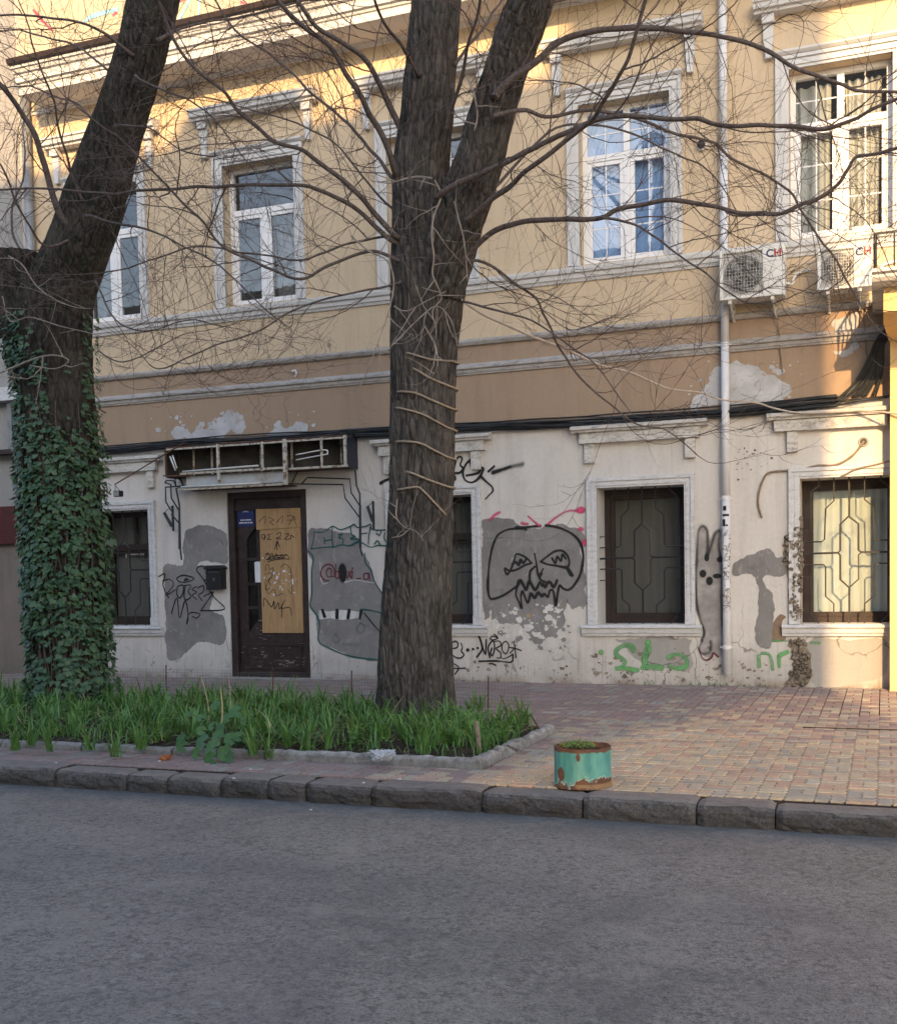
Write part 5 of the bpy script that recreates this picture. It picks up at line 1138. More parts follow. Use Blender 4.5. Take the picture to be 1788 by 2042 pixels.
# ---- bundle of cables along the wall
t = thing('cable_bundle', (-5, YW, 2.95), 'thick bundle of dark cables strung along the wall under the ochre band', 'cables')
zc = [(-10.6, 2.975), (-9.4, 2.96), (-8.4, 2.965), (-7.2, 2.945), (-6.0, 2.955), (-4.8, 2.93), (-3.2, 2.90), (-1.6, 2.895), (-.9, 2.915), (-.45, 2.93)]
for k in range(17):
    dz, dy, ph = RND.uniform(-.06, .06), RND.uniform(.02, .10), RND.random() * 9
    if RND.random() < .25: dz *= 1.5
    P = []
    for i in range(60):
        x = -10.6 + (10.6 - .45) * i / 59
        z = np.interp(x, [a for a, b in zc], [b for a, b in zc]) + dz + .034 * noise.noise(Vector((x * .8 + ph, ph, 0))) + .008 * noise.noise(Vector((x * 3 + ph, ph, 2)))
        P.append(Vector((x, YW - dy - .02 * noise.noise(Vector((x + ph, 3, ph))), z)))
    if k < 11:     # sweep up to the corner of the balcony
        e = at(1772 + RND.uniform(-8, 14), 652 + RND.uniform(-10, 20), YW - .30)
        m_ = RND.uniform(.0, 1)
        P += catmull([P[-1], at(1668 + 24 * m_, 796 - 8 * m_, YW - .06), at(1705 + 18 * m_, 760 - 10 * m_, YW - .09), at(1732 + 10 * m_, 710, YW - .16), at(1748 + 8 * m_, 675, YW - .24), e], 5)[1:]
    else:
        P += [Vector((-.2, YW - .05, 2.94 + dz * .4)), Vector((.03, YW - .04, 2.95 + dz * .4)), Vector((.05, YW - .1, 2.95 + dz * .3))]
    mb = MB(); mb.tube(P, RND.choice((.006, .0075, .009, .011)), 5); mb.build('cable', M['cable'] if k % 5 else M['cable_grey'], t, smooth=True)
mb = MB()
for k in range(5):
    c_ = at(668 + k * 9, 864 + RND.uniform(-4, 4), YW - .12); rr = RND.uniform(.03, .06)
    mb.tube([c_ + Vector((1.5 * rr * math.cos(a * .5), .02 * math.sin(a), rr * .6 * math.sin(a * .5))) for a in range(14)], .005, 5)
mb.build('coil', M['cable'], t, kind='stuff')
t = thing('cable_fan', at(1740, 700, YW - .1), 'mass of black cables fanning up the shaded corner to the balcony', 'cables')
for k in range(16):
    m_ = RND.random(); z0 = RND.uniform(-.03, .05)
    P = catmull([at(1676 + 70 * m_, 792 - 3 * m_ + z0 * 60, YW - .05), at(1712 + 45 * m_, 768 - 14 * m_, YW - .08), at(1738 + 24 * m_, 725, YW - .12), at(1752 + 12 * m_, 685, YW - .2), at(1772 + 12 * m_, 648 + 20 * m_, YW - .3)], 6)
    mb = MB(); mb.tube(P, RND.choice((.005, .007, .009)), 5); mb.build('cable', M['cable'], t, smooth=True)
def run(name, label, cat, pts, r, mat, sub=6):
    P = catmull(pts, sub); mb = MB(); mb.tube(P, r, 7); o = mb.build(name, M[mat], None, smooth=True); o['label'] = label; o['category'] = cat; return o
run('pale_cable', 'long pale cable drooping from the roped tree trunk to the right-hand wall', 'cable', [at(a, b, Y) for a, b, Y in ((920, 598, 8.35), (960, 625, 8.5), (1007, 647, 8.7), (1064, 672, 9.0), (1114, 690, 9.4), (1144, 704, 9.7), (1194, 727, 10.1), (1255, 742, 10.6), (1305, 764, 11.0), (1339, 776, 11.3), (1396, 783, 11.7), (1440, 797, 12.0), (1507, 803, 12.15), (1540, 813, 12.18), (1591, 823, 12.2), (1658, 822, 12.2), (1711, 819, 12.2), (1772, 823, 12.05), (1800, 827, 12.0))], .010, 'cable_pale')
run('conduit', 'brown conduit curving from a wall hole over the fourth window', 'conduit', [at(1440 + a / 3.293, 780 + b / 3.293, YW - .02) for a, b in ((930, 330), (900, 370), (850, 425), (780, 470), (720, 488), (625, 488), (520, 515), (420, 522), (305, 535), (265, 590), (238, 680), (238, 760), (260, 830))], .011, 'conduit')
run('conduit', 'short brown cable slanting up from the fourth window to the pier', 'conduit', [at(1440 + a / 3.293, 780 + b / 3.293, YW - .05) for a, b in ((775, 562), (880, 510), (980, 488), (1060, 468), (1110, 455))], .008, 'conduit')
t = thing('wall_hole', at(1721, 882, YW), 'round pipe hole with a broken rim high on the sunlit wall', 'hole')
c_ = at(1721, 881, YW); mb = MB(); mb.tube([c_ + Vector((.042 * math.cos(a * .349), -.004, .042 * math.sin(a * .349))) for a in range(19)], .011, 6); mb.build('rim', M['cement_pale'], t); mb = MB(); mb.tube([c_ + Vector((0, -.004, 0)), c_ + Vector((0, .01, 0))], .034, 16); mb.build('bore', M['iron'], t)
mb = MB(); p = at(586, 745, YW - .03); mb.tube(catmull([p + Vector((-.03, 0, .03)), p + Vector((.02, 0, .035)), p + Vector((.03, 0, 0)), p + Vector((.0, .02, -.03))], 4), .012, 6); o = mb.build('wall_hook', M['pvc'], None); tag(o, 'small white hook sticking out of the ochre band', 'hook')

# ================================================================== NEIGHBOURS
gh = thing('grey_house', (-12.5, YW, 0), 'dirty grey neighbouring house behind the ivy-clad tree', 'building')
def part(name, mat, par, *bx, bevel=0):
    mb = MB()
    for b in bx: mb.box(*b)
    return mb.build(name, mat, par, bevel=bevel)
part('lower_wall', M['brown_stone'], gh, (-18, XL - .115, YW + .06, YW + 6, -.05, 1.80)); part('boarded_panel', M['maroon'], gh, (-18, -10.96, YW - .01, YW + .059, 1.79, 2.30))
part('middle_wall', M['grey_plaster'], gh, (-18, XL - .115, YW + .06, YW + 6, 1.801, 3.0)); part('eaves', M['gutter'], gh, (-18, XL - .115, YW - .10, YW + .3, 3.001, 3.06)); part('upper_wall', M['grey_plaster'], gh, (-18, XL - .115, YW + .10, YW + 6, 3.061, 9.5))
part('ledge', M['trim_white'], gh, (-18, XL - .14, YW - .06, YW + .099, 3.72, 3.90)); part('wall_post', M['zinc'], gh, (-11.12, -11.05, YW + .02, YW + .098, 3.07, 3.715)); part('roof', M['roof'], gh, (-18.2, XL - .12, YW - .1, YW + 6.2, 9.501, 9.7))
part('window', M['brown_frame'], gh, (-14.2, -13.0, YW + .05, YW + .099, 4.6, 6.4)); part('window', M['brown_frame'], gh, (-16.6, -15.4, YW + .05, YW + .099, 4.6, 6.4))
t = thing('grey_downpipe', (-10.52, YW - .1, 5.6), 'old zinc downpipe with a square hopper at the left corner', 'downpipe')
mb = MB(); mb.tube([(-10.53, YW - .08, .3), (-10.53, YW - .08, 4), (-10.53, YW - .08, 7.62)], .06, 12); mb.build('pipe', M['zinc'], t, smooth=True)
mb = MB(); mb.add([(-10.63, YW - .2, 7.95), (-10.36, YW - .2, 7.95), (-10.36, YW - .01, 7.95), (-10.63, YW - .01, 7.95), (-10.58, YW - .14, 7.62), (-10.45, YW - .14, 7.62), (-10.45, YW - .02, 7.62), (-10.58, YW - .02, 7.62)], [(0, 1, 2, 3), (4, 7, 6, 5), (0, 4, 5, 1), (1, 5, 6, 2), (2, 6, 7, 3), (3, 7, 4, 0)]); mb.build('hopper', M['zinc'], t)
yh = thing('yellow_house', (1.5, YW - .27, 0), 'sunlit yellow neighbouring house with a bay at the right edge', 'building')
part('pier', M['pier'], yh, (.062, 4.0, YW - .27, YW + .4, -.05, 3.56)); part('side_wall', M['pier'], yh, (1.3, 6.0, YW - .26, YW + 6, 3.57, 9.5))
mb = MB(); mb.add([(.0, YW - 1.15, 3.56), (4, YW - 1.15, 3.56), (4, YW - 1.15, 3.78), (.0, YW - 1.15, 3.78), (.0, YW - .9, 3.5), (4, YW - .9, 3.5), (.09, YW + .2, 3.42), (4, YW + .2, 3.42), (.02, YW + .2, 3.78), (4, YW + .2, 3.78)],
   [(0, 1, 2, 3), (0, 4, 5, 1), (4, 6, 7, 5), (0, 3, 8, 6, 4), (3, 2, 9, 8), (6, 8, 9, 7), (1, 5, 7, 9, 2)]); mb.build('bay_base', M['pier'], yh)
mb = MB(); mb.profile([(0, 3.781), (1.28, 3.781), (1.33, 3.80), (1.36, 3.83), (1.36, 3.86), (1.40, 3.87), (1.40, 3.90), (0, 3.91)], -.10, 4.0, YW); mb.build('balcony_slab', M['trim_clean'], yh)
mb = MB(); mb.box(-.085, -.07, YW - 1.37, YW, 4.20, 4.22); mb.box(-.085, 4, YW - 1.385, YW - 1.365, 4.20, 4.22); rl = mb.build('balcony_rail', M['iron'], yh)
for k in range(9):
    y = YW - .1 - k * .155; mb = MB(); mb.tube(catmull([(-.078, y, 3.91), (-.078, y + .03, 4.05), (-.078, y - .03, 4.12), (-.078, y, 4.20)], 3), .008, 5); mb.build('baluster', M['iron'], rl)
for k in range(24):
    mb = MB(); mb.tube([(-.06 + k * .15, YW - 1.375, 3.91), (-.06 + k * .15, YW - 1.375, 4.20)], .008, 5); mb.build('baluster', M['iron'], rl)

part('plinth', M['trim_grey'], yh, (.20, 4.02, YW - .31, YW - .271, -.05, .42))
for x in (1.35, 2.95):
    mb = MB(); framebox(mb, x - .55, x + .55, .80, 2.50, .10, YW - .30, YW - .268); mb.box(x - .62, x + .62, YW - .36, YW - .268, .74, .799); w = mb.build('window', M['trim_clean'], yh)
    mb = MB(); framebox(mb, x - .449, x + .449, .801, 2.399, .06, YW - .29, YW - .269); mb.box(x - .03, x + .03, YW - .29, YW - .2695, .862, 2.338); mb.build('sash', M['brown_frame'], w)
    mb = MB(); mb.box(x - .39, x + .39, YW - .275, YW - .2705, .861, 2.339); mb.build('pane', M['ac_dark'], w)
# ---- the house across the street: its roofline throws the shade that covers the lower facade
ob = thing('opposite_house', (-1, -8, 0), 'tall plastered house across the street behind the viewer', 'building')
OY = -8.0; KX, KZ_ = math.tan(SUN_AZ), math.tan(SUN_EL) / math.cos(SUN_AZ)
DX_, DZ_ = KX * (YW - OY), KZ_ * (YW - OY)
def sh(x): return x + DX_
def shz(z): return z + DZ_
GX, GZ0, GZ1 = 1.30, 5.95, 8.30       # added opening in the unseen wall, shaped to let a sun patch onto the paving
mb = MB(); mb.box(sh(-11.2), GX, OY - 9, OY, -.3, shz(6.67)); mb.box(GX + .001, sh(-.53), OY - 2, OY, -.3, GZ0); mb.box(GX + .001, sh(-.53), OY - .3, OY, GZ1, shz(6.67)); mb.build('wall', M['far_wall'], ob)
mb = MB(); mb.prism([(GX + .001, GZ0 + .001), (1.52, 6.08), (3.80, 7.85), (4.30, GZ1 - .001), (GX + .001, GZ1 - .001)], OY - .25, OY - .02); mb.build('sun_patch_mask', M['far_wall'], ob)  # added slanted slab, cuts the left edge of the sun patch
mb = MB(); x = GX + .05
while x < sh(-.53) - .02: mb.box(x, x + .066, OY - .30, OY - .27, GZ0 + .001, GZ1 + .2); x += .10
mb.build('sun_patch_slats', M['trim_clean'], ob, kind='stuff')  # added slats out of view, they dim the sun patch on the paving
mb = MB(); mb.box(-60, sh(-11.21), OY - 9, OY - .3, -.3, shz(2.2)); mb.build('low_wing', M['far_wall'], ob)
mb = MB(); mb.box(sh(-2.42), sh(-.53), OY - 3, OY - .002, shz(6.67) + .001, shz(10.5)); mb.build('stair_tower', M['far_wall'], ob)
for xa, xb, dz in ((-8.13, -6.45, .38), (-5.6, -4.1, .32), (-3.35, -2.43, .25)):
    mb = MB(); mb.box(sh(xa), sh(xb), OY - 2.5, OY - .03, shz(6.67) + .001, shz(6.67) + dz); mb.build('dormer', M['roof'], ob)
for x in (-5.1, -3.8, -2.1, -.4, 3.0):
    for z in ((1.4, 5.0, 8.9) if x < 1 else (1.4, 8.9)):
        mb = MB(); mb.box(x - .5, x + .5, OY + .001, OY + .04, z, z + 1.8); w_ = mb.build('window', M['trim_clean'], ob)
        mb = MB(); mb.box(x - .42, x + .42, OY + .0401, OY + .045, z + .08, z + 1.72); mb.build('pane', M['room'], w_)
mb = MB(); mb.box(-60, 60, -8.0, -6.0, -.3, 0.0); struct('far_pavement', mb, M['cement'])

# ================================================================== TREES
def depth_at(p): return proj(p)[2]
def resample(P, R, step):
    out, ro = [P[0]], [R[0]]
    for a, b, r0, r1 in zip(P[:-1], P[1:], R[:-1], R[1:]):
        L = (b - a).length; m = max(1, int(round(L / step)))
        for k in range(1, m + 1): out.append(a + (b - a) * (k / m)); ro.append(r0 + (r1 - r0) * k / m)
    return out, ro
RAD = {}
def bark_tube(mb, P, R, sides, amp, seed, freq=9.0, base_flare=0.0, lump=.04):
    if mb.a is None: mb.a = []
    P2 = catmull([Vector((p.x, p.y, p.z)) for p in P], 6); t_ = np.linspace(0, len(P) - 1, len(P2)); R2 = list(np.interp(t_, range(len(P)), R))
    P3, R3 = resample(P2, R2, .028); n = len(P3); ref = None; b0 = len(mb.v); sd = Vector((seed * 7.3, seed * 3.1, seed))
    for i, p in enumerate(P3):
        t = P3[min(i + 1, n - 1)] - P3[max(i - 1, 0)]; t.normalize()
        if ref is None: ref = (Vector((0, -1, 0)) - t * t.dot(Vector((0, -1, 0)))).normalized()
        ref = (ref - t * ref.dot(t)).normalized(); b = t.cross(ref); s_ = i * .028
        fl = base_flare * max(0, 1 - s_ / .50) ** 2.4
        for k in range(sides):
            a = 2 * math.pi * k / sides; ca, sa = math.cos(a), math.sin(a)
            q = Vector((ca * freq, sa * freq, s_ * 1.9)) * (R3[i] / .3) ** .0 + sd
            q.x += .8 * noise.noise(Vector((ca * 2, sa * 2, s_ * 2.2)) + sd)
            n1 = noise.noise(q); n2 = noise.noise(Vector((q.x * 2.3, q.y * 2.3, q.z * 3.0)))
            ridge = (1 - min(1, abs(n1) * 2.6)) ** 2      # narrow furrows
            lu = noise.noise(Vector((ca * 1.6, sa * 1.6, s_ * 1.1)) + sd)
            mb.a.append((ridge, ridge, ridge, 1))
            r = R3[i] * (1 + lump * lu + fl * (.75 + .35 * math.cos(5 * a + seed))) + amp * (.45 - 1.2 * ridge + .5 * n2)
            RAD.setdefault(seed, []).append(r); mb.v.append(tuple(p + (ref * ca + b * sa) * r))
    for i in range(n - 1):
        for k in range(sides): k2 = (k + 1) % sides; mb.f.append((b0 + i * sides + k, b0 + i * sides + k2, b0 + (i + 1) * sides + k2, b0 + (i + 1) * sides + k))
    mb.f.append(tuple(b0 + (n - 1) * sides + k for k in range(sides)))
    return P3, R3
def trace(pts, Y0, Y1=None):
    """pts: (px, py, r_px) -> world centreline and radii at depth Y0..Y1"""
    Y1 = Y0 if Y1 is None else Y1; P, R = [], []
    for i, (x, y, r) in enumerate(pts):
        p = at(x, y, Y0 + (Y1 - Y0) * i / max(1, len(pts) - 1)); P.append(p); R.append(r * depth_at(p) / FPX)
    return P, R
TY, LY = 8.56, 8.83
# ---- middle tree
mt = thing('tree', (-3.57, TY, 0), 'bare forked tree in the middle with pale rope wound round its trunk', 'tree')
mb = MB()
P, R = trace([(829, 1462, 79), (829, 1400, 76), (829, 1300, 72), (833, 1150, 67), (839, 1000, 62), (841, 900, 63), (843, 800, 63), (846, 700, 64), (852, 600, 72), (853, 520, 74), (846, 430, 64), (838, 350, 55), (848, 250, 51), (857, 150, 49), (865, 50, 48), (869, 0, 47), (878, -200, 43), (890, -450, 36)], TY)
MT_P, MT_R = bark_tube(mb, P, R, 150, .019, 1, 8, .22)
trunk = mb.build('trunk', M['bark'], mt, smooth=True, recalc=False)
mb = MB(); P, R = trace([(872, 590, 52), (884, 520, 55), (914, 430, 52), (946, 350, 48), (974, 250, 44), (1005, 150, 41), (1040, 50, 43), (1058, 0, 42), (1105, -150, 37), (1180, -400, 28)], TY - .06, TY - .35)
F_P, F_R = bark_tube(mb, P, R, 120, .020, 2, 7); mb.build('trunk_fork', M['bark'], mt, smooth=True, recalc=False)
# ---- left tree
lt = thing('tree', (-7.29, LY, 0), 'dark leaning tree on the left with an ivy-covered trunk and a sawn-off stub', 'tree')
mb = MB(); P, R = trace([(150, 1432, 76), (148, 1400, 72), (140, 1300, 68), (134, 1100, 72), (127, 1000, 72), (122, 900, 72), (115, 800, 72), (108, 700, 73), (112, 620, 70), (126, 565, 66), (150, 510, 62), (172, 450, 61), (188, 400, 60), (218, 300, 52), (252, 200, 48), (283, 100, 47), (306, 0, 49), (338, -150, 42), (388, -400, 30)], LY)
LT_P, LT_R = bark_tube(mb, P, R, 130, .015, 3, 8, .12); mb.build('trunk', M['bark_moss'], lt, smooth=True, recalc=False)
mb = MB(); P, R = trace([(92, 760, 46), (70, 690, 56), (48, 620, 58), (34, 560, 58), (30, 510, 56)], LY - .03)
LS_P, LS_R = bark_tube(mb, P, R, 80, .018, 4, 7); mb.build('cut_stub', M['bark_moss'], lt, smooth=True, recalc=False)

# ---- limbs traced from the picture, each with its own distance
class Twigs:
    def __init__(s): s.mb = MB(); s.n = 0; s.pale = MB()
TW = {'m': Twigs(), 'l': Twigs()}
def grow(tw, p, d, L, r, lvl, rr, pale=False, zmin=3.15):
    """zigzag shoot with short spurs, as honey locusts make them"""
    m = tw.pale if pale else tw.mb
    pts, rs = [p.copy()], [r]; s_ = 0; sgn = rr.choice((-1, 1)); step = rr.uniform(.045, .075)
    side = d.cross(Vector((rr.uniform(-1, 1), rr.uniform(-1, 1), rr.uniform(-1, 1))))
    if side.length < .01: side = d.orthogonal()
    side.normalize(); ph = Vector((rr.random() * 40, rr.random() * 40, 0)); drift = Vector((rr.gauss(0, .035), rr.gauss(0, .035), rr.gauss(.0, .045)))
    while s_ < L:
        d = (d + drift + side * sgn * rr.uniform(.06, .24) + Vector((rr.gauss(0, .05), rr.gauss(0, .05), rr.gauss(0, .05)))).normalized(); sgn = -sgn
        nv = noise.noise_vector(p * 2.6 + ph); d = (d + nv * .10).normalized()
        st = step * rr.uniform(.6, 1.4); p = p + d * st; s_ += st; k = max(.34, 1 - s_ / L * .7)
        if p.z < zmin and d.z < .1: d.z += .22
        if p.y > YW - .25: d.y = -abs(d.y)
        pts.append(p.copy()); rs.append(r * k)
        if lvl > 0 and rr.random() < .30 and s_ > .08:
            c = (d * 1.0 + side * sgn * rr.uniform(.4, 1.0) + Vector((rr.gauss(0, .3), rr.gauss(0, .3), rr.gauss(-.03, .3)))).normalized()
            grow(tw, p, c, rr.uniform(.15, .75) * (1 if lvl > 1 else .6), max(.0021, r * k * .66), lvl - 1, rr, pale, zmin)
        elif rr.random() < .14:
            c = (d * .3 + Vector((rr.gauss(0, 1), rr.gauss(0, 1), rr.gauss(0, 1)))).normalized(); m.tube([p, p + c * rr.uniform(.012, .035)], [r * k * .9, .0008], 3, False)
    m.tube(pts, rs, 4 if r > .0045 else 3, False); tw.n += len(pts)
def limb(tree, key, pts, r0, r1, Y0, Y1, seed, dens=1.0, tl=(.5, 1.7), name='branch', start=0, mat='branch', bow=0.0):
    rr = random.Random(seed); n = len(pts); P = []
    for i, (x, y) in enumerate(pts):
        t = i / (n - 1); P.append(at(x, y, Y0 + (Y1 - Y0) * t + bow * math.sin(math.pi * t)))
    Q = catmull(P, 5); m = len(Q); D = depth_at(Q[0]) / FPX
    for i in range(1, m - 1): Q[i] = Q[i] + noise.noise_vector(Q[i] * 5 + Vector((seed, 0, 0))) * .012 + noise.noise_vector(Q[i] * 1.7 + Vector((seed, 0, 9))) * .02
    R = [(.78 * r0 + (.72 * r1 - .78 * r0) * (i / (m - 1)) ** .6) * D for i in range(m)]; R = [r * (1 + (.35 if i == 0 else 0)) * (1 + .10 * noise.noise(Q[i] * 6)) for i, r in enumerate(R)]
    mb = MB(); mb.tube(Q, R, 9 if r0 > 4 else 6); mb.build(name, M[mat], tree, smooth=True)
    acc = 0
    for i in range(1, m):
        t = Q[i] - Q[i - 1]; L = t.length; t = t.normalized() if L > 0 else Vector((1, 0, 0)); acc += L * dens * 4.9
        while acc > 1:
            acc -= 1
            if i < m * .06: continue
            q = Q[i - 1] + (Q[i] - Q[i - 1]) * rr.random(); s_ = Vector((rr.gauss(0, 1), rr.gauss(0, .8), rr.gauss(-.1, 1))); s_ -= t * s_.dot(t)
            if s_.length < .1: continue
            d = (t * rr.uniform(.5, 1.5) + s_.normalized()).normalized()
            grow(TW[key], q, d, rr.uniform(*tl), min(R[i] * .6, rr.uniform(.0036, .0066)), 2, rr, False, min(3.15, q.z - .05 if q.z > 2.2 else 2.2))
    # tip runs on as a shoot
    grow(TW[key], Q[-1], (Q[-1] - Q[-3]).normalized(), rr.uniform(.5, 1.0), R[-1] * .9, 2, rr)
ml = [
 ([(800, 262), (772, 201), (752, 158), (728, 117), (685, 84), (638, 54), (604, 13), (560, -40)], 9, 5, TY - .1, TY - .9),
 ([(795, 360), (785, 332), (765, 278), (738, 232), (722, 198), (691, 148), (658, 97), (614, 64), (570, 20), (520, -40)], 10, 5, TY - .15, TY - 1.3),
 ([(795, 372), (782, 352), (755, 312), (728, 285), (695, 248), (661, 215), (624, 188), (594, 161), (540, 112), (470, 62), (420, -20)], 6, 3, TY, TY + .9),
 ([(800, 480), (782, 466), (745, 426), (718, 393), (674, 356), (628, 319), (600, 299), (550, 279), (503, 242), (470, 215), (446, 181), (396, 144), (352, 91), (322, 20), (309, -20)], 8, 3.5, TY - .2, TY - 1.6),
 ([(800, 490), (778, 476), (748, 450), (718, 423), (678, 396), (634, 379), (600, 369), (503, 371), (406, 371), (352, 374), (312, 379), (242, 386), (188, 383), (100, 377), (0, 378)], 7.5, 3, TY - .2, TY - 1.1),
 ([(800, 520), (770, 505), (735, 500), (660, 525), (600, 553), (537, 537), (503, 520), (463, 503), (430, 477), (403, 440), (369, 409), (339, 376), (302, 339), (265, 299), (225, 265)], 5, 2.6, TY - .25, TY - 1.4),
 ([(800, 470), (775, 473), (700, 485), (644, 503), (594, 517), (500, 505), (400, 492), (300, 520), (200, 545)], 4, 2.2, TY - .1, TY - .7),
 ([(800, 560), (760, 570), (690, 585), (600, 612), (520, 660), (430, 690), (330, 735), (300, 728)], 3.4, 1.8, TY - .25, TY - 1.0),
 ([(800, 430), (740, 380), (680, 300), (610, 250), (520, 225), (420, 195)], 4, 2, TY + .2, TY + 1.4),
 ([(985, 195), (1005, 171), (1046, 141), (1079, 111), (1103, 87), (1143, 70), (1187, 60), (1237, 59), (1299, 54), (1362, 60), (1406, 67), (1443, 75), (1490, 84), (1537, 104), (1574, 127), (1601, 141), (1634, 154), (1675, 168), (1711, 181), (1790, 183)], 11, 4, TY - .4, TY - .2),
 ([(930, 440), (978, 399), (1012, 372), (1039, 346), (1079, 319), (1136, 275), (1170, 245), (1187, 228), (1203, 201), (1223, 168), (1250, 117), (1267, 67), (1287, 0), (1305, -60)], 8, 4, TY - .35, TY - 1.5),
 ([(870, 390), (886, 379), (930, 356), (963, 339), (1024, 312), (1081, 285), (1131, 262), (1194, 240), (1255, 232), (1322, 235), (1383, 232), (1416, 240), (1456, 245), (1524, 248), (1607, 253), (1658, 252), (1708, 238), (1742, 218), (1800, 190)], 9, 4, TY - .38, TY - 1.0),
 ([(985, 232), (1022, 221), (1052, 218), (1086, 231), (1136, 225), (1187, 222), (1230, 228), (1272, 236), (1322, 258), (1356, 272), (1389, 278), (1430, 289), (1450, 309), (1490, 332), (1524, 346), (1557, 369), (1581, 389), (1594, 416), (1611, 443), (1634, 476), (1664, 517), (1691, 564), (1725, 620)], 6, 2.6, TY - .4, TY + .9),
 ([(905, 535), (930, 510), (956, 480), (997, 456), (1037, 445), (1081, 440), (1131, 438), (1194, 436), (1228, 416), (1272, 406), (1322, 399), (1373, 401), (1423, 411), (1473, 423), (1524, 425), (1557, 426), (1591, 413), (1634, 393), (1668, 369), (1685, 339), (1705, 309), (1742, 302), (1800, 292)], 8.5, 3.6, TY - .15, TY - .9),
 ([(870, 528), (889, 523), (930, 520), (956, 520), (990, 537), (1027, 567), (1064, 594), (1081, 624), (1101, 664), (1114, 690), (1131, 714), (1158, 751), (1188, 784), (1222, 811), (1262, 845), (1302, 855), (1329, 861), (1356, 878), (1389, 907)], 5, 1.8, TY - .25, TY + .6),
 ([(1190, 437), (1228, 441), (1272, 453), (1322, 483), (1362, 517), (1406, 547), (1443, 577), (1483, 601), (1520, 606)], 4, 2, TY - .5, TY - 1.2),
 ([(940, 420), (1010, 345), (1055, 300), (1110, 255), (1180, 250), (1260, 265), (1330, 300), (1400, 330)], 5, 2.4, TY + .1, TY + 1.6),
 ([(920, 600), (985, 615), (1060, 640), (1140, 690), (1190, 730), (1240, 800)], 3.4, 1.6, TY - .2, TY - .8),
 ([(890, 260), (915, 170), (930, 90), (950, 20), (960, -40)], 6, 3, TY - .2, TY - .9), ([(905, 130), (960, 60), (1010, -20)], 5, 3, TY, TY + 1.0), ([(835, 150), (800, 90), (760, 40), (740, -30)], 6, 3, TY - .2, TY - 1.2),
 ([(1060, 20), (1150, -10), (1260, -30), (1400, -60)], 6, 3, TY - .3, TY + .6), ([(880, -180), (800, -330), (700, -430)], 14, 8, TY, TY - .6), ([(880, -120), (760, -230), (600, -300), (470, -420)], 13, 6, TY, TY + .6), ([(1100, -140), (1230, -260), (1420, -330)], 12, 5, TY - .4, TY + .2),
 ([(1085, -80), (1200, -120), (1330, -170), (1500, -190), (1650, -150)], 9, 4, TY - .3, TY - 1.0), ([(880, -260), (960, -360), (1010, -480)], 12, 7, TY, TY - .5)]
for i, (pl, r0, r1, y0, y1) in enumerate(ml): limb(mt, 'm', pl, r0, r1, y0, y1, 100 + i, .82 if min(p[1] for p in pl) > -100 else .4)
ll = [
 ([(150, 455), (124, 430), (104, 379), (84, 319), (67, 265), (40, 221), (17, 188), (-5, 165), (-50, 120)], 10, 6, LY - .2, LY - .9),
 ([(165, 400), (144, 349), (134, 302), (117, 255), (111, 208), (97, 174), (80, 134), (60, 60)], 4, 2, LY - .3, LY - 1.2),
 ([(265, 110), (235, 84), (201, 60), (151, 40), (67, 33), (0, 30)], 5, 2.5, LY - .2, LY - .8), ([(315, 80), (342, 64), (403, 44), (470, 34), (537, 20), (620, 0)], 5, 2.5, LY - .2, LY + .8),
 ([(240, 160), (180, 110), (120, 80), (40, 60), (-20, 70)], 4, 2, LY + .1, LY + 1.0), ([(205, 260), (160, 210), (110, 190), (50, 170), (-10, 180)], 3.4, 2, LY + .2, LY + 1.2),
 ([(150, 470), (90, 490), (40, 420), (10, 340), (-20, 290)], 4, 2, LY - .2, LY - 1.3), ([(60, 520), (30, 480), (20, 420), (45, 360), (50, 300)], 4, 2.4, LY - .1, LY + .3),
 ([(270, 150), (330, 180), (380, 200), (430, 240), (500, 330)], 3.2, 1.8, LY - .3, LY - 1.0), ([(310, -40), (420, -100), (560, -160)], 10, 5, LY, LY + .6), ([(320, -80), (240, -180), (120, -260)], 12, 6, LY, LY - .5),
 ([(170, 430), (260, 450), (330, 470), (420, 520), (500, 590), (560, 640)], 3.4, 1.6, LY - .4, LY - 1.4), ([(190, 560), (230, 640), (300, 660), (380, 640), (440, 650)], 2.6, 1.4, LY - .3, LY - .8),
 ([(230, 250), (300, 255), (360, 300), (430, 310)], 2.8, 1.5, LY - .4, LY - 1.1), ([(195, 700), (240, 720), (300, 700), (370, 665)], 2.2, 1.3, LY - .3, LY - .6)]
for i, (pl, r0, r1, y0, y1) in enumerate(ll): limb(lt, 'l', pl, r0, r1, y0, y1, 300 + i, .8)
# pale hanging shoots on the trunks
def pale(key, pts, r, Y, seed):
    rr = random.Random(seed); D = depth_at(at(pts[0][0], pts[0][1], Y)) / FPX; Q = catmull([at(x, y, Y + rr.uniform(-.05, .05)) for x, y in pts], 4); TW[key].pale.tube(Q, [r * D * .72 * (1 - .6 * i / len(Q)) * (1 + .25 * noise.noise(Q[i] * 12)) for i in range(len(Q))], 5, False)
    for q in Q[2::4]: grow(TW[key], q, Vector((rr.gauss(0, 1), rr.gauss(-.3, .4), rr.gauss(0, 1))).normalized(), rr.uniform(.1, .4), r * D * .5, 1, rr, True)
pale('m', [(866, 358), (879, 390), (865, 430), (860, 470), (865, 510), (862, 545), (872, 570), (880, 595), (862, 620), (870, 660), (862, 700)], 3.0, TY - .42, 1)
pale('m', [(862, 355), (830, 352), (800, 358), (775, 365), (740, 360)], 3.2, TY - .42, 2); pale('m', [(905, 400), (915, 440), (925, 480), (930, 530), (932, 560)], 2.6, TY - .4, 3)
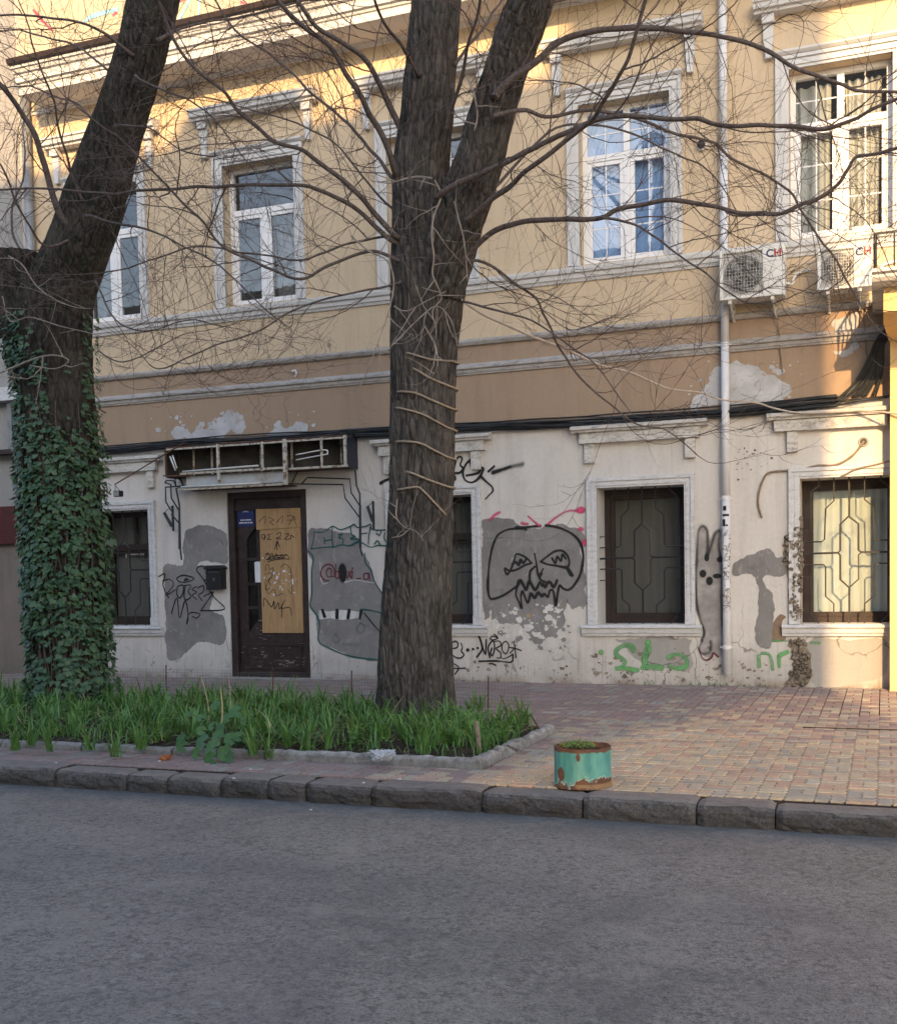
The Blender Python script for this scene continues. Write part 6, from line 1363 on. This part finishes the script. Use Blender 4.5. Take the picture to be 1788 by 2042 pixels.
pale('m', [(930, 150), (945, 190), (952, 230), (945, 260)], 4.0, TY - .4, 4); pale('m', [(700, 470), (735, 500), (772, 520), (785, 560), (778, 610), (765, 650), (740, 720), (720, 770)], 2.6, TY - .5, 5)
pale('m', [(785, 610), (810, 620), (850, 600), (890, 580)], 2.4, TY - .42, 6); pale('m', [(790, 680), (830, 640), (870, 610), (900, 640), (912, 690)], 2.2, TY - .42, 7); pale('m', [(846, 650), (868, 690), (872, 730), (858, 755)], 2.4, TY - .40, 8)
pale('m', [(792, 995), (790, 1030), (805, 1050), (830, 1060), (845, 1080)], 1.7, TY - .36, 9); pale('m', [(782, 1072), (800, 1068), (820, 1052)], 1.8, TY - .36, 10)
pale('l', [(17, 510), (44, 527), (66, 561), (86, 581), (117, 600), (152, 613), (181, 615)], 2.4, LY - .5, 11); pale('l', [(-10, 748), (61, 718), (105, 708), (137, 718), (110, 735), (60, 728)], 3.0, LY - .5, 12); pale('l', [(5, 590), (20, 640), (60, 632), (120, 650), (180, 664), (230, 680)], 2.2, LY - .5, 13)
for key, tr in (('m', mt), ('l', lt)):
    TW[key].mb.build('twigs', M['twig'], tr, kind='stuff', recalc=False); TW[key].pale.build('pale_twigs', M['twig_pale'], tr, kind='stuff', recalc=False)
print('twig points', TW['m'].n, TW['l'].n)

# ---- rope round the middle trunk
def axis(PP, RR, z):
    zs = [p.z for p in PP]; i = min(range(len(zs)), key=lambda k: abs(zs[k] - z)); return PP[i], RR[i]
def tr_r(p, c, out=.007):
    zs = min(range(len(MT_P)), key=lambda k: abs(MT_P[k].z - p.z)); a = math.atan2(p.x - c.x, -(p.y - c.y)); k = int(round(a / (2 * math.pi) * 150))
    return max(RAD[1][zs * 150 + (k + j) % 150] for j in range(-4, 5)) + out
def on_trunk(px, py, out=.016):
    p = at(px, py, TY - .25)
    for _ in range(3):
        c, r = axis(MT_P, MT_R, p.z); r = r * 1.02 + out
        q = at(px, py, c.y); r = tr_r(p, c); u = max(-.98, min(.98, (q.x - c.x) / r)); a = math.asin(u); p = at(px, py, c.y - r * math.cos(a))
    c, r = axis(MT_P, MT_R, p.z); d = Vector((p.x - c.x, p.y - c.y, 0))
    d = d.normalized() * tr_r(p, c)
    return Vector((c.x + d.x, c.y + d.y, p.z))
loops = [[(785, 697), (820, 706), (860, 714), (906, 719)], [(784, 712), (829, 737), (860, 752), (903, 769)], [(782, 784), (806, 782), (829, 784), (865, 796), (904, 813)], [(782, 814), (806, 815), (842, 825), (875, 838), (899, 851)], [(782, 883), (806, 881), (836, 883), (870, 896), (899, 910)], [(780, 932), (820, 943), (860, 957), (899, 970)], [(779, 979), (805, 976), (829, 971), (840, 975), (868, 998), (896, 1026)]]
P = []
for k, lp in enumerate(loops):
    f_ = catmull([on_trunk(*q) for q in lp], 4); P += f_
    if k < len(loops) - 1:
        e = f_[-1]; s2 = on_trunk(*loops[k + 1][0]); z0, z1 = e.z, s2.z
        for m_ in range(1, 10):
            t = m_ / 10; c, r = axis(MT_P, MT_R, z0 + (z1 - z0) * t); a = math.pi * t; P.append(Vector((c.x + (r * 1.03 + .016) * math.cos(a), c.y + (r * 1.03 + .016) * math.sin(a), z0 + (z1 - z0) * t)))
mb = MB(); mb.tube(P, .0085, 7); o = mb.build('rope', M['rope'], None, smooth=True); tag(o, 'pale rope wound seven times round the middle tree trunk', 'rope')

# ---- ivy on the left tree
def leaf_shape(kind):
    # broad five-lobed leaf, folded on the midrib, tip at -z; lies in x-z plane facing -y
    L = {0: [(0, .0), (.26, .16), (.42, .02), (.36, -.16), (.50, -.34), (.24, -.48), (0, -.95)], 1: [(0, .02), (.30, .18), (.46, -.08), (.36, -.34), (.16, -.62), (0, -.88)], 2: [(0, -.02), (.22, .14), (.48, .0), (.40, -.22), (.44, -.42), (.18, -.56), (0, -1.0)], 3: [(0, .0), (.34, .12), (.44, -.14), (.30, -.44), (0, -.80)]}[kind]
    right = [(x, -.20 * x * (1 + .6 * abs(z)) * -1, z) for x, z in L]; left = [(-x, y, z) for x, y, z in right[1:-1]]
    vs_ = right + left; n = len(right); mid = len(vs_); vs_.append((0, -.03, -.30)); fs_ = []
    for i in range(n - 1): fs_.append((mid, i + 1, i))
    lf = [0] + list(range(n, n + len(left))) + [n - 1]
    for i in range(len(lf) - 1): fs_.append((mid, lf[i], lf[i + 1]))
    return vs_, fs_
LEAF = [leaf_shape(k) for k in range(4)]
ivy = thing('ivy', (-7.29, LY - .3, 0), 'dense dark green ivy climbing the left tree trunk', 'ivy')
lm = []
for vs_, fs_ in LEAF:
    me = bpy.data.meshes.new('ivy_leaf'); me.from_pydata(vs_, [], fs_); me.materials.append(M['ivy_obj']); me.polygons.foreach_set('use_smooth', [True] * len(me.polygons)); lm.append(me)
BARE = [(70, 600), (60, 540), (200, 500), (196, 560), (168, 640), (160, 700), (168, 790), (160, 850), (140, 866), (112, 850), (92, 790), (88, 720), (72, 660)]
def in_poly(x, z, out):
    c = False; j = len(out) - 1
    for i in range(len(out)):
        if (out[i][1] > z) != (out[j][1] > z) and x < (out[j][0] - out[i][0]) * (z - out[i][1]) / (out[j][1] - out[i][1]) + out[i][0]: c = not c
        j = i
    return c
rr = random.Random(5); leaves = []
tries = 0
while len(leaves) < 5400 and tries < 60000:
    tries += 1
    z = rr.uniform(.02, 3.75); a = rr.uniform(-2.1, 2.1)
    use_stub = z > 2.75 and rr.random() < .45
    PP, RR = (LS_P, LS_R) if use_stub else (LT_P, LT_R)
    c, r = axis(PP, RR, z)
    thick = .035 + .05 * rr.random() * (1.0 if z < 2.6 else .6); r2 = r * 1.03 + thick
    if z < .35: r2 += .05 * rr.random()
    p = Vector((c.x + r2 * math.sin(a), c.y - r2 * math.cos(a), z)); px, py, d = proj(p)
    if py < 585 and px > 35: continue
    if py < 540: continue
    jit = 12 * noise.noise(p * 6)
    if in_poly(px + jit, py + jit, BARE) and rr.random() < .975: continue
    if py < 700 and px > 40 and px < 165 and rr.random() < .55: continue
    if 1395 < py and 165 < px and rr.random() < .6: continue
    s_ = (.030 + .052 * rr.random() ** 1.4) * (1.0 if z < 2.4 else .85)
    if noise.noise(Vector((a * 2.2, z * 2.4, 7))) < -.30 and rr.random() < .6: continue
    yaw = a + rr.gauss(0, .4); tilt = rr.gauss(-.55, .28); roll = rr.gauss(0, .55)
    m = Matrix.Translation(p) @ Matrix.Rotation(yaw, 4, 'Z') @ Matrix.Rotation(tilt, 4, 'X') @ Matrix.Rotation(roll, 4, 'Y') @ Matrix.Diagonal((s_ * rr.uniform(.9, 1.15), s_, s_, 1))
    leaves.append((m, rr.randrange(4), s_ * max(0.1, math.cos(a)) * (1.5 if thick > .06 else 1), rr.random() ** 1.1, d))
leaves.sort(key=lambda t: -t[2])
iv = MB(); iv.a = []
for i, (m, k, _, tn, d) in enumerate(leaves):
    if i < 300:
        o = bpy.data.objects.new('leaf', lm[k]); link(o, ivy); o.matrix_basis = Matrix.Translation(-ivy.location) @ m
    else:
        iv.add([tuple(m @ Vector(v)) for v in LEAF[k][0]], LEAF[k][1]); iv.a += [(tn, tn, tn, 1)] * len(LEAF[k][0])
iv.build('leaf', M['ivy_mesh'], ivy, smooth=True, kind='stuff', recalc=False)
mb = MB()
for k in range(26):
    a0 = rr.uniform(-1.4, 1.4); P = []
    for i in range(16):
        z = .05 + (2.2 + 1.3 * rr.random() * 0 + 1.0 * (k % 3) / 3) * i / 15; c, r = axis(LT_P, LT_R, z); a = a0 + .35 * noise.noise(Vector((k, z * 1.5, 0))); P.append(Vector((c.x + (r * 1.03 + .012) * math.sin(a), c.y - (r * 1.03 + .012) * math.cos(a), z)))
    mb.tube(P, .006, 5)
mb.build('stem', M['branch'], ivy, kind='stuff', recalc=False)

# ================================================================== BED PLANTS
rr = random.Random(21)
gm = MB(); gm.a = []
def blade(x, y, z, ang, L, lean, w, tn, droop):
    n = 6; p = Vector((x, y, z)); h = Vector((math.cos(ang), math.sin(ang), 0)); s_ = Vector((-h.y, h.x, 0)); b = len(gm.v); el = math.pi / 2 - lean
    tw = rr.uniform(-.5, .5)
    for i in range(n + 1):
        t = i / n; ww = w * (1 - t ** 2.2) * (.7 + .3 * min(1, t * 4)) + .0004; sd = (s_ * math.cos(tw * t) + Vector((0, 0, 1)) * math.sin(tw * t))
        gm.v += [tuple(p - sd * ww), tuple(p + sd * ww)]; c = max(0, min(1, tn + .25 * t)); gm.a += [(c, c, c, 1)] * 2
        e = el - droop * t * t; p = p + (h * math.cos(e) + Vector((0, 0, 1)) * math.sin(e)) * (L / n)
    for i in range(n): a = b + 2 * i; gm.f.append((a, a + 1, a + 3, a + 2))
def clump(x, y, n, L, spread=.5, tn=.5, mb_=None):
    z = soil_z(x, y) - .01
    for k in range(n):
        blade(x + rr.gauss(0, .018), y + rr.gauss(0, .018), z, rr.uniform(0, 2 * math.pi), L * rr.uniform(.55, 1.15), abs(rr.gauss(0, spread * .55)) + .05, rr.uniform(.0045, .0095), max(0, min(1, tn + rr.gauss(0, .25))), rr.uniform(.4, 2.6))
def trunk_clear(x, y): return math.hypot(x + 3.57, y - TY) > .40 and math.hypot(x + 7.29, y - LY) > .38
n_ = 0
while n_ < 560:
    x = rr.uniform(-9.8, -2.5); y = rr.uniform(BED_Y0 + .13, bed_back(x) - .06)
    if not trunk_clear(x, y): continue
    if x > -3.9 and rr.random() < .35: continue
    if y < BED_Y0 + .35 and rr.random() < .35: continue
    clump(x, y, rr.randrange(9, 20), rr.uniform(.12, .31) * (1.12 if y > 8 else 1), rr.uniform(.55, 1.15), rr.uniform(.1, .8)); n_ += 1
for (px, py, L_) in ((480, 1400, .3), (525, 1395, .34), (590, 1400, .33), (640, 1395, .36), (690, 1400, .36), (730, 1410, .34), (610, 1485, .36), (575, 1480, .33), (655, 1485, .34), (505, 1490, .3), (535, 1492, .3), (760, 1478, .30), (805, 1478, .30), (868, 1480, .33), (885, 1485, .28), (955, 1400, .30), (935, 1410, .27), (920, 1430, .25), (1020, 1440, .24), (1040, 1430, .34), (1046, 1432, .28), (945, 1482, .3), (975, 1460, .22), (280, 1480, .34), (310, 1470, .34), (180, 1480, .36), (60, 1470, .34), (30, 1480, .34), (100, 1482, .33), (230, 1490, .33)):
    p = gnd(px, py + 8, .06)
    if trunk_clear(p.x, p.y): clump(p.x, p.y, 22, L_ * .80, .55, rr.uniform(.45, .8))
for k in range(7500):        # small weeds and fine grass between the clumps
    x = rr.uniform(-9.8, -2.5); y = rr.uniform(BED_Y0 + .1, bed_back(x) - .03)
    d_ = noise.noise(Vector((x * 1.7, y * 1.7, 4)))
    if x > -4.1 and rr.random() < .35 or d_ < -.12 or not trunk_clear(x, y): continue
    blade(x, y, soil_z(x, y) - .005, rr.uniform(0, 6.28), rr.uniform(.05, .17), abs(rr.gauss(0, .5)), rr.uniform(.002, .005), rr.uniform(.1, .8), rr.uniform(.2, 1.6))
o = gm.build('grass', M['grass'], None, kind='stuff', recalc=False)
o['label'] = 'long green grass and lily blades filling the planting bed'
dm = MB(); keep = gm; gm = dm; gm.a = []
for k in range(420):
    x = rr.uniform(-9.8, -2.5); y = rr.uniform(BED_Y0 + .1, bed_back(x) - .03)
    if x > -3.9 and rr.random() < .6 or not trunk_clear(x, y): continue
    blade(x, y, soil_z(x, y) + .01, rr.uniform(0, 6.28), rr.uniform(.10, .30), rr.uniform(.4, 1.45), rr.uniform(.002, .005), .5, rr.uniform(.2, 1.8))
o = gm.build('dry_grass', M['stem_dry'], None, kind='stuff', recalc=False); o['label'] = 'straw coloured dead blades among the green grass'
gm = keep
# litter of dead leaves and twigs on the soil
mb = MB()
for k in range(420):
    x = rr.uniform(-6.5, -2.55); y = rr.uniform(BED_Y0 + .1, bed_back(x) - .03)
    if not trunk_clear(x, y): continue
    z = soil_z(x, y) + .006; a = rr.uniform(0, 6.28); L_ = rr.uniform(.02, .10); mb.tube([(x, y, z), (x + L_ * .5 * math.cos(a), y + L_ * .5 * math.sin(a), z + rr.uniform(0, .015)), (x + L_ * math.cos(a + .2), y + L_ * math.sin(a + .2), z)], rr.uniform(.0015, .004), 3)
o = mb.build('dead_stalks', M['conduit'], None, kind='stuff'); o['label'] = 'scattered dead stalks lying on the bed soil'

# broad-leaved weeds low among the grass
wm = MB(); wm.a = []
for k in range(900):
    x = rr.uniform(-9.8, -2.55); y = rr.uniform(BED_Y0 + .08, bed_back(x) - .05)
    if not trunk_clear(x, y) or noise.noise(Vector((x * 1.3, y * 1.3, 11))) < -.05: continue
    z = soil_z(x, y); tn = rr.uniform(.2, 1)
    for q in range(rr.randrange(4, 8)):
        a = rr.uniform(0, 6.28); L_ = rr.uniform(.02, .05); h = rr.uniform(.01, .09); u = Vector((math.cos(a), math.sin(a), rr.uniform(-.1, .5))).normalized() * L_; v = Vector((-math.sin(a), math.cos(a), .1)) * L_ * .42; c_ = Vector((x, y, z + h)) + u * .3; b = len(wm.v)
        wm.v += [tuple(c_), tuple(c_ + u * .35 + v), tuple(c_ + u * .8 + v * .7), tuple(c_ + u * 1.1), tuple(c_ + u * .8 - v * .7), tuple(c_ + u * .35 - v)]; wm.a += [(tn, tn, tn, 1)] * 6; wm.f.append((b, b + 1, b + 2, b + 3, b + 4, b + 5))
o = wm.build('ground_weeds', M['grass'], None, kind='stuff', recalc=False); o['label'] = 'low broad-leaved weeds between the grass tufts'
# ---- mallow with big round leaves
ml_ = thing('mallow_plant', gnd(420, 1512, .02), 'bushy mallow with big round lobed leaves leaning over the edging', 'plant')
def round_leaf(n=22):
    vs_ = [(0, 0, 0)]; fs_ = []
    for ring, q in ((.5, .5), (1, 1)):
        for i in range(n):
            a = rad(24 + (360 - 48) * i / (n - 1)) - math.pi / 2 + math.pi; rad_ = q * (1 + .06 * math.cos(5 * (a)) ) * (1 if ring < 1 else 1 + .03 * (i % 2))
            vs_.append((rad_ * math.sin(a), rad_ * math.cos(a), .10 * q * q + .05 * q * math.cos(5 * a)))
    for i in range(n - 1): fs_.append((0, 1 + i, 2 + i)); fs_.append((1 + i, 1 + n + i, 2 + n + i, 2 + i))
    return vs_, fs_
rl_v, rl_f = round_leaf(); rme = bpy.data.meshes.new('mallow_leaf'); rme.from_pydata(rl_v, [], rl_f); rme.materials.append(M['mallow']); rme.polygons.foreach_set('use_smooth', [True] * len(rme.polygons))
foot = gnd(435, 1506, .02); foot = Vector((foot.x, foot.y + .12, .05))
for (px, py, s_, dy, tilt, roll) in ((362, 1475, 13, -.05, 62, -8), (363, 1488, 13, -.10, 70, 6), (402, 1457, 10, 0, 66, 12), (422, 1449, 9, .05, 60, -16), (404, 1480, 18, -.06, 55, -12), (425, 1492, 21, -.15, 62, 4), (448, 1502, 17, -.18, 66, 10), (458, 1510, 12, -.2, 72, -8), (460, 1474, 14, -.08, 58, 18), (475, 1470, 12, 0, 50, 8), (392, 1503, 12, -.16, 74, 18), (420, 1514, 14, -.22, 76, -4), (400, 1432, 9, .08, 45, 20), (470, 1420, 15, .15, 50, -10), (455, 1432, 12, .1, 48, 10), (487, 1436, 10, .12, 60, -20), (378, 1424, 9, .1, 30, 12), (430, 1408, 12, .2, 40, 0), (435, 1470, 14, -.02, 55, 24), (442, 1448, 12, .06, 50, -6)):
    p = at(px, py, foot.y + dy - .1); sc = s_ * depth_at(p) / FPX
    o = bpy.data.objects.new('leaf', rme); link(o, ml_); o.location = p - ml_.location; o.rotation_euler = (rad(tilt), rad(roll), rad(rr.uniform(-25, 25))); o.scale = (sc,) * 3
    mb = MB(); mb.tube(catmull([foot + Vector((rr.gauss(0, .015), rr.gauss(0, .015), -.03)), (foot + p) / 2 + Vector((0, .03, .05)), p], 4), .0032, 5); mb.build('stalk', M['stem_green'], ml_)
# ---- sticks, stakes, rubbish
def stick(name, label, cat, p0, p1, r, mat, bend=.02):
    mb = MB(); p0, p1 = Vector(p0), Vector(p1); mid = (p0 + p1) / 2 + Vector((bend, 0, bend)); mb.tube(catmull([p0, mid, p1], 4), [r * (1.15 - .35 * i / 8) for i in range(9)], 7); o = mb.build(name, M[mat], None); return tag(o, label, cat)
def pg(px, py, z=.06): return gnd(px, py, z)
b = pg(418, 1462); stick('dry_stem', 'leftmost of the dry straw stems, leaning left above the mallow', 'dead stem', b, at(402, 1352, b.y), .005, 'stem_dry')
b = pg(437, 1490); stick('dry_stem', 'tall dry straw stem standing upright in front of the mallow', 'dead stem', b, at(440, 1372, b.y), .006, 'stem_dry')
b = pg(456, 1452); stick('dry_stem', 'rightmost thin straw stem, upright behind the mallow', 'dead stem', b, at(455, 1345, b.y), .004, 'stem_dry')
b = pg(955, 1505, .04); stick('wooden_stake', 'short broken brown stake standing by the front edging of the bed', 'stake', b, at(949, 1438, b.y), .017, 'conduit', .004)
b = pg(1012, 1420); stick('wire_stake', 'thin dark stake leaning left near the bed corner', 'stake', b, at(997, 1386, b.y), .006, 'rust', .0)
b = pg(1036, 1425); stick('wooden_stake', 'brown split stake beside the tallest leaves at the bed corner', 'stake', b, at(1029, 1388, b.y), .014, 'conduit', .0)
b = pg(1075, 1455); stick('wire_stake', 'thin dark stake slanting outward over the right edging', 'stake', b, at(1058, 1425, b.y), .006, 'rust', .0)
b = pg(1033, 1500, .09); stick('fallen_branch', 'short stub of wood lying across the right edging', 'branch', pg(1034, 1498, .095), pg(1012, 1487, .10), .010, 'conduit', .0)
def nb(x): return bed_back(x) - .03
# ---- wire netting behind the bed
wf = thing('wire_netting', (-5.5, BED_Y1 - .1, 0), 'low rusty wire netting on thin posts along the back of the bed', 'wire fence')
for px in (292, 517, 700, 1000): 
    x = at(px, 1400, 9.0).x; mb = MB(); mb.tube([(x, nb(x), .02), (x + .01, nb(x), .42)], .006, 6); mb.build('post', M['rust'], wf)
mb = MB(); xs = -8.6
while xs < -2.6: mb.tube([(xs, nb(xs) + .012 * math.sin(xs * 3), .06), (xs + .01, nb(xs), .38)], .0009, 3, False); xs += .03
for k in range(12): mb.tube([(q, nb(q), .06 + k * .029) for q in (-8.6, -7, -5.62, -5, -4, -3.2, -2.6)], .0009, 3, False)
mb.build('mesh', M['cable_grey'], wf, kind='stuff', recalc=False)
# ---- plastic bag and broken brick
c = pg(765, 1512, .07); bm = bmesh.new(); bmesh.ops.create_icosphere(bm, subdivisions=4, radius=1)
for v in bm.verts:
    q = v.co.copy(); w = noise.fractal(q * 1.9 + Vector((3, 1, 2)), 1, 2, 4); cr = abs(noise.noise(q * 4.2)); v.co = Vector((q.x * .085, q.y * .05, q.z * .038 + .018 * q.x * q.x)) * (1 + .55 * w - .35 * cr)
me = bpy.data.meshes.new('plastic_bag'); bm.to_mesh(me); bm.free(); me.materials.append(M['bag']); o = bpy.data.objects.new('plastic_bag', me); link(o); o.location = c + Vector((0, -.02, .02)); tag(o, 'crumpled clear plastic bag lying on the bed edging', 'plastic bag')
c = pg(331, 1516, 0.0); bm = bmesh.new(); bmesh.ops.create_cube(bm, size=1); bmesh.ops.bevel(bm, geom=list(bm.edges), offset=.12, segments=2, affect='EDGES'); bmesh.ops.subdivide_edges(bm, edges=list(bm.edges), cuts=2, use_grid_fill=True)
for v in bm.verts: v.co = Vector((v.co.x * .075, v.co.y * .05, v.co.z * .036)) * (1 + .35 * noise.noise(v.co * 3)); v.co.x += v.co.z * .4
me = bpy.data.meshes.new('brick_fragment'); bm.to_mesh(me); bm.free(); me.materials.append(M['brick']); o = bpy.data.objects.new('brick_fragment', me); link(o); o.location = c + Vector((0, 0, .018)); tag(o, 'orange brick fragment on the paving before the edging', 'brick')
mb = MB()
for px, py in ((112, 1522), (725, 1562), (797, 1555), (318, 1519), (620, 1616), (466, 1553), (500, 1535), (1192, 1607)):
    p = gnd(px, py, .004 if py < 1600 else ROAD_Z + .004); s_ = rr.uniform(.006, .012); mb.prism([(p.x - s_, p.z), (p.x + s_, p.z + .002), (p.x + s_ * .5, p.z + .006), (p.x - s_ * .6, p.z + .006)], p.y - s_, p.y + s_ * .5)
o = mb.build('paper_bits', M['paper'], None, kind='stuff'); o['label'] = 'tiny white scraps of paper on the paving'

# ---- green planter
pc = gnd(1162, 1566, .0); PX, PY = pc.x, pc.y - .0
pt = thing('planter', (PX, PY, 0.0), 'round teal metal planter with peeling paint and rusty base', 'planter')
R0, H0 = .166, .232; mb = MB(); ns = 72; nz = 22; sd = 3.0
for j in range(nz + 1):
    for i in range(ns):
        a = 2 * math.pi * i / ns; z = H0 * j / nz; r = R0 * (1 + .012 * noise.noise(Vector((math.cos(a) * 2, math.sin(a) * 2, z * 5 + sd)))) + (.004 if j < 2 else 0)
        zz = z + (0 if j < nz else .006 * noise.noise(Vector((math.cos(a) * 4, math.sin(a) * 4, 9)))); mb.v.append((PX + r * math.cos(a), PY + r * math.sin(a), zz + .002))
for j in range(nz):
    for i in range(ns): i2 = (i + 1) % ns; mb.f.append((j * ns + i, j * ns + i2, (j + 1) * ns + i2, (j + 1) * ns + i))
mb.build('drum', M['teal'], pt, smooth=True, recalc=False)
mb = MB(); top = []
for j, (r, z) in enumerate(((R0 - .0005, H0 + .002), (R0 - .012, H0 + .003), (R0 - .014, H0 - .055))):
    for i in range(ns): a = 2 * math.pi * i / ns; mb.v.append((PX + r * math.cos(a), PY + r * math.sin(a), z + .006 * noise.noise(Vector((math.cos(a) * 4, math.sin(a) * 4, 9)))))
for j in range(2):
    for i in range(ns): i2 = (i + 1) % ns; mb.f.append((j * ns + i, j * ns + i2, (j + 1) * ns + i2, (j + 1) * ns + i))
mb.build('rim', M['rust'], pt, smooth=True, recalc=False)
mb = MB(); mb.v.append((PX, PY, H0 - .012))
for j, rq in enumerate((.4, .75, 1.0)):
    for i in range(ns): a = 2 * math.pi * i / ns; r = (R0 - .014) * rq; mb.v.append((PX + r * math.cos(a), PY + r * math.sin(a), H0 - .016 - .012 * rq + .008 * noise.noise(Vector((math.cos(a) * 3 * rq, math.sin(a) * 3 * rq, 2)))))
for i in range(ns): i2 = (i + 1) % ns; mb.f.append((0, 1 + i, 1 + i2)); [mb.f.append((1 + j * ns + i, 1 + (j + 1) * ns + i, 1 + (j + 1) * ns + i2, 1 + j * ns + i2)) for j in range(2)]
mb.build('soil', M['soil'], pt, smooth=True)
gm = MB(); gm.a = []
for k in range(420):
    a = rr.uniform(0, 6.28); r = .105 * math.sqrt(rr.random()); x, y = PX - .035 + r * math.cos(a), PY + .02 + r * .8 * math.sin(a); s_ = rr.uniform(.008, .015); h = rr.uniform(.0, .045) * (1.2 - r / .13); c_ = Vector((x, y, H0 - .012 + h)); th = rr.uniform(0, 6.28); t = rr.uniform(.2, 1.0); b = len(gm.v)
    u = Vector((math.cos(th), math.sin(th), t)).normalized() * s_; v = Vector((-math.sin(th), math.cos(th), 0)) * s_ * .5
    gm.v += [tuple(c_), tuple(c_ + u * .5 + v), tuple(c_ + u), tuple(c_ + u * .5 - v)]; tn = rr.uniform(.3, 1); gm.a += [(tn, tn, tn, 1)] * 4; gm.f.append((b, b + 1, b + 2, b + 3))
gm.build('creeping_plant', M['grass'], pt, kind='stuff', recalc=False)

# ---- weeds at the foot of the wall, a drain slot in the paving
gm = MB(); gm.a = []
sz_ = soil_z; soil_z = lambda x, y: 0.0
for k in range(90):
    p = gnd(rr.choice((rr.gauss(1425, 25), rr.gauss(1300, 60), rr.gauss(1500, 30), rr.gauss(960, 30))), 1366, 0); x = p.x
    blade(x, YW - rr.uniform(.015, .06), 0.0, rr.uniform(0, 6.28), rr.uniform(.02, .075), rr.uniform(.1, 1.0), rr.uniform(.002, .005), rr.uniform(.0, .5), rr.uniform(.2, 1.4))
soil_z = sz_
o = gm.build('weeds', M['grass'], None, kind='stuff', recalc=False); o['label'] = 'sparse low weeds along the foot of the white wall'
p = gnd(1600, 1451, 0); q = gnd(1788, 1453, 0)
mb = MB(); mb.box(p.x, 2.5, p.y - .008, p.y + .008, -.01, .0045); struct('drain_slot', mb, M['joint'])
